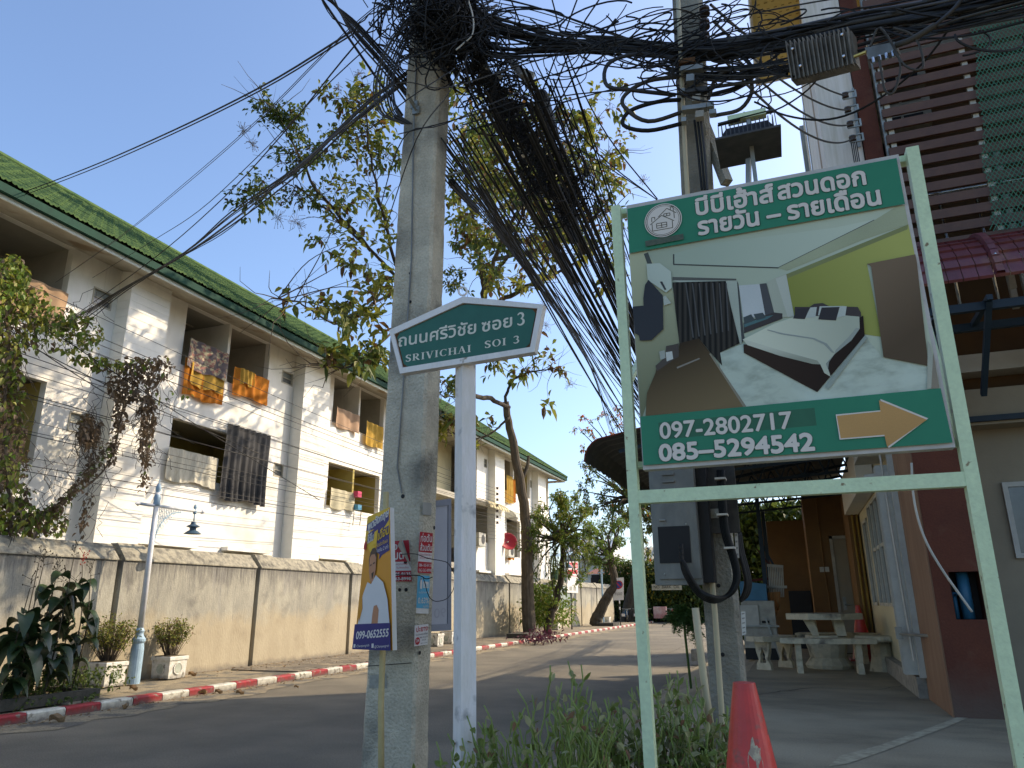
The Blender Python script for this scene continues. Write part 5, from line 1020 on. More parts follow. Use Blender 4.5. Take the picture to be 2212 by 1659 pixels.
for pts, lb in ((((1586, 1137), (1592, 1135), (1597, 1205), (1590, 1206)), 'narrow worn paper strip on the upper right edge of the slim pole'), (((1600, 1322), (1610, 1320), (1612, 1370), (1603, 1373)), 'narrow worn paper strip low on the right edge of the slim pole')):
    P = [PX(*p, -.302) if False else PY(*p, 4.192) for p in pts]; t = thing('sticker', sum(P, Vector()) / 4, lb, 'sticker'); s = Sheet(*P, t, I['white'], .001, 'paper'); s_v(s)
# ================================================================ lamp post, planters, road signs
M['pale_blue'] = mat('pale_blue_paint', (.30, .45, .60), (.25, .38, .52), .5, 8, .1, 50)
M['bluewhite'] = mat('blue_white_paint', (.62, .65, .70), (.54, .57, .62), .5, 8, .1, 50)
M['dkblue'] = mat('lamp_blue', (.06, .12, .19), (.04, .08, .13), .4, 8)
LX = -11.9; lb_ = PX(285, 1474, LX); LY = 11.35
lp = thing('street_lamp', (LX, LY, .12), 'pale blue ornamental street lamp with one hanging shade, leaning slightly, beside the wall', 'street lamp')
build('base', MB().lathe([(.115, 0), (.115, .62), (.10, .72), (.125, .76), (.125, .80), (.09, .84), (.07, .9), (.085, .95), (.06, 1.0)], (LX, LY, .12), 18), M['pale_blue'], lp, smooth=False)
build('shaft', MB().tube([(LX, LY, 1.1), (LX, LY, 3.72)], .058, 14, r1=.046), M['bluewhite'], lp, smooth=True)
build('collar', MB().lathe([(.06, -.1), (.07, -.06), (.06, 0), (.07, .06), (.05, .12), (.03, .16), (.05, .22), (.055, .28), (.03, .33), (.012, .37), (.012, .42), (.0, .45)], (LX, LY, 3.55), 14), M['pale_blue'], lp, smooth=True)
build('arm', MB().tube([(LX, LY - .42, 3.45), (LX, LY + 1.22, 3.47)], .03, 10).lathe([(.03, 0), (.05, .03), (.03, .08), (.0, .14)], (LX, LY + 1.22, 3.47), 10, axis=(0, 1, 0)).lathe([(.03, 0), (.05, .03), (.0, .12)], (LX, LY - .42, 3.45), 10, axis=(0, -1, 0)), M['bluewhite'], lp, smooth=True)
br = MB(); cc = [(LY + .06, 3.42), (LY + .62, 3.42)]
br.tube([(LX, LY + .05 + .02 + .6 * (1 - math.cos(t * math.pi / 16)) , 2.75 + .64 * math.sin(t * math.pi / 16)) for t in range(9)], .012, 6)
rr = random.Random(3)
for k in range(13):
    y = LY + .09 + .045 * k; 
    z0 = 2.75 + .64 * math.sin(math.acos(max(-1, min(1, 1 - (.045 * k + .02) / .6)))) ; br.tube([(LX, y, 3.42), (LX, y + .02, (z0 + 3.42) / 2), (LX, y - .01, z0)], .006, 5)
for k in range(5):
    for j in range(4 - k + 1): y, z = LY + .12 + k * .09, 3.36 - j * .1 - .0; br.tube([(LX, y + .035 * math.cos(t * math.pi / 4), z + .035 * math.sin(t * math.pi / 4)) for t in range(9)], .005, 4, caps=False)
build('scroll_bracket', br, M['pale_blue'], lp)
hy = LY + 1.05
build('hanger', MB().tube([(LX, hy, 3.45), (LX, hy, 3.25)], .014, 8).lathe([(.03, 0), (.045, .04), (.02, .1), (.04, .14), (.02, .2)], (LX, hy, 3.40), 10), M['pale_blue'], lp, smooth=True)
build('shade', MB().lathe([(.045, .26), (.06, .2), (.12, .17), (.14, .15), (.07, .13), (.065, .08), (.12, .05), (.17, .01), (.18, 0), (.17, .004), (.05, .05)], (LX, hy, 2.98), 18), M['dkblue'], lp, smooth=False)
M['planter'] = mat('planter_white', (.68, .67, .62), (.52, .51, .47), .85, 12, .3, 60, c3=(.20, .19, .17), s3=8, m3=(.58, .66)); zmix(M['planter'], .2, .1, (.12, .11, .09), .1, 9)
def planter(c, label, w=.50, h=.42):
    c = Vector(c); t = thing('planter', c, label, 'planter', 'white concrete planters along the wall'); b = w * .44; tp = w * .5
    mb = MB().add([(c.x + sx_ * q, c.y + sy_ * q, c.z + z) for q, z in ((b, 0), (tp * .93, h - .07)) for sx_, sy_ in ((-1, -1), (1, -1), (1, 1), (-1, 1))], [(3, 2, 1, 0), (4, 5, 6, 7), (0, 1, 5, 4), (1, 2, 6, 5), (2, 3, 7, 6), (3, 0, 4, 7)])
    build('box', mb, M['planter'], t); build('rim', MB().cbox(c.x - tp, c.x + tp, c.y - tp, c.y + tp, c.z + h - .07, c.z + h, .012), M['planter'], t)
    build('soil', MB().box(c.x - tp * .85, c.x + tp * .85, c.y - tp * .85, c.y + tp * .85, c.z + h, c.z + h + .012), M['earth'], t)
    for ax, o_ in (((1, 0, 0), (b + .012, 0)), ((0, -1, 0), (0, -b - .012))):
        q = (c.x + o_[0], c.y + o_[1], c.z + .19); build('ring', MB().lathe([(.115, 0), (.12, .012), (.095, .012), (.095, .002)], q, 20, axis=ax), M['planter'], t)
        build('disc', MB().lathe([(.093, .0), (.088, .006)], q, 20, axis=ax), mat('disc_grey', (.42, .46, .43), (.3, .33, .3), .9, 9), t)
    return t
PT = [planter((-12.12, 10.92, .12), 'white planter nearest the leafy plant, left of the lamp post, with a bushy shrub'), planter((-12.15, 12.45, .12), 'white planter just right of the pale blue lamp post, with a bushy shrub'),
      planter((-11.70, 23.65, .12), 'white planter half hidden behind the grey banner board'), planter((-11.95, 25.3, .12), 'white planter just left of the white sign post, farther than its neighbour'),
      planter((-12.1, 38.6, .12), 'white planter behind the second tree trunk'), planter((-12.2, 50.5, .12), 'farthest white planter near the end of the wall')]
# planting bed kerb of the dark leafy plant
bd = thing('planting_bed', (-11.2, 8.9, .12), 'dark low concrete edged bed of the big leafy plant by the kerb', 'flower bed')
M['darkconc'] = mat('dark_concrete', (.07, .068, .06), (.045, .045, .04), .9, 9, .4)
build('edging', MB().box(-10.75, -10.62, 5, 9.5, .12, .27).box(-11.9, -10.75, 9.38, 9.5, .12, .27), M['darkconc'], bd); build('soil', MB().box(-12.0, -10.75, 5, 9.38, .12, .2), M['earth'], bd)
# notice board, no parking sign, far lamp
nb = thing('notice_board', PX(1232, 1300, -11.6), 'small red and white notice beside a roofed grey frame by the wall', 'notice board')
X_ = -11.5
a, b = PX(1224, 1212, X_), PX(1250, 1280, X_); y0_, z1_, y1_, z0_ = a.y, a.z, b.y, b.z; yc = PX(1233, 1240, X_).y
build('post', MB().box(X_ - .03, X_ + .03, yc - .12, yc - .04, .12, 2.3), M['black'], nb)
s = Sheet(PX(1225, 1213, X_ + .05), PX(1249, 1213, X_ + .05), PX(1249, 1281, X_ + .05), PX(1225, 1280, X_ + .05), nb, I['white'], .03, 'board')
s.rect(.05, .03, .95, .22, I['red']); s.rect(.05, .26, .95, .40, I['red']); s.rect(.2, .8, .45, .93, I['grey']); s.rect(.55, .8, .8, .93, I['grey']); s.text('ประกาศ', .15, .2, .85, .2, .1, I['white'], .56)
s.rect(.05, .46, .95, .48, I['red']); s.rect(.05, .52, .95, .53, I['grey'])
r0 = PX(1190, 1200, X_ - .3); build('roof', MB().add([PX(1186, 1198, X_ - .5), PX(1238, 1192, X_ - .5), PX(1232, 1184 + 14, X_ + .3), PX(1192, 1205, X_ + .3)], [(0, 1, 2, 3)]), M['pale_blue'], nb)
build('glass_case', MB().box(X_ - .12, X_ - .02, PX(1192, 1230, X_).y, yc - .05, 1.2, 2.35), mat('case_grey', (.30, .36, .36), (.22, .27, .27), .3, 3), nb)
np_ = thing('no_parking_sign', PZ(1341, 1352, .12), 'white no parking sign with its blue and red disc on a banded post', 'road sign')
q = PZ(1341, 1352, .12); YN = q.y
top = PY(1335, 1247, YN); bz = PY(1336, 1297, YN)
for k in range(8):
    z0k, z1k = .12 + k * (bz.z - .12) / 8, .12 + (k + 1) * (bz.z - .12) / 8; build('post_band', MB().tube([(q.x - .02 * k / 8, YN, z0k), (q.x - .02 * (k + 1) / 8, YN, z1k)], .035, 8), M['black'] if k not in (5, 7) else I['white'], np_)
s = Sheet(PY(1325, 1249, YN - .05), PY(1347, 1247, YN - .05), PY(1347, 1296, YN - .05), PY(1325, 1297, YN - .05), np_, I['white'], .02, 'plate')
cr = lambda r, n=24: [(.5 + r * math.cos(2 * math.pi * k / n), .32 + r * .46 * math.sin(2 * math.pi * k / n)) for k in range(n)]
s.poly(cr(.43), I['red']); s.poly(cr(.33), I['blue']); s.poly([(.20, .20), (.27, .16), (.80, .44), (.73, .48)], I['red']); s.text('ห้ามจอด', .15, .78, .85, .78, .12, I['black'], .56)
# ================================================================ vegetation
G = dict(g=leafmat('leaf_green', (.10, .15, .035), (.14, .18, .04)), d=leafmat('leaf_dark', (.05, .085, .02), (.07, .11, .028)), y=leafmat('leaf_yellowgreen', (.31, .30, .06), (.20, .22, .05)),
         b=leafmat('leaf_brown', (.16, .085, .03), (.10, .05, .02)), o=leafmat('flower_orange', (.55, .10, .03), (.60, .18, .04)), bright=leafmat('leaf_bright', (.17, .27, .04), (.11, .19, .03)), p=leafmat('leaf_purple', (.10, .02, .045), (.06, .012, .03)))
M['bark'] = mat('bark', (.13, .105, .08), (.07, .055, .042), .95, 9, .8, 40, stretch=(1, 1, .3))
M['bark_d'] = mat('bark_dark', (.075, .06, .045), (.04, .032, .025), .95, 9, .8, 40, stretch=(1, 1, .3))
M['twig'] = mat('twig', (.12, .095, .075), (.07, .055, .045), .95, 9)
def rv(r): return Vector((r.gauss(0, 1), r.gauss(0, 1), r.gauss(0, 1)))
def leaf(mb, p, d, L, w, r, mi, fold=.25, droop=.25):
    """one leaf: a folded pointed oval of six triangles"""
    d = d.normalized(); s = d.cross(Vector((0, 0, 1)) + rv(r) * .5); s = s.normalized() if s.length > .01 else d.orthogonal().normalized(); n = s.cross(d)
    a = p + d * L * .35; b = p + d * L * .72 - Vector((0, 0, droop * L * .35)); t = p + d * L - Vector((0, 0, droop * L))
    mb.add([p, a + s * w * .5 + n * w * fold, a, a - s * w * .5 + n * w * fold, b + s * w * .38 + n * w * fold * .8, b, b - s * w * .38 + n * w * fold * .8, t], [(0, 1, 2), (0, 2, 3), (1, 4, 5, 2), (2, 5, 6, 3), (4, 7, 5), (5, 7, 6)], mi)
def crown(name, clusters, mats, parent, seed=1, twigs=None, tw_r=.012):
    """clusters: (centre, radius, count, leaf length, weights per material)"""
    r = random.Random(seed); mb = MB(); tm = MB()
    for c, rad, n, L, wts in clusters:
        c = Vector(c)
        # a few sprays, leaves gather along each
        ns = max(3, n // 9)
        for s in range(ns):
            e = rv(r); e = e.normalized() * rad * r.uniform(.35, 1.12); e.z *= .85; st = c + rv(r) * rad * .12; en = c + e
            mid = (st + en) / 2 + rv(r) * rad * .12
            pts = catmull([st, mid, en], 3)
            if twigs: tm.tube(pts, tw_r, 3, caps=False, r1=tw_r * .3)
            for k in range(max(2, n // ns)):
                t = r.uniform(.35, 1) * (len(pts) - 1); i = min(int(t), len(pts) - 2); p = pts[i].lerp(pts[i + 1], t - i) + rv(r) * L * .35
                mi = r.choices(range(len(mats)), wts)[0]; d = (en - st).normalized() * .5 + rv(r) * .6 + Vector((0, 0, -.15)); leaf(mb, p, d, L * r.uniform(.6, 1.25), L * r.uniform(.4, .6), r, mi, droop=r.uniform(0, .5))
    o = build(name, mb, [G[m] for m in mats], parent)
    if twigs and tm.v: tag(build('twig', tm, M['twig'], parent), kind='stuff')
    return o
def limb(mb, pts, r0, r1, n=8, jit=.0, seed=1):
    r = random.Random(seed); P = catmull(pts, 5); N = len(P); mb.tube([p + rv(r) * jit for p in P], [r0 + (r1 - r0) * i / (N - 1) for i in range(N)], n); return mb
def sub(pts, r, rng, n, L, mb):
    """side branches off a limb"""
    P = catmull(pts, 5); out = []
    for k in range(n):
        i = rng.randrange(len(P) // 4, len(P)); p = P[i]; d = (P[min(i + 1, len(P) - 1)] - P[i - 1]).normalized() + rv(rng) * .7; d.normalize(); q = [p]
        for s in range(4): q.append(q[-1] + d * L / 4 + rv(rng) * L * .05); d = (d + rv(rng) * .25).normalized()
        mb.tube(q, r, 4, r1=r * .25); out.append(q[-1])
    return out
# ---- the big airy tree whose crown fills the middle of the sky
b0 = PZ(1146, 1374, .12); r = random.Random(21); CLX = []
T1 = thing('street_tree', b0, 'tall airy tree with a long bare trunk by the wall and a wide sparse crown', 'tree')
D0 = math.hypot(b0.x, b0.y)
tr_p = [b0, W(1140, 1300, D0 - .1), W(1138, 1200, D0 - .3), W(1135, 1120, D0 - .6), W(1122, 1030, D0 - 1.0), W(1105, 940, D0 - 1.4), W(1092, 868, D0 - 1.8)]
tk = MB(); limb(tk, tr_p, .31, .15, 12, .015); tk.tube([W(1131, 1030, D0 - .9), W(1140, 1005, D0 - .9), W(1142, 985, D0 - .9)], .09, 7, r1=.07)
build('trunk', tk, M['bark'], T1)
L1 = [W(1098, 880, D0 - 1.7), W(1060, 862, D0 - 3), W(1020, 852, D0 - 4.5), W(992, 800, D0 - 6), W(1010, 740, D0 - 7), W(1046, 645, D0 - 8)]
bl = MB(); limb(bl, L1, .10, .11, 8, .02)
LB = [([W(1046, 645, D0 - 8), W(1062, 600, D0 - 8.4), W(1095, 555, D0 - 9), W(1135, 440, D0 - 10), W(1160, 330, D0 - 11)], .11, .03),
      ([W(1046, 645, D0 - 8), W(1040, 590, D0 - 9), W(1030, 520, D0 - 10), W(1010, 420, D0 - 11), W(1000, 300, D0 - 12)], .12, .03),
      ([W(1070, 655, D0 - 8), W(1120, 630, D0 - 8), W(1170, 605, D0 - 8), W(1240, 568, D0 - 8), W(1320, 520, D0 - 8)], .10, .03),
      ([W(1135, 440, D0 - 10), W(1200, 400, D0 - 10), W(1270, 370, D0 - 10), W(1330, 330, D0 - 10)], .06, .02),
      ([W(1010, 740, D0 - 7), W(940, 700, D0 - 8.5), W(870, 615, D0 - 10), W(800, 540, D0 - 11.5), W(720, 470, D0 - 12.5), W(640, 400, D0 - 13)], .085, .02),
      ([W(1046, 645, D0 - 8), W(1070, 560, D0 - 11), W(1110, 470, D0 - 14), W(1160, 400, D0 - 16), W(1220, 330, D0 - 17)], .09, .02), ([W(1070, 560, D0 - 11), W(1160, 540, D0 - 14), W(1250, 500, D0 - 16), W(1310, 440, D0 - 17)], .07, .02),
      ([W(870, 615, D0 - 10), W(830, 480, D0 - 12), W(800, 340, D0 - 13), W(790, 200, D0 - 14)], .07, .02),
      ([W(800, 540, D0 - 11.5), W(700, 430, D0 - 13), W(640, 330, D0 - 14), W(600, 240, D0 - 14.5)], .06, .015),
      ([W(870, 615, D0 - 10), W(820, 650, D0 - 12), W(740, 700, D0 - 14), W(660, 660, D0 - 15), W(600, 645, D0 - 15.5)], .05, .012),
      ([W(870, 690, D0 - 10), W(820, 740, D0 - 12), W(760, 790, D0 - 13.5), W(670, 785, D0 - 14)], .045, .012),
      ([W(1092, 868, D0 - 1.8), W(1110, 820, D0 - 2), W(1160, 800, D0 - 2.2), W(1220, 800, D0 - 2.4)], .08, .02),
      ([W(1100, 900, D0 - 1.7), W(1070, 930, D0 - 2), W(1020, 950, D0 - 2.5), W(960, 930, D0 - 3)], .06, .015),
      ([W(1020, 852, D0 - 4.5), W(980, 860, D0 - 5), W(940, 850, D0 - 5.5)], .05, .015)]
for pts, a, b in LB: limb(bl, pts, a, b, 6, .03, seed=int(a * 1000))
tw = MB()
for pts, a, b in LB: sub(pts, .016, r, 12, 1.6, tw)
for pts, a, b in LB: sub(pts, .008, r, 12, 1.0, tw)
build('branch', bl, M['bark_d'], T1); tag(build('twig', tw, M['twig'], T1), kind='stuff')
for k in range(30):
    CLX.append((r.uniform(1010, 1330), r.uniform(210, 520), 52, 46, r.uniform(-17, -12.5), .20, r.choice('gbyy')))
for k in range(34):
    CLX.append((r.uniform(985, 1320), r.uniform(280, 620), 46, 34, r.uniform(-18.5, -15.5), .19, r.choice('gyy')))
for k in range(7): CLX.append((r.uniform(740, 860), r.uniform(380, 690), 44, 24, r.uniform(-19.5, -17), .19, r.choice('gyy')))
CL = [(590, 240, 50, 150, -14.5, .14, 'd'), (632, 262, 48, 150, -14.3, .14, 'd'), (700, 205, 30, 22, -14, .2, 's'), (740, 215, 45, 45, -13.6, .24, 'y'), (800, 180, 40, 30, -14, .26, 'y'), (640, 335, 55, 150, -14, .15, 'd'),
      (560, 405, 55, 110, -14, .15, 'd'), (540, 440, 45, 70, -14, .16, 'd'), (700, 330, 70, 150, -13, .17, 'g'), (760, 300, 70, 120, -13, .22, 'y'), (800, 250, 60, 70, -13, .26, 'y'), (835, 330, 65, 100, -12.6, .20, 'g'),
      (700, 415, 60, 80, -13, .17, 'g'), (640, 415, 45, 90, -13, .12, 'b'), (790, 430, 65, 50, -12, .24, 'y'), (700, 520, 50, 34, -12, .26, 'y'), (830, 500, 60, 40, -12, .26, 'y'), (620, 655, 26, 8, -15.3, .30, 'y'), (700, 660, 45, 20, -14.5, .32, 'y'),
      (750, 640, 40, 24, -14, .32, 'y'), (790, 690, 52, 40, -13.5, .32, 'y'), (700, 775, 42, 22, -13.8, .34, 'y'), (760, 790, 50, 38, -13.4, .32, 'g'), (815, 760, 45, 90, -13, .2, 'g'), (820, 610, 50, 40, -12.5, .28, 'y'), (740, 470, 60, 30, -12.5, .24, 'y'),
      (990, 200, 50, 50, -11.5, .28, 'y'), (1000, 280, 60, 90, -11.3, .22, 'y'), (990, 400, 60, 70, -10.8, .24, 'y'), (1050, 330, 60, 90, -11, .22, 'g'), (1100, 420, 60, 90, -10.2, .22, 'g'), (1200, 320, 60, 100, -10, .2, 'b'), (1280, 290, 38, 50, -10, .2, 'b'),
      (1280, 370, 50, 80, -10, .2, 'g'), (1170, 450, 50, 60, -10, .24, 'y'), (1060, 500, 60, 110, -9.5, .18, 'g'), (1000, 520, 60, 120, -10, .17, 'g'), (1230, 450, 60, 70, -9.5, .22, 'y'), (1330, 390, 36, 30, -10, .22, 's'), (1325, 475, 40, 40, -9, .22, 'b'), (1150, 530, 50, 60, -9, .24, 'y'),
      (1270, 530, 50, 70, -8.6, .2, 'g'), (1050, 590, 55, 90, -8.6, .2, 'g'), (980, 610, 45, 90, -9, .18, 'g'), (1320, 560, 40, 50, -8.4, .2, 'g'), (1350, 300, 26, 14, -10.5, .2, 's'), (1100, 250, 60, 50, -11, .22, 'y'), (1150, 360, 60, 70, -10.5, .2, 'g'),
      (1060, 770, 50, 60, -4, .30, 'y'), (1110, 735, 50, 50, -3, .30, 'g'), (1175, 765, 36, 16, -2.5, .32, 's'), (1130, 800, 42, 30, -2.2, .32, 'y'), (1185, 870, 26, 10, -2.2, .4, 'y'), (1210, 800, 26, 12, -2.4, .3, 's'), (990, 905, 46, 40, -3.5, .34, 'y'), (965, 940, 24, 14, -3.2, .34, 'y'), (1010, 965, 36, 18, -2.6, .34, 'y'),
      (1060, 905, 26, 8, -2.3, .34, 'y'), (970, 830, 45, 50, -5.2, .26, 'g'), (1000, 690, 50, 70, -7, .2, 'g'), (900, 560, 55, 60, -10.5, .22, 'g'), (1120, 620, 40, 40, -8.2, .24, 'y')]
wt = {'d': (3, 8, 1, .3), 'g': (6, 4, 3, 1), 'y': (3, .6, 7, 1.6), 'b': (3, 3, 2, 5), 's': (2, 0, 4, 3)}
cs = []
for x, y, pr, n, dd, L, k in CL + CLX:
    d_ = D0 + dd; c = W(x, y, d_); rad = pr * (c - Vector((0, 0, HC))).length / F; cs.append((c, rad, int(n * (1.8 if x < 860 else 1.75)), L * 1.08, wt[k]))
crown('crown', cs, ['g', 'd', 'y', 'b'], T1, 31, twigs=True, tw_r=.006)
nodes = [p for pts, a, b in LB for p in catmull(pts, 5)[6:]]; cn = MB()
for c, rad, n, L, w in cs:
    q = min(nodes, key=lambda p: (p - c).length); m_ = (q + c) / 2 + rv(r) * .25 + Vector((0, 0, .15)); cn.tube(catmull([q, m_, c], 5), .016, 4, caps=False, r1=.006)
tag(build('twig', cn, M['twig'], T1), kind='stuff')
# dry seed heads: fine pale twigs
sd = MB(); r = random.Random(9)
for x, y, s, dd in ((525, 280, 22, -14.5), (545, 310, 20, -14.5), (730, 190, 16, -14), (775, 160, 15, -14), (840, 170, 14, -13), (1290, 260, 20, -10), (1350, 560, 16, -8.5), (1390, 390, 16, -9), (1180, 700, 26, -2.5), (1175, 660, 20, -2.5), (1232, 830, 18, -2.4), (640, 480, 40, -13), (600, 470, 25, -13), (1300, 660, 14, -8)):
    c = W(x, y, D0 + dd); rad = s * (D0 + dd) / F
    for k in range(26):
        e = rv(r).normalized() * rad * r.uniform(.5, 1.1); sd.tube([c + e * .1, c + e * .6 + rv(r) * rad * .1, c + e], .006, 3, caps=False); sd.lathe([(.0, -.012), (.018, 0), (0, .012)], c + e, 4)
tag(build('seed_head', sd, mat('seedhead', (.24, .18, .14), (.18, .13, .1)), T1), kind='stuff')
def small_tree(name, label, trunk, r0, r1, cls, mats, seed, L=.25, bark='bark_d', tw=.01):
    b = Vector(trunk[0]); t = thing(name, b, label, 'tree'); m = MB(); limb(m, trunk, r0, r1, 10, .02, seed); build('trunk', m, M[bark], t); rg = random.Random(seed); bm = MB(); tp = Vector(trunk[-1])
    for c, rad, n, LL, w in cls:
        c = Vector(c); mid = tp.lerp(c, .5) + rv(rg) * .2; limb(bm, [tp.lerp(Vector(trunk[-2]), .3), mid, c], r1 * .55, .02, 5, .01, seed)
    build('branch', bm, M[bark], t); crown('crown', cls, mats, t, seed, True, tw); return t
def CLS(lst, D, dens=1):
    out = []
    for x, y, pr, n, dd, L, w in lst: c = W(x, y, D + dd); out.append((c, pr * (c - Vector((0, 0, HC))).length / F, int(n * dens), L, w))
    return out
# slim tree hung with creeper just right of the bare trunk
b1 = PZ(1180, 1372, .12); D1 = math.hypot(b1.x, b1.y)
r = random.Random(77); lst = []
for k in range(34):
    a = r.uniform(0, 6.28); q = math.sqrt(r.random()); x, y = 1205 + 72 * q * math.cos(a), 1135 + 72 * q * math.sin(a); lst.append((x, y, 22, 80, r.uniform(-1.6, 1.6), .17, (4, 2, 6)))
for x, y in ((1240, 1200), (1265, 1235), (1275, 1180), (1150, 1200), (1140, 1150), (1130, 1180), (1250, 1250), (1225, 1240), (1205, 1220), (1215, 1275), (1200, 1300), (1195, 1255), (1150, 1240)): lst.append((x, y, 17, 40, r.uniform(-1, 1), .17, (5, 2, 5)))
lst = [(a, b, c, int(n * 1.8), e, f * .8, (6, 1, 4)) for a, b, c, n, e, f, w in lst]
small_tree('street_tree', 'small leafy tree hung with creeper, just right of the tall bare trunk', [b1, W(1190, 1330, D1), W(1203, 1290, D1), W(1212, 1240, D1), W(1216, 1200, D1), W(1212, 1150, D1)], .2, .09, CLS(lst, D1), ['bright', 'd', 'y'], 41)
cr = MB(); r = random.Random(5)
for k in range(90):
    x, y = r.uniform(1135, 1275), r.uniform(1110, 1220); l = r.uniform(20, 55); p = [W(x, y, D1 + r.uniform(-1.5, .5)), W(x + r.uniform(-3, 3), y + l, D1 - .5)]
    cr.tube(p, .01, 3, caps=False)
    for j in range(6): leaf(cr, p[0].lerp(p[1], j / 6), rv(r) + Vector((0, 0, -1)), .14, .07, r, 0)
tag(build('creeper', cr, leafmat('creeper_leaf', (.13, .17, .035), (.09, .12, .03))), 'hanging strands of pale green creeper over the small leafy tree', 'creeper', kind='stuff')
# leaning tree
b2 = PZ(1284, 1352, .12); D2 = math.hypot(b2.x, b2.y)
lst = [(1300 + r.uniform(-38, 45), 1180 + r.uniform(-55, 45), 18, 75, r.uniform(-1.5, 1.5), .2, (6, 2, 2)) for k in range(20)]
lst = [(a, b, c, int(n * 1.5), e, f * .85, w) for a, b, c, n, e, f, w in lst]
small_tree('street_tree', 'tree leaning right beyond the wall end with a low bright green crown', [b2, W(1294, 1325, D2), W(1312, 1290, D2), W(1328, 1262, D2), W(1322, 1225, D2), W(1318, 1190, D2)], .38, .16, CLS(lst, D2), ['bright', 'd', 'g'], 43)
# flame tree with orange flowers behind
b3 = PZ(1352, 1338, .1); b3 = W(1352, 1336, 57); b3.z = 0; D3 = 57
lst = []
for k in range(60):
    x, y = r.uniform(1255, 1450), r.uniform(990, 1150)
    if x < 1290 and y > 1110: continue
    lst.append((x, y, 20, 60, r.uniform(-3, 3), .30, (4, 5, 2.4, .35, 0)))
for x, y in ((1262, 900), (1270, 930), (1290, 905), (1310, 890), (1330, 900), (1250, 925), (1280, 945), (1300, 960), (1320, 940), (1260, 970), (1345, 920), (1345, 880), (1255, 1000)): lst.append((x, y, 16, 14, r.uniform(-2, 2), .32, (3, 1, 2, 5, 0)))
for x, y in ((1380, 1160), (1400, 1190), (1370, 1130), (1430, 1120), (1410, 1080), (1440, 1150), (1420, 1060)): lst.append((x, y, 20, 40, 0, .32, (5, 3, 4, .5, 0)))
lst = [(a, b, c * 1.2, int(n * 1.6), e, f * .85, w) for a, b, c, n, e, f, w in lst]
small_tree('flame_tree', 'far tree with orange flower clusters, partly behind the rounded carport roof', [b3, W(1362, 1300, D3), W(1372, 1255, D3), W(1382, 1200, D3), W(1380, 1130, D3), W(1360, 1060, D3)], .5, .2, CLS(lst, D3), ['g', 'd', 'y', 'o', 'b'], 47, tw=.025)
# far hedge, greenery at the back
def bushmass(name, label, boxes, mats, wts, L, seed, n, cat='hedge', kind=None):
    rg = random.Random(seed); mb = MB()
    for (x0, x1, y0, y1, z0, z1), cnt in boxes:
        for k in range(cnt):
            p = Vector((rg.uniform(x0, x1), rg.uniform(y0, y1), z0 + (z1 - z0) * rg.random() ** .8)); leaf(mb, p, rv(rg), L * rg.uniform(.6, 1.3), L * .55, rg, rg.choices(range(len(mats)), wts)[0])
    o = build(name, mb, [G[m] for m in mats]); return tag(o, label, cat, kind=kind)
h0, h1 = W(1300, 1300, 60), W(1520, 1300, 60)
tag(build('house_wall', MB().box(h0.x - 1, h1.x + 3, h0.y + .9, h0.y + 1.1, 0, 3.6), M['black']), 'dark wall behind the clipped far hedge', 'wall')
bushmass('hedge', 'dark flowering hedge at the far end of the street behind the motorbikes', [((h0.x, h1.x + 1, h0.y - .6, h0.y + 1.0, .2, 4.6), 9000), ((h0.x + 1.5, h1.x, h0.y - .7, h0.y, .6, 3.0), 700)], ['d', 'g', 'y'], (14, 3, .5), .26, 5, 0)
fl_ = MB(); rg = random.Random(6)
for k in range(70):
    x, y = rg.uniform(1385, 1480), rg.uniform(1225, 1300); c = W(x, y, 58.6)
    for j in range(3): leaf(fl_, c, rv(rg), .16, .12, rg, 0)
tag(build('blossoms', fl_, leafmat('blossom_yellow', (.50, .38, .05))), 'yellow blossoms dotted over the far dark hedge', 'flowers', kind='stuff')
bushmass('garden_shrub', 'leafy garden shrub seen through the back of the carport', [((-2.2, 1.5, 23, 25.5, .5, 4.4), 9000)], ['d', 'g', 'bright'], (9, 3, 1), .26, 8, 0, 'shrub')
# ---- potted shrubs
def potted(c, h, rad, n, seed, label, lm=('y', 'g', 'b'), w=(5, 4, 2), group='shrubs in the white planters', L=.065):
    rg = random.Random(seed); c = Vector(c); t = thing('potted_shrub', c, label, 'shrub', group); st = MB(); lf = MB()
    for k in range(n):
        a = rg.uniform(0, 6.28); q = rg.random() ** .6; e = c + Vector((math.cos(a) * q * rad, math.sin(a) * q * rad, h * rg.uniform(.65, 1.0) * (1 - .25 * q * q))); s = c + Vector((math.cos(a) * q * .12, math.sin(a) * q * .12, 0)); m = s.lerp(e, .5) + rv(rg) * .03 + Vector((0, 0, .05)); P = catmull([s, m, e], 4)
        st.tube(P, .006, 3, caps=False, r1=.002)
        for j in range(12):
            i = rg.randrange(len(P) // 3, len(P)); leaf(lf, P[i] + rv(rg) * .02, rv(rg) * .6 + Vector((0, 0, .5)), L * rg.uniform(.6, 1.3), L * .4, rg, rg.choices(range(len(lm)), w)[0])
    build('stem', st, M['twig'], t); build('foliage', lf, [G[m] for m in lm], t); return t
potted((-12.12, 10.92, .54), .85, .50, 130, 3, 'spreading shrub in the planter beside the dark leafy plant')
potted((-12.15, 12.45, .54), .80, .42, 110, 4, 'rounder shrub in the planter right of the lamp post')
bushy = PZ(1215, 1372, .12)
bushmass('street_shrub', 'bright green shrub round the foot of the creeper hung tree', [((b1.x - 1.0, b1.x + .3, b1.y - .6, b1.y + 1.6, .4, 2.3), 1500), ((b1.x - 1.4, b1.x + .8, b1.y + .2, b1.y + 2.6, .5, 1.7), 900)], ['bright', 'y', 'g'], (6, 2, 3), .16, 12, 0, 'shrub')
pb3 = MB(); rg = random.Random(14); c = PZ(1168, 1385, .12)
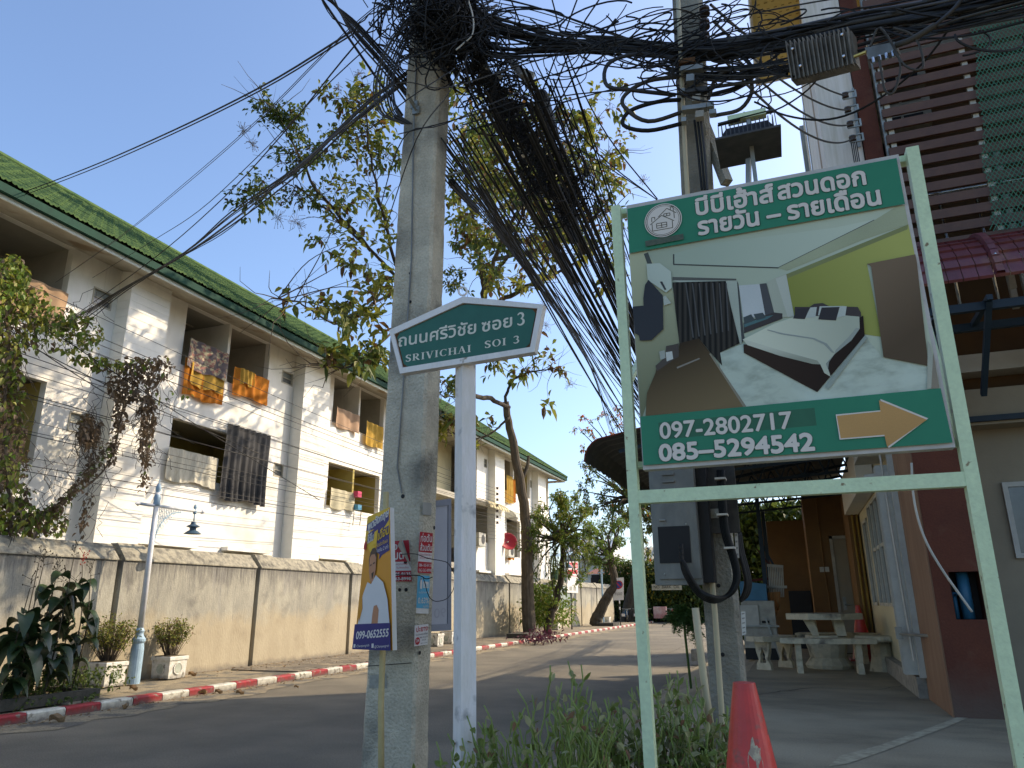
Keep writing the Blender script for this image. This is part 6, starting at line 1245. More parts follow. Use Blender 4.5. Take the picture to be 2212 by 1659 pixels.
for k in range(420):
    p = c + Vector((rg.gauss(0, .35), rg.gauss(0, .7), abs(rg.gauss(0, .2)))); leaf(pb3, p, rv(rg) + Vector((0, 0, .4)), .16, .05, rg, 0)
tag(build('purple_plant', pb3, G['p']), 'low purple leaved plant spilling over the kerb at the foot of the bare trunk', 'plant', kind='stuff')
for (x0, y0, x1, lab) in ((1122, 1378, 1160, 'low dark concrete tree bed round the bare trunk'), (1262, 1352, 1310, 'low dark tree bed under the leaning tree')):
    a, b = PZ(x0, y0, .12), PZ(x1, y0, .12); tag(build('tree_bed', MB().box(-11.4, -10.5, a.y - .4, a.y + 1.3, .12, .3), M['darkconc']), lab, 'tree bed')
# ---- big dark leafy plant at the left edge
M['canna'] = mat('big_leaf', (.022, .05, .018), (.013, .032, .012), .42, 5, .1, 20, trans=.12, spec=.5, c3=(.05, .09, .03), s3=2)
cp_ = thing('canna_plant', (-11.2, 8.6, .2), 'tall dark green broad leaved plant with seed heads in the low bed at the left', 'plant'); rg = random.Random(17); st = MB()
M['stalk'] = mat('stalk', (.06, .05, .03), (.04, .03, .02), .7, 9)
def bigleaf(p, az, L, w, up, droop):
    mb = MB(); d = Vector((math.cos(az), math.sin(az), 0)); s = Vector((-d.y, d.x, 0)); n = 7; c = []
    for k in range(n + 1):
        t = k / n; q = p + d * (L * (t * .9 - .25 * droop * t * t)) + Vector((0, 0, L * (up * t - droop * t * t))); ww = w * math.sin(math.pi * min(1, t * .93 + .05)) ** .75; tw_ = Vector((0, 0, -.18 * ww)) 
        c += [q - s * ww * .5 - tw_, q - Vector((0, 0, ww * .12)), q + s * ww * .5 - tw_]
    fs = []
    for k in range(n): a = 3 * k; fs += [(a, a + 1, a + 4, a + 3), (a + 1, a + 2, a + 5, a + 4)]
    return mb.add(c, fs)
stems = [(25, 1430, 2.0), (60, 1450, 1.85), (95, 1470, 2.1), (135, 1450, 2.0), (155, 1460, 1.8), (8, 1440, 1.6), (120, 1480, 1.6), (75, 1480, 1.7), (40, 1475, 1.9), (100, 1440, 1.7)]
nl = 0
for i, (x, y, h) in enumerate(stems):
    q = PX(x, y + 25, -11.35 + (i % 3) * .28); q.z = .2; top = q + Vector((rg.uniform(-.05, .1), rg.uniform(-.05, .15), h)); P = catmull([q, q.lerp(top, .5) + rv(rg) * .04, top], 5); build('stem', MB().tube(P, .014, 5, r1=.006), M['stalk'], cp_)
    # seed head
    hd = MB()
    for k in range(10): e = top + Vector((rg.gauss(0, .05), rg.gauss(0, .05), .02 + .028 * k)); hd.tube([top + Vector((0, 0, .02 * k)), e], .004, 3); hd.lathe([(0, -.018), (.013, 0), (0, .018)], e, 5)
    tag(build('seed_head', hd, M['stalk'] if i != 3 else mat('red_bud', (.35, .03, .02)), cp_), kind='stuff')
    for k in range(11):
        t = rg.uniform(.12, .86); p = q.lerp(top, t); mb = bigleaf(p, rg.uniform(0, 6.28), rg.uniform(.38, .58), rg.uniform(.2, .30), rg.uniform(.35, .9), rg.uniform(.8, 1.35)); build('leaf', mb, M['canna'], cp_, smooth=True); nl += 1
bushmass('ground_cover', 'small leafy weeds under the dark broad leaved plant', [((-11.9, -10.75, 7.8, 10.3, .15, .55), 800), ((-10.7, -10.3, 8.0, 9.4, .12, .22), 60)], ['d', 'g'], (4, 3), .09, 19, 0, 'weeds', 'stuff')
# ---- succulent shrubs close to the camera: green jointed stems, pointed variegated leaves
M['vstem'] = mat('green_stem', (.21, .28, .075), (.13, .19, .05), .45, 12, .1, 40)
V1 = leafmat('variegated', (.22, .24, .11), (.38, .37, .23)); V2 = leafmat('variegated_pale', (.42, .43, .27), (.28, .31, .15)); V3 = leafmat('variegated_pink', (.34, .15, .11), (.22, .16, .09)); V4 = leafmat('fresh_leaf', (.13, .19, .045), (.18, .23, .06))
def jade(label, c, n, spread, hmax, seed, leafy, wild):
    rg = random.Random(seed); c = Vector(c); t = thing('succulent_shrub', c, label, 'shrub', 'jointed succulent shrubs in front of the sign posts'); sm = MB(); lm = MB()
    for k in range(n):
        a = rg.uniform(0, 6.28); q = rg.random() ** .5; lean = Vector((math.cos(a), math.sin(a) * .6, 0)) * spread * q; h = hmax * rg.uniform(.72, 1.0) * (1 - .22 * q)
        p = c + lean * .25 + Vector((rg.gauss(0, .02), rg.gauss(0, .02), 0)); N_ = 14; pts = [p]; d = Vector((lean.x * .5, lean.y * .5, 1)).normalized()
        ca_ = rg.uniform(-1, 1) * wild
        for s in range(N_):
            f = s / N_; tgt = Vector((lean.x * .95 / h * (1.3 - f), lean.y * .9 / h, 1 + .0 * f)); tgt.x += ca_ * (f - .4); d = (d * .6 + tgt.normalized() * .4 + rv(rg) * .17).normalized(); z = ((-1) ** s) * .010
            pts.append(pts[-1] + d * (h / N_) * 1.04 + Vector((z, z * .5, 0)))
        sm.tube(pts, .0052, 5, r1=.0034)
        if rg.random() < .4:
            b = pts[rg.randrange(6, 11)]; dd = (d + rv(rg) * .5).normalized(); q2 = [b + dd * .03 * j + Vector((((-1) ** j) * .005, 0, .012 * j)) for j in range(6)]; sm.tube(q2, .0035, 4)
            for j in range(3): leaf(lm, q2[-1 - j], rv(rg) + Vector((0, 0, 1.2)), .055, .028, rg, rg.choices(range(4), (4, 3, 1, 3))[0], fold=.2, droop=.05)
        for j in range(leafy):
            i = int(N_ * (1 - (rg.random() ** 2) * (.62 if leafy > 6 else .25))); leaf(lm, pts[min(i, N_)] + rv(rg) * .004, rv(rg) * .75 + Vector((0, 0, 1.1)), rg.uniform(.03, .062), rg.uniform(.015, .028), rg, rg.choices(range(4), (5, 4, 1.2, 3) if leafy > 6 else (2, 1, .8, 5))[0], fold=.22, droop=.08)
    build('stem', sm, M['vstem'], t, smooth=True); build('foliage', lm, [V1, V2, V3, V4], t); return t
def at(px, d, z=.3): q = W(px, 1600, d); return (q.x, q.y, z)
jade('thin sprig of shrub between the big pole and the white sign post', at(950, 3.55), 5, .14, .82, 1, 4, .6)
jade('sparse shrub just right of the white sign post', at(1060, 3.5), 18, .22, .92, 2, 4, .7)
jade('tall bare stemmed shrub with arching green stems, middle of the bottom edge', at(1215, 3.45), 80, .45, 1.06, 3, 3, .9)
jade('leafy variegated shrub left of the left billboard post', at(1345, 3.75), 54, .28, .98, 4, 7, .5)
jade('dense leafy variegated shrub right of the left billboard post', at(1450, 3.7), 76, .30, 1.02, 5, 9, .4)
jade('leafy variegated shrub in the clay pot by the slim pole', at(1505, 3.55), 34, .17, .9, 6, 12, .4)
q = W(1500, 1655, 3.5); pt = thing('clay_pot', (q.x, q.y, .3), 'brown clay pot just showing at the bottom edge left of the cone', 'plant pot')
build('body', MB().lathe([(.09, 0), (.13, .2), (.14, .22), (.15, .3), (.13, .3)], (q.x, q.y, .3), 18), mat('clay', (.14, .06, .035), (.1, .045, .03)), pt); build('soil', MB().lathe([(.125, 0), (.1, .005)], (q.x, q.y, .585), 18), M['earth'], pt)
tag(build('bed_soil', MB().box(-2.1, -.86, 2.6, 4.9, 0, .3), M['earth']), kind='structure')
# plants beside the road behind the slim pole
fern = MB(); rg = random.Random(3)
for (x, y, s) in ((1480, 1330, 32), (1500, 1350, 26), (1470, 1318, 20), (1455, 1335, 22)):
    c = W(x, y, 12); 
    for k in range(46):
        dv = (rv(rg) + Vector((0, 0, .3))).normalized(); L_ = s * 12 / F * rg.uniform(.6, 1.3); tip = c + dv * L_ - Vector((0, 0, L_ * .3)); fern.tube([c, c.lerp(tip, .6) + Vector((0, 0, .03)), tip], .003, 3, caps=False)
        for j in range(8):
            p = c.lerp(tip, .3 + .09 * j)
            for sg in (1, -1): leaf(fern, p, dv.cross(Vector((0, 0, 1))) * sg + rv(rg) * .2, .045, .02, rg, 0)
c = W(1487, 1400, 12); fern.tube([Vector((c.x, c.y, .3)), W(1480, 1370, 12), W(1478, 1330, 12)], .02, 5)
tag(build('feathery_plant', fern, leafmat('feather_leaf', (.07, .15, .03), (.05, .11, .03))), 'small feathery leaved plant beside the road left of the slim pole', 'plant')
bl2 = PZ(1503, 1410, .3); tag(build('concrete_block', MB().cbox(bl2.x - .12, bl2.x + .16, bl2.y, bl2.y + .3, .1, .38, .01), M['conc_pale']), 'rough concrete block lying at the edge of the forecourt behind the slim pole', 'concrete block')
# ---- ivy on the wires at the upper left
iv = thing('ivy', (-12.9, 7.4, 3.0), 'tangled green ivy and dry creeper hanging before the nearer white block', 'ivy'); rg = random.Random(23); g1 = MB(); g2 = MB(); vn = MB()
def ivc(x, y, pr, n, dry=0, D=None, L=.11):
    for k in range(int(n * .42)):
        a = rg.uniform(0, 6.28); q = rg.random() ** .5; p = PX(x + pr[0] * q * math.cos(a), y + pr[1] * q * math.sin(a), -12.9 + rg.gauss(0, .22)); leaf(g2 if rg.random() < dry else g1, p, rv(rg) * .7 + Vector((0, 0, -.7)), L * rg.uniform(.6, 1.3), L * .75, rg, rg.choices((0, 1, 2), (5, 3, 4))[0])
for a in ((25, 600, (40, 48), 900, .05), (55, 660, (60, 45), 520, .1), (20, 720, (40, 80), 700, .25), (15, 830, (38, 90), 650, .4), (20, 950, (28, 90), 450, .55), (15, 1060, (35, 70), 500, .3), (30, 1120, (60, 38), 620, .25), (90, 1130, (60, 28), 420, .3),
          (120, 690, (60, 32), 260, .05), (160, 700, (40, 25), 200, .05), (195, 725, (30, 30), 170, .05), (100, 720, (50, 40), 190, .1), (150, 740, (30, 25), 80, 0), (190, 775, (40, 14), 130, .15), (240, 790, (50, 12), 190, .3), (290, 785, (40, 14), 150, .4), (285, 830, (55, 40), 560, .97), (320, 800, (45, 30), 330, .93), (260, 870, (14, 60), 170, .98), (355, 790, (25, 25), 60, .8),
          (193, 930, (24, 32), 480, .98), (320, 900, (18, 45), 330, .98), (315, 960, (14, 45), 210, .98), (350, 855, (24, 16), 26, 0), (405, 850, (14, 10), 14, 0)): ivc(*a)
for (x0, y0, x1, y1, n, dr) in ((245, 960, 130, 1090, 260, .75), (130, 1090, 50, 1140, 200, .5), (262, 880, 240, 1000, 130, .97), (200, 960, 180, 1150, 90, .97), (320, 980, 310, 1060, 60, .97), (30, 760, 60, 1100, 200, .6)):
    for k in range(n):
        t = rg.random(); leaf_p = PX(x0 + (x1 - x0) * t + rg.gauss(0, 6), y0 + (y1 - y0) * t + rg.gauss(0, 6), -12.9 + rg.gauss(0, .1)); leaf(g2 if rg.random() < dr else g1, leaf_p, rv(rg) + Vector((0, 0, -.8)), .10 * rg.uniform(.5, 1.3), .06, rg, 0)
for k in range(300):
    x, y = rg.choice([(rg.uniform(0, 60), rg.uniform(580, 1100)), (rg.uniform(180, 380), rg.uniform(760, 880)), (rg.uniform(175, 215), rg.uniform(890, 960)), (rg.uniform(300, 340), rg.uniform(860, 960)), (rg.uniform(0, 210), rg.uniform(620, 720)), (rg.uniform(20, 250), rg.uniform(980, 1120))]); P = [PX(x, y, -12.9 + rg.gauss(0, .1))]
    for s in range(5): P.append(P[-1] + Vector((rg.gauss(0, .04), rg.gauss(0, .10), -rg.uniform(.03, .2))))
    vn.tube(P, .006, 3, caps=False)
vn.tube(catmull([PX(x, y, -12.9) for x, y in ((0, 1155), (60, 1130), (130, 1085), (200, 1040), (240, 990), (262, 900), (275, 830))], 5), .02, 5)
vn.tube(catmull([PX(x, y, -12.85) for x, y in ((5, 560), (18, 720), (10, 900), (25, 1150))], 5), .03, 5)
build('foliage', g1, [G['g'], G['bright'], G['y']], iv); build('dry_foliage', g2, leafmat('dry_leaf_m', (.17, .12, .08), (.10, .07, .05)), iv); build('vine', vn, M['twig'], iv)
# ---- dry leaves in the gutter
M['dryleaf'] = mat('dry_leaf', (.34, .22, .12), (.20, .12, .07), .8, 30)
def dryleaf(p, s, rz, label):
    p = Vector(p); mb = MB(); ca, sa = math.cos(rz), math.sin(rz)
    def f(u, v): x = (u - .5) * s; y = (v - .5) * s * .7 * math.sin(math.pi * (u * .9 + .05)); z = .35 * s * (abs(v - .5) * 2) ** 1.5 + .12 * s * math.sin(u * 6 + rz) + .05 * s; return Vector((p.x + x * ca - y * sa, p.y + x * sa + y * ca, p.z + z))
    return tag(build('dry_leaf', mb.grid(f, 7, 4), M['dryleaf']), label, 'dry leaf', 'big dry leaves dropped along the kerb')
for x, y, s, lb in ((122, 1560, .34, 'large curled dry leaf in the gutter by the second white kerb stone'), (270, 1531, .22, 'dry leaf against the kerb below the lamp post'), (288, 1491, .26, 'upright brown dry leaf on the pavement in front of the lamp post'), (436, 1500, .30, 'big pale fan shaped dry leaf in the gutter against a red kerb stone'), (472, 1498, .24, 'curled dry leaf just right of the fan shaped one'), (518, 1500, .24, 'flat dry leaf lying on the road edge, right of the curled one'),
                    (415, 1460, .28, 'long dry leaf on the pavement right of the planters'), (475, 1443, .26, 'crumpled dry leaf near the wall foot'), (614, 1441, .16, 'small pale dry leaf on the pavement'), (640, 1485, .14, 'tiny dry leaf on the road edge'), (1210, 1385, .3, 'dry leaf on the kerb beyond the purple plant')):
    s *= .62; q = PZ(x, y, .125 if PZ(x, y, .12).x < -10.3 else .008); dryleaf(q, s, rg.uniform(0, 6), lb)
lt = MB(); 
for k in range(900):
    y = rg.uniform(6.5, 30); x = -10.12 + abs(rg.gauss(0, .16)); lt_p = Vector((x, y, .012)); leaf(lt, lt_p, Vector((rg.gauss(0, 1), rg.gauss(0, 1), .12)), rg.uniform(.02, .06), .02, rg, 0, droop=0)
for k in range(700):
    y = rg.uniform(9.5, 30); lt_p = Vector((-12.45 + abs(rg.gauss(0, .5)), y, .13)); leaf(lt, lt_p, Vector((rg.gauss(0, 1), rg.gauss(0, 1), .12)), rg.uniform(.02, .06), .02, rg, 0, droop=0)
tag(build('leaf_litter', lt, M['dryleaf']), kind='stuff')
# ================================================================ laundry on the balconies
def cloth_x(name, label, y0, y1, z0, z1, m, X=-14.22, folds=6, amp=.04, lean=0, seed=1, m2=None):
    rg = random.Random(seed); ph = rg.uniform(0, 6)
    f = lambda u, v: Vector((X + amp * math.sin(u * folds * 6.28 + ph + v) * (.35 + .65 * v) + .02 * math.sin(u * 21 + ph), y0 + (y1 - y0) * u + .03 * math.sin(v * 4 + ph) * v, z1 + (z0 - z1) * v + .04 * v * math.sin(u * 9 + ph)))
    o = build(name, MB().grid(f, 40, 10), m, smooth=True); return tag(o, label, 'laundry')
M['cl_or'] = mat('robe_orange', (.60, .22, .03), (.48, .15, .02), .9, 4, .2, 50, trans=.25); M['cl_yel'] = mat('robe_ochre', (.62, .38, .09), (.5, .3, .06), .9, 5, .2, 50, trans=.25); M['cl_pat'] = mat('patterned_blanket', (.30, .14, .13), (.42, .38, .28), .9, 7, .2, 50, mix=(.47, .53), c3=(.12, .10, .12), s3=6, m3=(.5, .54), stretch=(1, 1, 2))
M['cl_pink'] = mat('cloth_pink', (.48, .32, .24), (.40, .26, .19), .9, 3, .1, trans=.2); M['cl_blk'] = mat('curtain_black', (.035, .036, .042), (.028, .028, .032), .7, 3, .1, 40); M['cl_cream'] = mat('cloth_cream', (.60, .56, .44), (.5, .46, .36), .9, 3, .1, trans=.2); M['cl_tan'] = mat('cloth_tan', (.40, .26, .17), (.33, .21, .14), .9, 3)
M['cl_net'] = mat('net_grey', (.42, .39, .34), (.55, .54, .5), .9, 30, stretch=(.3, 1, .2))
cloth_x('robe', 'orange robe hanging lowest under the patterned blanket', 13.88, 15.3, 6.72, 7.7, M['cl_or'], -14.2, 5, .03, seed=2)
cloth_x('robe', 'ochre cloth between the patterned blanket and the orange robe', 14.05, 15.28, 7.02, 7.62, M['cl_yel'], -14.16, 4, .025, seed=3)
cloth_x('blanket', 'dark red and cream patterned blanket over the third floor parapet', 13.86, 15.32, 7.42, 8.22, M['cl_pat'], -14.13, 2, .015, seed=4)
cloth_x('robe', 'bright orange robe on the parapet right of the patterned blanket', 15.65, 17.15, 7.2, 7.98, M['cl_or'], -14.17, 5, .03, seed=5)
cloth_x('towel', 'small ochre towel hung over the bright orange robe', 15.85, 16.42, 7.55, 7.99, M['cl_yel'], -14.12, 1, .01, seed=6)
cloth_x('cloth', 'dusty pink cloth hung on the balcony next to the big pole', 20.7, 22.2, 7.38, 8.05, M['cl_pink'], -14.19, 2, .05, seed=7)
cloth_x('robe', 'deep yellow cloth hung just left of the big pole', 22.6, 23.85, 7.1, 7.98, M['cl_yel'], -14.17, 2, .03, seed=8)
cloth_x('blanket', 'peach cloth over the top balcony at the far left behind the ivy', 8.9, 10.4, 7.25, 8.05, M['cl_tan'], -14.17, 3, .03, seed=9)
cloth_x('curtain', 'brown cloth hanging from the second floor opening at the left edge', 9.3, 10.05, 3.75, 4.95, M['cl_tan'], -14.15, 3, .03, seed=10)
cloth_x('curtain', 'long black eyelet curtain hung outside the second floor opening', 15.5, 17.35, 4.25, 6.3, M['cl_blk'], -14.1, 8, .06, seed=11)
for k in range(8): pass
tag(build('curtain_rail', MB().tube([(-14.1, 15.2, 6.33), (-14.1, 17.7, 6.31)], .014, 6), M['pipe_white']), 'white pole carrying the long black curtain', 'rail')
cloth_x('net_curtain', 'grey white striped sheet under the second floor opening beside the black curtain', 13.7, 15.45, 4.5, 5.3, M['cl_net'], -14.2, 7, .02, seed=12)
cloth_x('sheet', 'cream sheet filling the lower part of the khaki opening near the big pole', 20.65, 22.15, 4.6, 5.25, M['cl_cream'], -14.2, 2, .05, seed=13)
cloth_x('robe', 'pale orange robe on the farther block balcony', 36.9, 37.9, 6.7, 8.2, M['cl_yel'], -14.15, 3, .03, seed=14)
cloth_x('robe', 'deep orange robe on the farther block balcony, right of the pale one', 37.9, 38.3, 6.8, 8.1, M['cl_or'], -14.15, 1, .03, seed=15)
cloth_x('cloth', 'bright orange cloth below the red dish on the farther block', 37.0, 37.9, 3.7, 4.6, M['cl_or'], -14.1, 2, .03, seed=16)
pl_ = thing('peg_hanger', (-14.1, 23.0, 4.6), 'pink and blue plastic laundry baskets hanging near the big pole on the second floor', 'laundry basket')
a, b = PX(772, 1068, -14.1), PX(772, 1095, -14.1); build('basket', MB().box(-14.2, -14.0, a.y - .12, a.y + .12, a.z - .1, a.z + .1), mat('pink_plastic', (.65, .08, .18)), pl_); build('basket', MB().box(-14.2, -14.0, b.y - .12, b.y + .12, b.z - .1, b.z + .08), mat('blue_plastic', (.08, .30, .50)), pl_)
lad = MB(); 
for x in (765, 780): lad.beam(PX(x, 1105, -14.05), PX(x - 3, 1135, -14.0), .02)
for k in range(3): lad.beam(PX(765, 1112 + k * 8, -14.03), PX(779, 1114 + k * 8, -14.03), .012)
build('hook_frame', lad, M['black'], pl_)
# dish, outdoor units, awnings on the farther block
ds = thing('satellite_dish', PX(1098, 1165, -13.8), 'red satellite dish on the farther white block', 'satellite dish'); c = PX(1098, 1170, -13.7)
build('bowl', MB().lathe([(.0, -.12), (.2, -.09), (.38, -.03), (.48, .05), (.47, .06), (.36, -.01), (.2, -.06), (.0, -.09)], c, 20, axis=(.6, -.7, .35)), mat('dish_red', (.42, .02, .03), (.36, .018, .025), .5), ds, smooth=True); build('arm', MB().beam(c, c + Vector((-.5, .1, -.3)), .04), M['steel'], ds)
for x, y, lb in ((1105, 1190, 'outdoor air conditioner under the red satellite dish'), (1042, 1165, 'outdoor air conditioner seen just right of the white sign post'), (1160, 1180, 'outdoor air conditioner behind the tree crown on the farther block')):
    q = PX(x, y, -13.9); t = thing('outdoor_unit', q, lb, 'air conditioner'); build('casing', MB().box(-14.25, -13.9, q.y - .42, q.y + .42, q.z - .3, q.z + .3), M['white_metal'], t)
    build('fan_grille', MB().lathe([(.22, 0), (.22, .01)], (-13.9, q.y + .1, q.z), 18, axis=(1, 0, 0)), M['dark_metal'], t); build('bracket', MB().box(-14.3, -13.85, q.y - .45, q.y + .45, q.z - .34, q.z - .305), M['steel'], t)
aw = thing('awning', (-13.9, 34.5, 6.2), 'cream and brown ribbed awning on the farther block by the white sign post', 'awning')
for k in range(14):
    y = 33.15 + k * .19; build('strip', MB().grid(lambda u, v: Vector((-14.28 + .75 * math.sin(u * 1.5), y + .17 * v, 5.95 + .5 * math.cos(u * 1.5) - .02 * k * 0)), 6, 1), mat('awn%d' % (k % 2), (.60, .54, .36) if k % 2 else (.34, .27, .16)) if k < 2 else bpy.data.materials['awn%d' % (k % 2)], aw)
aw = thing('awning', (-13.9, 38, 6.0), 'plain pale grey awning over a window of the farther block', 'awning')
build('cover', MB().grid(lambda u, v: Vector((-14.28 + .7 * math.sin(u * 1.5), 36.9 + 2.4 * v, 5.85 + .45 * math.cos(u * 1.5))), 6, 6), mat('awn_grey', (.50, .50, .47), (.42, .42, .4)), aw)
build('side', MB().add([(-14.28, 36.9, 6.3), (-14.28, 36.9, 5.86), (-13.6, 36.9, 5.88), (-13.75, 36.9, 6.15)], [(0, 1, 2, 3)]), bpy.data.materials['awn_grey'], aw)
# ================================================================ far end of the street
def bike(c, rz, label, colm):
    t = thing('motorbike', c, label, 'motorbike', 'motorbikes parked at the end of the street'); c = Vector(c); ca, sa = math.cos(rz), math.sin(rz); P = lambda u, v, z: (c.x + u * ca - v * sa, c.y + u * sa + v * ca, c.z + z)
    for u in (-.6, .6): build('wheel', MB().tube([P(u + .27 * math.cos(k * math.pi / 8), 0, .3 + .27 * math.sin(k * math.pi / 8)) for k in range(17)], .05, 6, caps=False), M['black'], t)
    build('body', MB().ext([P(-.75, -.12, .62), P(-.3, -.12, .45), P(.15, -.12, .42), P(.45, -.12, .95), P(.30, -.12, .95), P(0, -.12, .68), P(-.75, -.12, .8)], Vector(P(0, .24, 0)) - Vector(P(0, 0, 0))), colm, t)
    build('seat', MB().ext([P(-.7, -.13, .79), P(.02, -.13, .72), P(.0, -.13, .79), P(-.7, -.13, .88)], Vector(P(0, .26, 0)) - Vector(P(0, 0, 0))), M['black'], t)
    build('handlebar', MB().tube([P(.36, -.32, 1.0), P(.42, 0, .98), P(.36, .32, 1.0)], .02, 6).tube([P(.42, 0, .98), P(.6, 0, .3)], .03, 6), M['steel'], t)
    build('headlight', MB().lathe([(.08, 0), (.08, .05), (.0, .07)], P(.48, 0, .92), 10, axis=(ca, sa, 0)), M['glass_m'], t); build('number_plate', MB().box(c.x - .12, c.x + .12, c.y - .85, c.y - .84, c.z + .5, c.z + .68), I['white'], t)
for x, rz, lb, cm in ((1352, -1.2, 'blue motorbike, leftmost at the street end', (.03, .12, .30)), (1378, -1.5, 'dark motorbike right of the blue one', (.03, .03, .03)), (1398, -1.4, 'dark red motorbike in the middle of the row', (.14, .02, .02)), (1452, -1.6, 'red and black motorbike, rightmost of the row', (.20, .02, .02))):
    q = W(x, 1330, 55.5); bike((q.x, q.y, 0.02), rz, lb, mat('bike' + str(x), cm, None, .3))
q = W(1425, 1322, 56); tag(build('delivery_box', MB().cbox(q.x - .45, q.x + .45, q.y, q.y + .5, .35, 1.15, .02), mat('box_pinkwhite', (.6, .5, .48), (.5, .2, .2), .6, 2)), 'white and pink box between the motorbikes', 'box')
q = W(1440, 1268, 57.5); hs_ = thing('house_sign', q, 'long pale board on the far hedge reading NO BARK OIL', 'sign'); build('board', MB().box(q.x - 1.1, q.x + 1.1, q.y, q.y + .06, q.z - .22, q.z + .22), mat('signboard', (.45, .42, .33)), hs_); build('lettering', text_mb('NO  BARK  OIL', (q.x - .95, q.y - .02, q.z - .1), (q.x + .95, q.y - .02, q.z - .1), .22, .7, (0, -1, 0), up=(0, 0, 1)), M['black'], hs_)
hs_['label'] = 'long pale lettered board fixed on the far dark hedge'
def house(name, label, px0, px1, yt, yb, D, wallm, roofm, ribs=True):
    a, b = W(px0, yb, D), W(px1, yb, D); zt = W(px0, yt, D).z; t = thing(name, (a.x, a.y, 0), label, 'house'); y = a.y
    build('wall', MB().box(a.x + .3, b.x - .3, y, y + 6, 0, a.z), wallm, t); n = max(4, int((b.x - a.x) / .45)); rf = MB()
    rf.add([(a.x, y - .6, a.z), (b.x, y - .6, a.z), (b.x, y + 3, zt), (a.x, y + 3, zt), (a.x, y + 7, a.z), (b.x, y + 7, a.z)], [(0, 1, 2, 3), (3, 2, 5, 4), (0, 3, 4), (1, 5, 2)]); build('roof', rf, roofm, t)
    if ribs:
        rb = MB()
        for k in range(n): x = a.x + (b.x - a.x) * k / n; rb.beam((x, y - .62, a.z + .04), (x, y + 3, zt + .06), .14, .07)
        tag(build('roof_rib', rb, roofm, t), kind='stuff')
    build('fascia', MB().box(a.x, b.x, y - .72, y - .61, a.z - .25, a.z + .05), M['white_metal'], t)
    return t
house('house', 'far house with pale ribbed tile roof above the dark hedge', 1372, 1520, 1178, 1222, 66, M['beige_wall'], mat('pale_tile', (.45, .44, .40), (.36, .35, .32), .8, 2))
house('house', 'low house with rusty red roof beyond the wall', 1268, 1305, 1225, 1242, 62, mat('brown_wall', (.17, .10, .07)), mat('rusty_roof', (.24, .09, .06), (.18, .07, .05)), False)
house('house', 'brown timber house behind the leaning tree', 1295, 1345, 1215, 1245, 68, mat('timber_wall', (.09, .055, .04)), mat('rusty_roof2', (.20, .10, .07)), False)
house('warehouse', 'long white roofed building far beyond the trees', 1215, 1330, 1165, 1205, 90, M['white_metal'], mat('white_roof', (.62, .63, .64), (.52, .53, .54), .6, 3))
q = PZ(1240, 1340, .0); q = W(1240, 1335, 58); tag(build('utility_pole', MB().box(q.x - .16, q.x + .16, q.y, q.y + .25, 0, W(1238, 1175, 58).z), M['pole2']), 'plain concrete pole beyond the end of the wall', 'utility pole')
fl2 = thing('street_lamp', W(1300, 1340, 48), 'small blue street lamp post far down the pavement', 'street lamp'); q = W(1303, 1330, 50); build('shaft', MB().tube([(q.x, q.y, .1), (q.x, q.y, W(1303, 1225, 50).z)], .06, 8), M['pale_blue'], fl2); build('arm', MB().beam(W(1291, 1237, 50), W(1305, 1236, 50), .05), M['pale_blue'], fl2)
q = W(1227, 1213, 44); fl3 = thing('street_lamp', (q.x, q.y, 2), 'grey lamp shade showing above the wall past the notice board', 'street lamp'); build('shade', MB().lathe([(.22, -.12), (.24, -.1), (.12, .02), (.05, .08), (.04, .3)], W(1228, 1222, 40), 14), M['dkblue'], fl3)
tag(build('hill_trees', (lambda mb: [mb.lathe([(R_.uniform(2, 5), -1), (R_.uniform(3, 6), R_.uniform(1, 2)), (R_.uniform(2, 4), R_.uniform(3, 4)), (.5, R_.uniform(4.5, 6))], (x * 1.0, 105 + R_.uniform(-5, 5), 0), 9) for x in range(-60, 60, 4)] and mb)(MB()), G['d']), kind='stuff')
# ================================================================ cables
CB = M['cable']; CW = mat('cable_grey', (.10, .10, .10), None, .5); RC = random.Random(55)
CB2 = mat('cable_dusty', (.035, .033, .03), (.06, .055, .05), .7, 9); CB3 = mat('cable_faded', (.02, .02, .022), (.035, .035, .037), .5, 9)
def cab(pts, r, label, group=None, m=None, n=5, sides=5, name='cable', cat='cable'): return tag(build(name, MB().tube(catmull(pts, n), r, sides, caps=False), m or RC.choice((CB, CB, CB2, CB3)), smooth=True), label, cat, group)
def sagline(a, b, s, n=9): a, b = Vector(a), Vector(b); return [a.lerp(b, k / n) - Vector((0, 0, s * 4 * (k / n) * (1 - k / n))) for k in range(n + 1)]
# (a) street-parallel cables fanning down the street behind the billboard
for k in range(54):
    x0 = RC.uniform(-2.15, -1.2); z0 = RC.uniform(4.35, 5.9) - (x0 + 2.2) * .25; x1 = RC.uniform(-2.9, -1.6); z1 = RC.uniform(4.6, 6.4)
    P = sagline((x0, 4.3 + RC.uniform(-.1, .2), z0), (x1, 36, z1), RC.uniform(.5, 1.6)); P = [p + Vector((RC.gauss(0, .012), 0, RC.gauss(0, .012))) for p in P]
    cab(P, RC.choice([.004, .005, .006, .008]), 'black overhead cable running down the street from the tangle, passing behind the billboard', 'cables down the street', n=3, sides=4)
for k in range(20):
    x0 = RC.choice([RC.uniform(-1.80, -1.66), RC.uniform(-1.5, -1.38)]); z0 = RC.uniform(4.7, 5.3); cab(sagline((x0 + RC.gauss(0, .03), 4.2, z0), (-2.0 + RC.gauss(0, .1), 36, 5.4 + RC.gauss(0, .12)), 1.0 + RC.uniform(-.1, .1)), .011, 'thick black cable in the heavy bundle running down the street', 'heavy cable bundle down the street', n=3, sides=6)
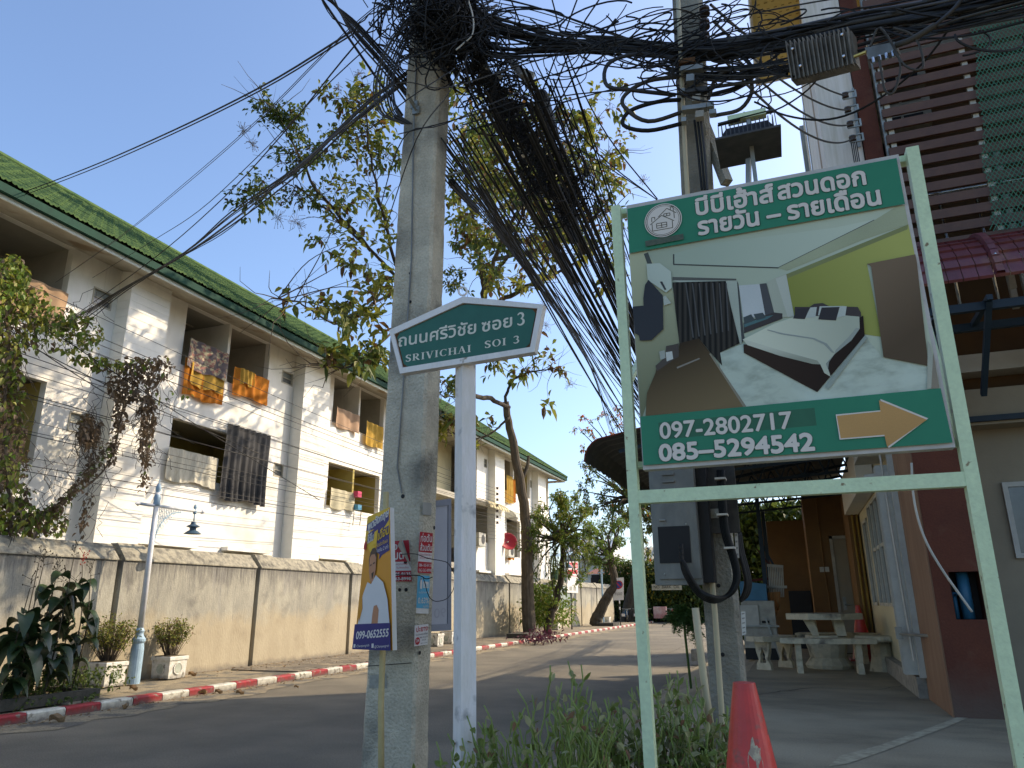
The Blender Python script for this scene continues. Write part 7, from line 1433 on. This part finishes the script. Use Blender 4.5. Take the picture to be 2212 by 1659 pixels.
# lower-left group beside the pole
for k in range(14):
    a = W(935, 235 + k * 9, 5.0); cab([a, W(985 + RC.uniform(0, 8), 300 + k * 9, 5.2), W(1080 + k * 2, 470 + k * 6, 7 + RC.uniform(-.5, .5)), W(1240 + k * 3, 710 + k * 7, 12), W(1340 + RC.uniform(-6, 6), 860 + k * 9, 20), W(1440, 1010 + k * 6, 34)], RC.choice([.004, .006, .007]), 'thin black cable leaving the right side of the big pole low down', 'lower cables beside the big pole', n=4, sides=4)
# splice closures and boxes hung on them
def closure(x, y, x2, y2, d, r, lb): a, b = W(x, y, d), W(x2, y2, d + 1.0); dd = (b - a).normalized(); return tag(build('splice_closure', MB().tube([a, a + dd * .02, b - dd * .02, b], [r * .7, r, r, r * .7], 12), M['black'], smooth=False), lb, 'splice closure')
closure(975, 392, 1030, 455, 5.2, .030, 'black splice closure on the lowest cables beside the big pole')
closure(1198, 418, 1242, 520, 6.4, .055, 'long black splice closure in the middle of the heavy bundle'); closure(1232, 455, 1262, 545, 7.0, .045, 'black splice closure right of the longest one'); closure(1168, 205, 1195, 290, 5.2, .06, 'thick dark closure on the right strand of the bundle'); closure(1095, 120, 1150, 190, 5.0, .035, 'dark sleeve near the top of the bundle'); closure(1190, 520, 1240, 610, 8.5, .05, 'lowest black splice closure of the heavy bundle')
for x, y, d, s, lb, m_ in ((1140, 162, 4.9, .06, 'small white junction box among the cables', M['white_metal']), (1050, 145, 4.8, .035, 'grey clamp block on the bundle', M['steel']), (1130, 330, 5.4, .06, 'pale bracket box buried in the bundle', M['steel']), (1080, 165, 4.8, .03, 'white round spool clamp near the pole', M['pipe_white'])):
    q = W(x, y, d); tag(build('junction_box', MB().obox(q, (s * 1.6, s, s * .9), (0.2, .5, .3)), m_), lb, 'junction box')
# (b) spans to the left over the roof
def left(pts, r, lb, g=None, **k): cab([W(*p) for p in pts], r, lb, g, **k)
for o in (0, 7): left([(770, 62 + o, 4.9), (560, 190 + o, 6.5), (330, 302 + o, 9), (150, 378 + o, 13), (-40, 448 + o, 19)], .007 if o else .009, 'pair of black cables sweeping across the sky to the left roof', 'upper pair of cables to the left')
for o, w in ((0, .004), (5, .004)): left([(880, -40 + o, 4.8), (740, 75 + o, 5.4), (560, 255 + o, 7.5), (400, 395 + o, 10.5), (260, 510 + o * .5, 14), (120, 610, 18)], w, 'thin cable running down left over the green roof', 'thin cables over the green roof')
left([(840, 60, 4.9), (700, 190, 5.6), (560, 335, 7.5), (430, 455, 10), (330, 520, 13), (200, 600, 17)], .005, 'thin cable running down left over the green roof', 'thin cables over the green roof')
left([(870, -20, 4.8), (740, 130, 5.4), (610, 290, 7), (480, 430, 9.5), (330, 560, 13), (150, 690, 18)], .007, 'thin cable running down left over the green roof', 'thin cables over the green roof')
for k in range(9):
    o = RC.gauss(0, 6); o2 = RC.gauss(0, 9); left([(890, 160 + o, 4.9), (780, 245 + o, 5.6), (640, 370 + o2, 7.2), (500, 478 + o * 1.6, 9.2), (400, 548 + o * .3, 11), (270, 625 + o2 * .5, 14), (130, 715 + o2 * 1.8, 18), (-30, 752 + o2 * 3, 22)], .0055 + .0035 * (k % 2), 'black cable in the thick bundle falling left from the big pole to the ivy', 'thick bundle falling to the left')
for k in range(16):
    o = RC.uniform(-45, 45); left([(700 + o * .5, -20, 4.6), (760, 60 + o * .5, 4.7), (830 + o * .3, 140 + o, 4.75), (905 + o * .4, 235 + o * 1.5, 5.0)], .005, 'cable slanting in from the top edge to the big pole', 'cables slanting in from the top edge')
left([(690, -10, 4.6), (745, 70, 4.7), (870, 250, 4.9)], .010, 'cable slanting in from the top edge to the big pole', 'cables slanting in from the top edge')
# (c) wires along the face of the nearer block
zs_ = [7.55, 7.2, 7.0, 6.75, 6.5, 6.2, 5.95, 5.7, 5.5, 5.25, 5.0, 4.8, 4.55, 4.3, 4.1, 3.9]
for k, z in enumerate(zs_):
    P = sagline((-13.1 + RC.uniform(-.15, .15), 2.0, z + RC.uniform(-.1, .3)), (-13.4, 33.6, 6.9 - k * .16), RC.uniform(.05, .35)); cab(P, RC.choice([.006, .007, .009]), 'service wire stretched along the front of the white blocks', 'wires along the white blocks', n=2, sides=4)
for k in range(8):
    cab(sagline((-13.3, 33.7, 6.9 - k * .25), (-13.2, 52, 6.4 - k * .22), .25), .008, 'wire continuing past the farther block corner', 'wires along the farther block', n=2, sides=4)
ir = thing('insulator_rack', (-13.35, 33.65, 5.2), 'row of dark insulators on the corner of the farther block by the white sign post', 'insulator rack')
for k in range(7): build('insulator', MB().lathe([(.05, -.06), (.08, -.04), (.05, 0), (.08, .04), (.05, .06)], (-13.38, 33.65, 6.95 - k * .28), 8), M['porcelain'], ir)
for (a, b) in (((0, 640), (690, 1080)), ((30, 730), (560, 980)), ((0, 700), (420, 960))):
    left([(a[0], a[1], 15.5), ((a[0] + b[0]) / 2, (a[1] + b[1]) / 2 + 8, 17), (b[0], b[1], 21)], .010, 'heavier cable crossing the white wall beneath the ivy', 'heavier cables under the ivy')
# (d) band between the poles and on to the shop
def band(n, ctr, spread, r, lb, g, wob=0):
    for k in range(n):
        o = RC.gauss(0, 1); pts = []
        for (x, y, d, s) in ctr: pts.append(W(x + RC.gauss(0, 2), y + o * s * spread + RC.gauss(0, 3 + wob), d + RC.gauss(0, .04)))
        cab(pts, RC.choice(r), lb, g, n=4, sides=5)
band(34, [(985, 35, 4.75, 14), (1080, 62, 4.7, 12), (1200, 92, 4.6, 9), (1330, 100, 4.45, 9), (1450, 108, 4.3, 8), (1560, 110, 4.1, 9), (1690, 88, 3.9, 10), (1840, 55, 3.8, 11), (2010, 25, 3.7, 12), (2240, -30, 3.6, 14)], 1.0, (.006, .008, .011), 'black cable in the band slung between the two poles and on to the shop', 'cable band between the poles')
band(12, [(985, 60, 4.75, 14), (1060, 110, 4.6, 10), (1180, 112, 4.5, 9), (1320, 108, 4.4, 7), (1460, 118, 4.3, 6)], 1.2, (.006, .01), 'slack black cable drooping under the band between the poles', 'slack cables under the band')
band(7, [(1000, 0, 4.7, 14), (1150, 30, 4.6, 12), (1300, 78, 4.4, 12), (1450, 125, 4.3, 12), (1600, 150, 4.1, 10)], 1.6, (.004, .006), 'thin cable crossing above the band between the poles', 'thin cables above the band')
for y0_, y1_ in ((120, 45), (160, 75), (210, 165), (225, 140), (90, 0)): left([(1000, y0_ + 60, 4.8), (1200, y0_, 4.5), (1460, y1_ + 20, 4.2), (1700, y1_ - 30, 4.0), (2000, y1_ - 80, 3.8)], .005, 'single thin cable rising right from the big pole towards the shop', 'single thin cables rising to the shop')
for pts in ([(1190, -10, 4.4), (1230, 130, 4.6), (1310, 290, 5.2), (1420, 430, 6)], [(1100, -10, 4.4), (1180, 180, 4.9), (1290, 330, 5.6), (1430, 440, 7)], [(1035, 150, 4.7), (1150, 260, 5.2), (1280, 340, 6), (1410, 425, 7.2)], [(1300, -10, 4.3), (1240, 90, 4.5), (1160, 300, 5), (1130, 480, 6)], [(1330, 40, 4.4), (1250, 150, 4.6), (1180, 260, 4.8), (1100, 330, 5)], [(1250, -10, 4.4), (1190, 150, 4.7), (1170, 200, 4.8)]):
    left(pts, .006, 'loose single cable crossing the sky right of the heavy bundle', 'loose cables crossing the sky')
left([(1460, 205, 4.15), (1370, 195, 4.1), (1312, 185, 4.1), (1312, 140, 4.1), (1370, 118, 4.15), (1460, 125, 4.15)], .014, 'uppermost thick cable loop bowed left of the slim pole'); left([(1480, 240, 4.15), (1400, 262, 4.1), (1350, 232, 4.1), (1350, 205, 4.1), (1400, 175, 4.12), (1480, 165, 4.15)], .014, 'middle thick cable loop bowed left of the slim pole')
left([(1480, 265, 4.15), (1400, 282, 4.1), (1347, 270, 4.1), (1360, 240, 4.1), (1420, 220, 4.12), (1480, 215, 4.15)], .014, 'lowest thick cable loop bowed left of the slim pole')
left([(1545, 250, 4.1), (1600, 235, 4.05), (1625, 190, 4.0), (1600, 150, 4.0), (1550, 165, 4.05), (1530, 215, 4.1)], .013, 'round cable loop bowed right of the slim pole, lower one'); left([(1535, 205, 4.1), (1600, 185, 4.05), (1625, 150, 4.0), (1590, 115, 4.0), (1540, 130, 4.05)], .013, 'round cable loop bowed right of the slim pole, upper one')
left([(1530, 190, 4.1), (1600, 180, 4.0), (1650, 175, 3.95), (1700, 160, 3.85)], .012, 'fat cable joining the slim pole to the finned amplifier')
left([(1530, 150, 4.1), (1600, 145, 4.0), (1660, 138, 3.95), (1690, 130, 3.85)], .012, 'second fat cable joining the slim pole to the finned amplifier')
# twisted service bundles to the rack on the shop
for k in range(4):
    a = W(1535 + k * 8, 10 + k * 38, 4.25); b = RK[k]; P = sagline(a, b, .12 + .05 * k); cab(P, .010, 'grey twisted service cable from the slim pole to the insulator rack', 'service cables to the insulator rack', m=CW, n=3)
left([(1630, 220, 4.0), (1700, 250, 3.9), (1790, 258, 3.85), (1880, 225, 3.8), (1990, 140, 3.7), (2080, 20, 3.6)], .006, 'long slack thin cable drooping below the amplifier')
# ---- cable TV amplifier and tap
am = thing('amplifier', W(1765, 120, 3.72), 'finned grey cast metal cable amplifier hanging from the overhead cables', 'amplifier'); M['cast'] = mat('cast_metal', (.20, .18, .16), (.11, .10, .09), .6, 12, .3, 50, metal=.3)
A0, A1, A2, A3 = W(1694, 95, 3.66), W(1836, 62, 3.58), W(1846, 132, 3.60), W(1706, 170, 3.68); nn = (A1 - A0).cross(A3 - A0).normalized()
if nn.dot(Vector((0, 0, HC)) - A0) < 0: nn = -nn
build('body', MB().ext([p - nn * .10 for p in (A0, A1, A2, A3)], nn * .08), M['cast'], am)
for k in range(15):
    t = (k + .5) / 15; a = A0.lerp(A1, t); b = A3.lerp(A2, t); dx = (A1 - A0).normalized() * .003; up = (a - b).normalized() * .012
    build('fin', MB().ext([a - dx + up - nn * .03, a + dx + up - nn * .03, b + dx - up - nn * .03, b - dx - up - nn * .03], nn * .035), M['cast'], am)
for u, v in ((.12, .22), (.2, .75), (.88, .15), (.86, .8)): q = A0.lerp(A1, u).lerp(A3.lerp(A2, u), v); build('bolt_head', MB().lathe([(.009, 0), (.009, .012), (.005, .016)], q, 6, axis=nn), M['chrome'], am)
tp_ = thing('cable_tap', W(1905, 108, 3.55), 'small silver cable tap with screw fittings right of the amplifier', 'cable tap')
B0, B1, B2, B3 = W(1868, 103, 3.55), W(1932, 90, 3.52), W(1938, 108, 3.52), W(1876, 128, 3.55); nb_ = (B1 - B0).cross(B3 - B0).normalized(); nb_ = nb_ if nb_.dot(Vector((0, 0, HC)) - B0) > 0 else -nb_
build('body', MB().ext([p - nb_ * .05 for p in (B0, B1, B2, B3)], nb_ * .05), M['galv'], tp_)
for k in range(4): q = B3.lerp(B2, .15 + k * .23); build('port', MB().tube([q, q + Vector((0, -.005, -.035))], .008, 8), M['chrome'], tp_)
build('connector', MB().tube([W(1846, 122, 3.58), W(1872, 112, 3.55)], .009, 8), mat('brass', (.5, .35, .12), None, .35, metal=.8), tp_)
left([(1935, 98, 3.52), (1970, 85, 3.5), (2020, 55, 3.5)], .016, 'fat sleeve cable leaving the silver tap to the right'); left([(2020, 55, 3.5), (2060, 20, 3.5), (2090, -20, 3.5)], .010, 'black cable climbing out of the frame from the fat sleeve')
left([(1930, 110, 3.5), (1960, 145, 3.5), (1992, 148, 3.5), (1990, 110, 3.5), (1970, 75, 3.5), (1930, 60, 3.5)], .006, 'drop cable looped round the silver tap'); left([(1898, 122, 3.5), (1905, 160, 3.5), (1912, 195, 3.5), (1930, 200, 3.5), (1945, 150, 3.5), (1935, 110, 3.5), (1900, 60, 3.5), (1880, 100, 3.5)], .006, 'drop cable hanging in a long loop under the silver tap')
for k in range(3): left([(1700 + k * 60, 60 - k * 10, 3.8), (1850 + k * 30, 48, 3.7), (1960 + k * 30, 80 - k * 12, 3.6), (2080, 78 - k * 20, 3.5), (2240, 40 - k * 22, 3.5)], .006, 'thin cable dipping in front of the brown slats at the top right', 'thin cables before the slats')
# ---- hardware on the slim pole
hw_ = thing('cable_bracket', W(1495, 180, 4.2), 'cluster of steel clamps, spools and sagging sleeves on the upper slim pole', 'bracket')
for x, y, w_, h_, m_ in ((1485, 135, .10, .03, 'rust'), (1495, 150, .14, .035, 'steel'), (1492, 172, .05, .05, 'steel'), (1500, 198, .16, .03, 'dark_metal'), (1505, 215, .05, .045, 'oldwhite'), (1500, 235, .15, .03, 'steel'), (1512, 250, .05, .045, 'oldwhite'), (1475, 200, .03, .03, 'steel'), (1535, 230, .04, .03, 'steel'), (1540, 245, .04, .03, 'steel'), (1478, 262, .03, .03, 'steel')):
    q = W(x, y, 4.08); build('clamp', MB().obox(q, (w_, .05, h_), (0, .12, 0)), M[m_], hw_)
for k in range(4): q = W(1522, 25 + k * 28, 4.15); build('spool', MB().lathe([(.02, -.03), (.034, -.026), (.034, -.01), (.02, 0), (.034, .01), (.034, .026), (.02, .03)], q, 10), M['porcelain'], hw_)
tag(build('strut_pole', MB().beam(W(1515, 255, 4.35), W(1570, 395, 4.2), .055), M['pole2']), 'short slanting concrete strut meeting the slim pole above the billboard', 'strut')
for k in range(3): left([(1500 + k * 7, 260, 4.12), (1508 + k * 7, 330, 4.12), (1516 + k * 6, 410, 4.12)], .008, 'black cable strapped down the side of the slim pole', 'cables strapped to the slim pole')
# hanging scraps of cut wire
for x, y in ((1640, 195), (1662, 205), (1615, 60)): left([(x, y - 10, 3.95), (x + 4, y + 12, 3.95), (x - 3, y + 24, 3.95), (x + 6, y + 34, 3.95), (x + 2, y + 42, 3.95)], .004, 'cut end of wire dangling below the cables by the floodlight', 'dangling wire ends')
# ---- the tangle round the head of the big pole
tg = MB()
for k in range(430):
    cx_, cy_ = RC.gauss(945, 52), RC.gauss(40, 42)
    if k % 2 == 0: t = RC.random(); cx_, cy_ = 985 + 260 * t + RC.gauss(0, 16), 60 + 380 * t + RC.gauss(0, 24)
    d = 4.5 + RC.uniform(-.15, .3) + max(0, (cx_ - 985)) * .004; c = W(cx_, cy_, d); rr_ = RC.uniform(.05, .32); u = rv(RC).normalized(); w = u.cross(rv(RC)).normalized(); e = RC.uniform(.3, 1); a0_ = RC.uniform(0, 6); span = RC.uniform(2.5, 7)
    tg.tube([c + (u * math.cos(a0_ + span * s / 14) + w * math.sin(a0_ + span * s / 14) * e) * rr_ + rv(RC) * .004 for s in range(15)], RC.choice([.004, .005, .006]), 4, caps=False)
for k in range(120):
    x, y = RC.gauss(960, 45), RC.gauss(45, 35); a = W(x, y, 4.5 + RC.uniform(-.1, .25)); ang_ = RC.choice([RC.gauss(.95, .25), RC.gauss(-.5, .3), RC.gauss(1.1, .2)]); l = RC.uniform(30, 110)
    tg.tube([a, W(x + l * .5 * math.cos(ang_) + RC.gauss(0, 5), y + l * .5 * math.sin(ang_), 4.6), W(x + l * math.cos(ang_), y + l * math.sin(ang_) + RC.gauss(0, 8), 4.8)], RC.choice([.005, .008, .012]), 5, caps=False)
tag(build('cable_tangle', tg, CB), 'dense black tangle of cable loops round the head of the big pole', 'cable tangle', kind='stuff')
core = MB()
for k in range(26):
    q = W(RC.gauss(985, 24), RC.gauss(45, 26), 4.62); q2 = q + Vector((RC.gauss(0, .1), .1, RC.gauss(0, .15))); core.tube([q, q2], .04, 6)
for k in range(52):
    t = k / 52; a = W(1010 + 190 * t, 90 + 330 * t, 4.7 + 1.6 * t); b = W(1010 + 190 * (t + .09), 90 + 330 * (t + .09), 4.7 + 1.6 * (t + .09)); core.tube([a + rv(RC) * (.03 + .05 * t), b + rv(RC) * (.03 + .05 * t)], .034, 6)
tag(build('cable_tangle', core, M['black']), 'solid black knots of taped cable inside the tangle and along its bundle', 'cable knots', kind='stuff')
left([(1010, -5, 4.4), (1022, 40, 4.4), (1020, 75, 4.4), (1000, 95, 4.4), (985, 108, 4.4)], .006, 'single white wire curving through the black tangle', m=M['pipe_white'])
# crossing wires in front of the pole
for pts in ([(780, 170, 4.3), (870, 130, 4.1), (960, 100, 4.1), (1060, 60, 4.2)], [(740, 250, 4.6), (860, 180, 4.1), (960, 190, 4.1), (1100, 150, 4.3)], [(815, 470, 5), (870, 300, 4.15), (960, 268, 4.1), (1130, 195, 4.4)], [(830, 500, 5), (900, 300, 4.15), (970, 200, 4.1), (1010, 120, 4.3)], [(770, 300, 4.6), (880, 215, 4.1), (980, 150, 4.1)], [(860, 290, 4.3), (900, 280, 4.12), (970, 262, 4.1), (1080, 230, 4.3), (1180, 190, 4.6)]):
    left(pts, .004, 'thin wire crossing in front of the shaft of the big pole', 'wires crossing the big pole')
for k in range(13):
    o = RC.uniform(-22, 22); left([(905 + o, 40, 4.55), (860 + o, 90, 4.5), (830 + o, 170, 4.5), (838 + o, 240, 4.5), (880 + o * .5, 268, 4.5)], .005, 'slack loop of cable hanging left of the head of the big pole', 'slack loops left of the big pole')

# thicker band over the right half, and the many thin loops round the slim pole
band(20, [(1440, 108, 4.25, 10), (1560, 100, 4.05, 10), (1700, 78, 3.9, 11), (1850, 45, 3.75, 12), (2020, 12, 3.65, 14), (2260, -40, 3.55, 16)], 1.1, (.006, .009, .012), 'black cable in the thick band from the slim pole to the top right corner', 'cable band to the top right')
band(10, [(1440, 150, 4.2, 12), (1560, 165, 4.05, 12), (1700, 150, 3.85, 14), (1860, 110, 3.7, 16), (2030, 60, 3.6, 18), (2260, 10, 3.5, 22)], 1.0, (.004, .006), 'thin slack cable below the thick band at the top right', 'slack cables at the top right')
lp2 = MB()
for k in range(95):
    if k % 2: cx_, cy_ = RC.uniform(1010, 1480), RC.gauss(95, 34)
    else: cx_, cy_ = RC.gauss(1530, 90), RC.gauss(95, 55)
    if k % 9 == 0: cx_, cy_ = RC.uniform(1600, 2150), RC.gauss(60, 30)
    c = W(cx_, cy_, 4.4 - (cx_ - 1000) * .0008 + RC.uniform(-.12, .12)); rr_ = RC.uniform(.08, .34); u = Vector((1, RC.uniform(-.4, .4), RC.uniform(-.3, .3))).normalized(); w = Vector((RC.uniform(-.3, .3), RC.uniform(-.4, .4), 1)).normalized(); e = RC.uniform(.25, .8); a0_ = RC.uniform(0, 6); span = RC.uniform(2, 6)
    lp2.tube([c + (u * math.cos(a0_ + span * s / 16) + w * math.sin(a0_ + span * s / 16) * e) * rr_ for s in range(17)], RC.choice([.0035, .005, .006]), 4, caps=False)
tag(build('cable_tangle', lp2, CB), 'loose thin loops and coils of cable hung along the band and round the slim pole', 'cable loops', kind='stuff')
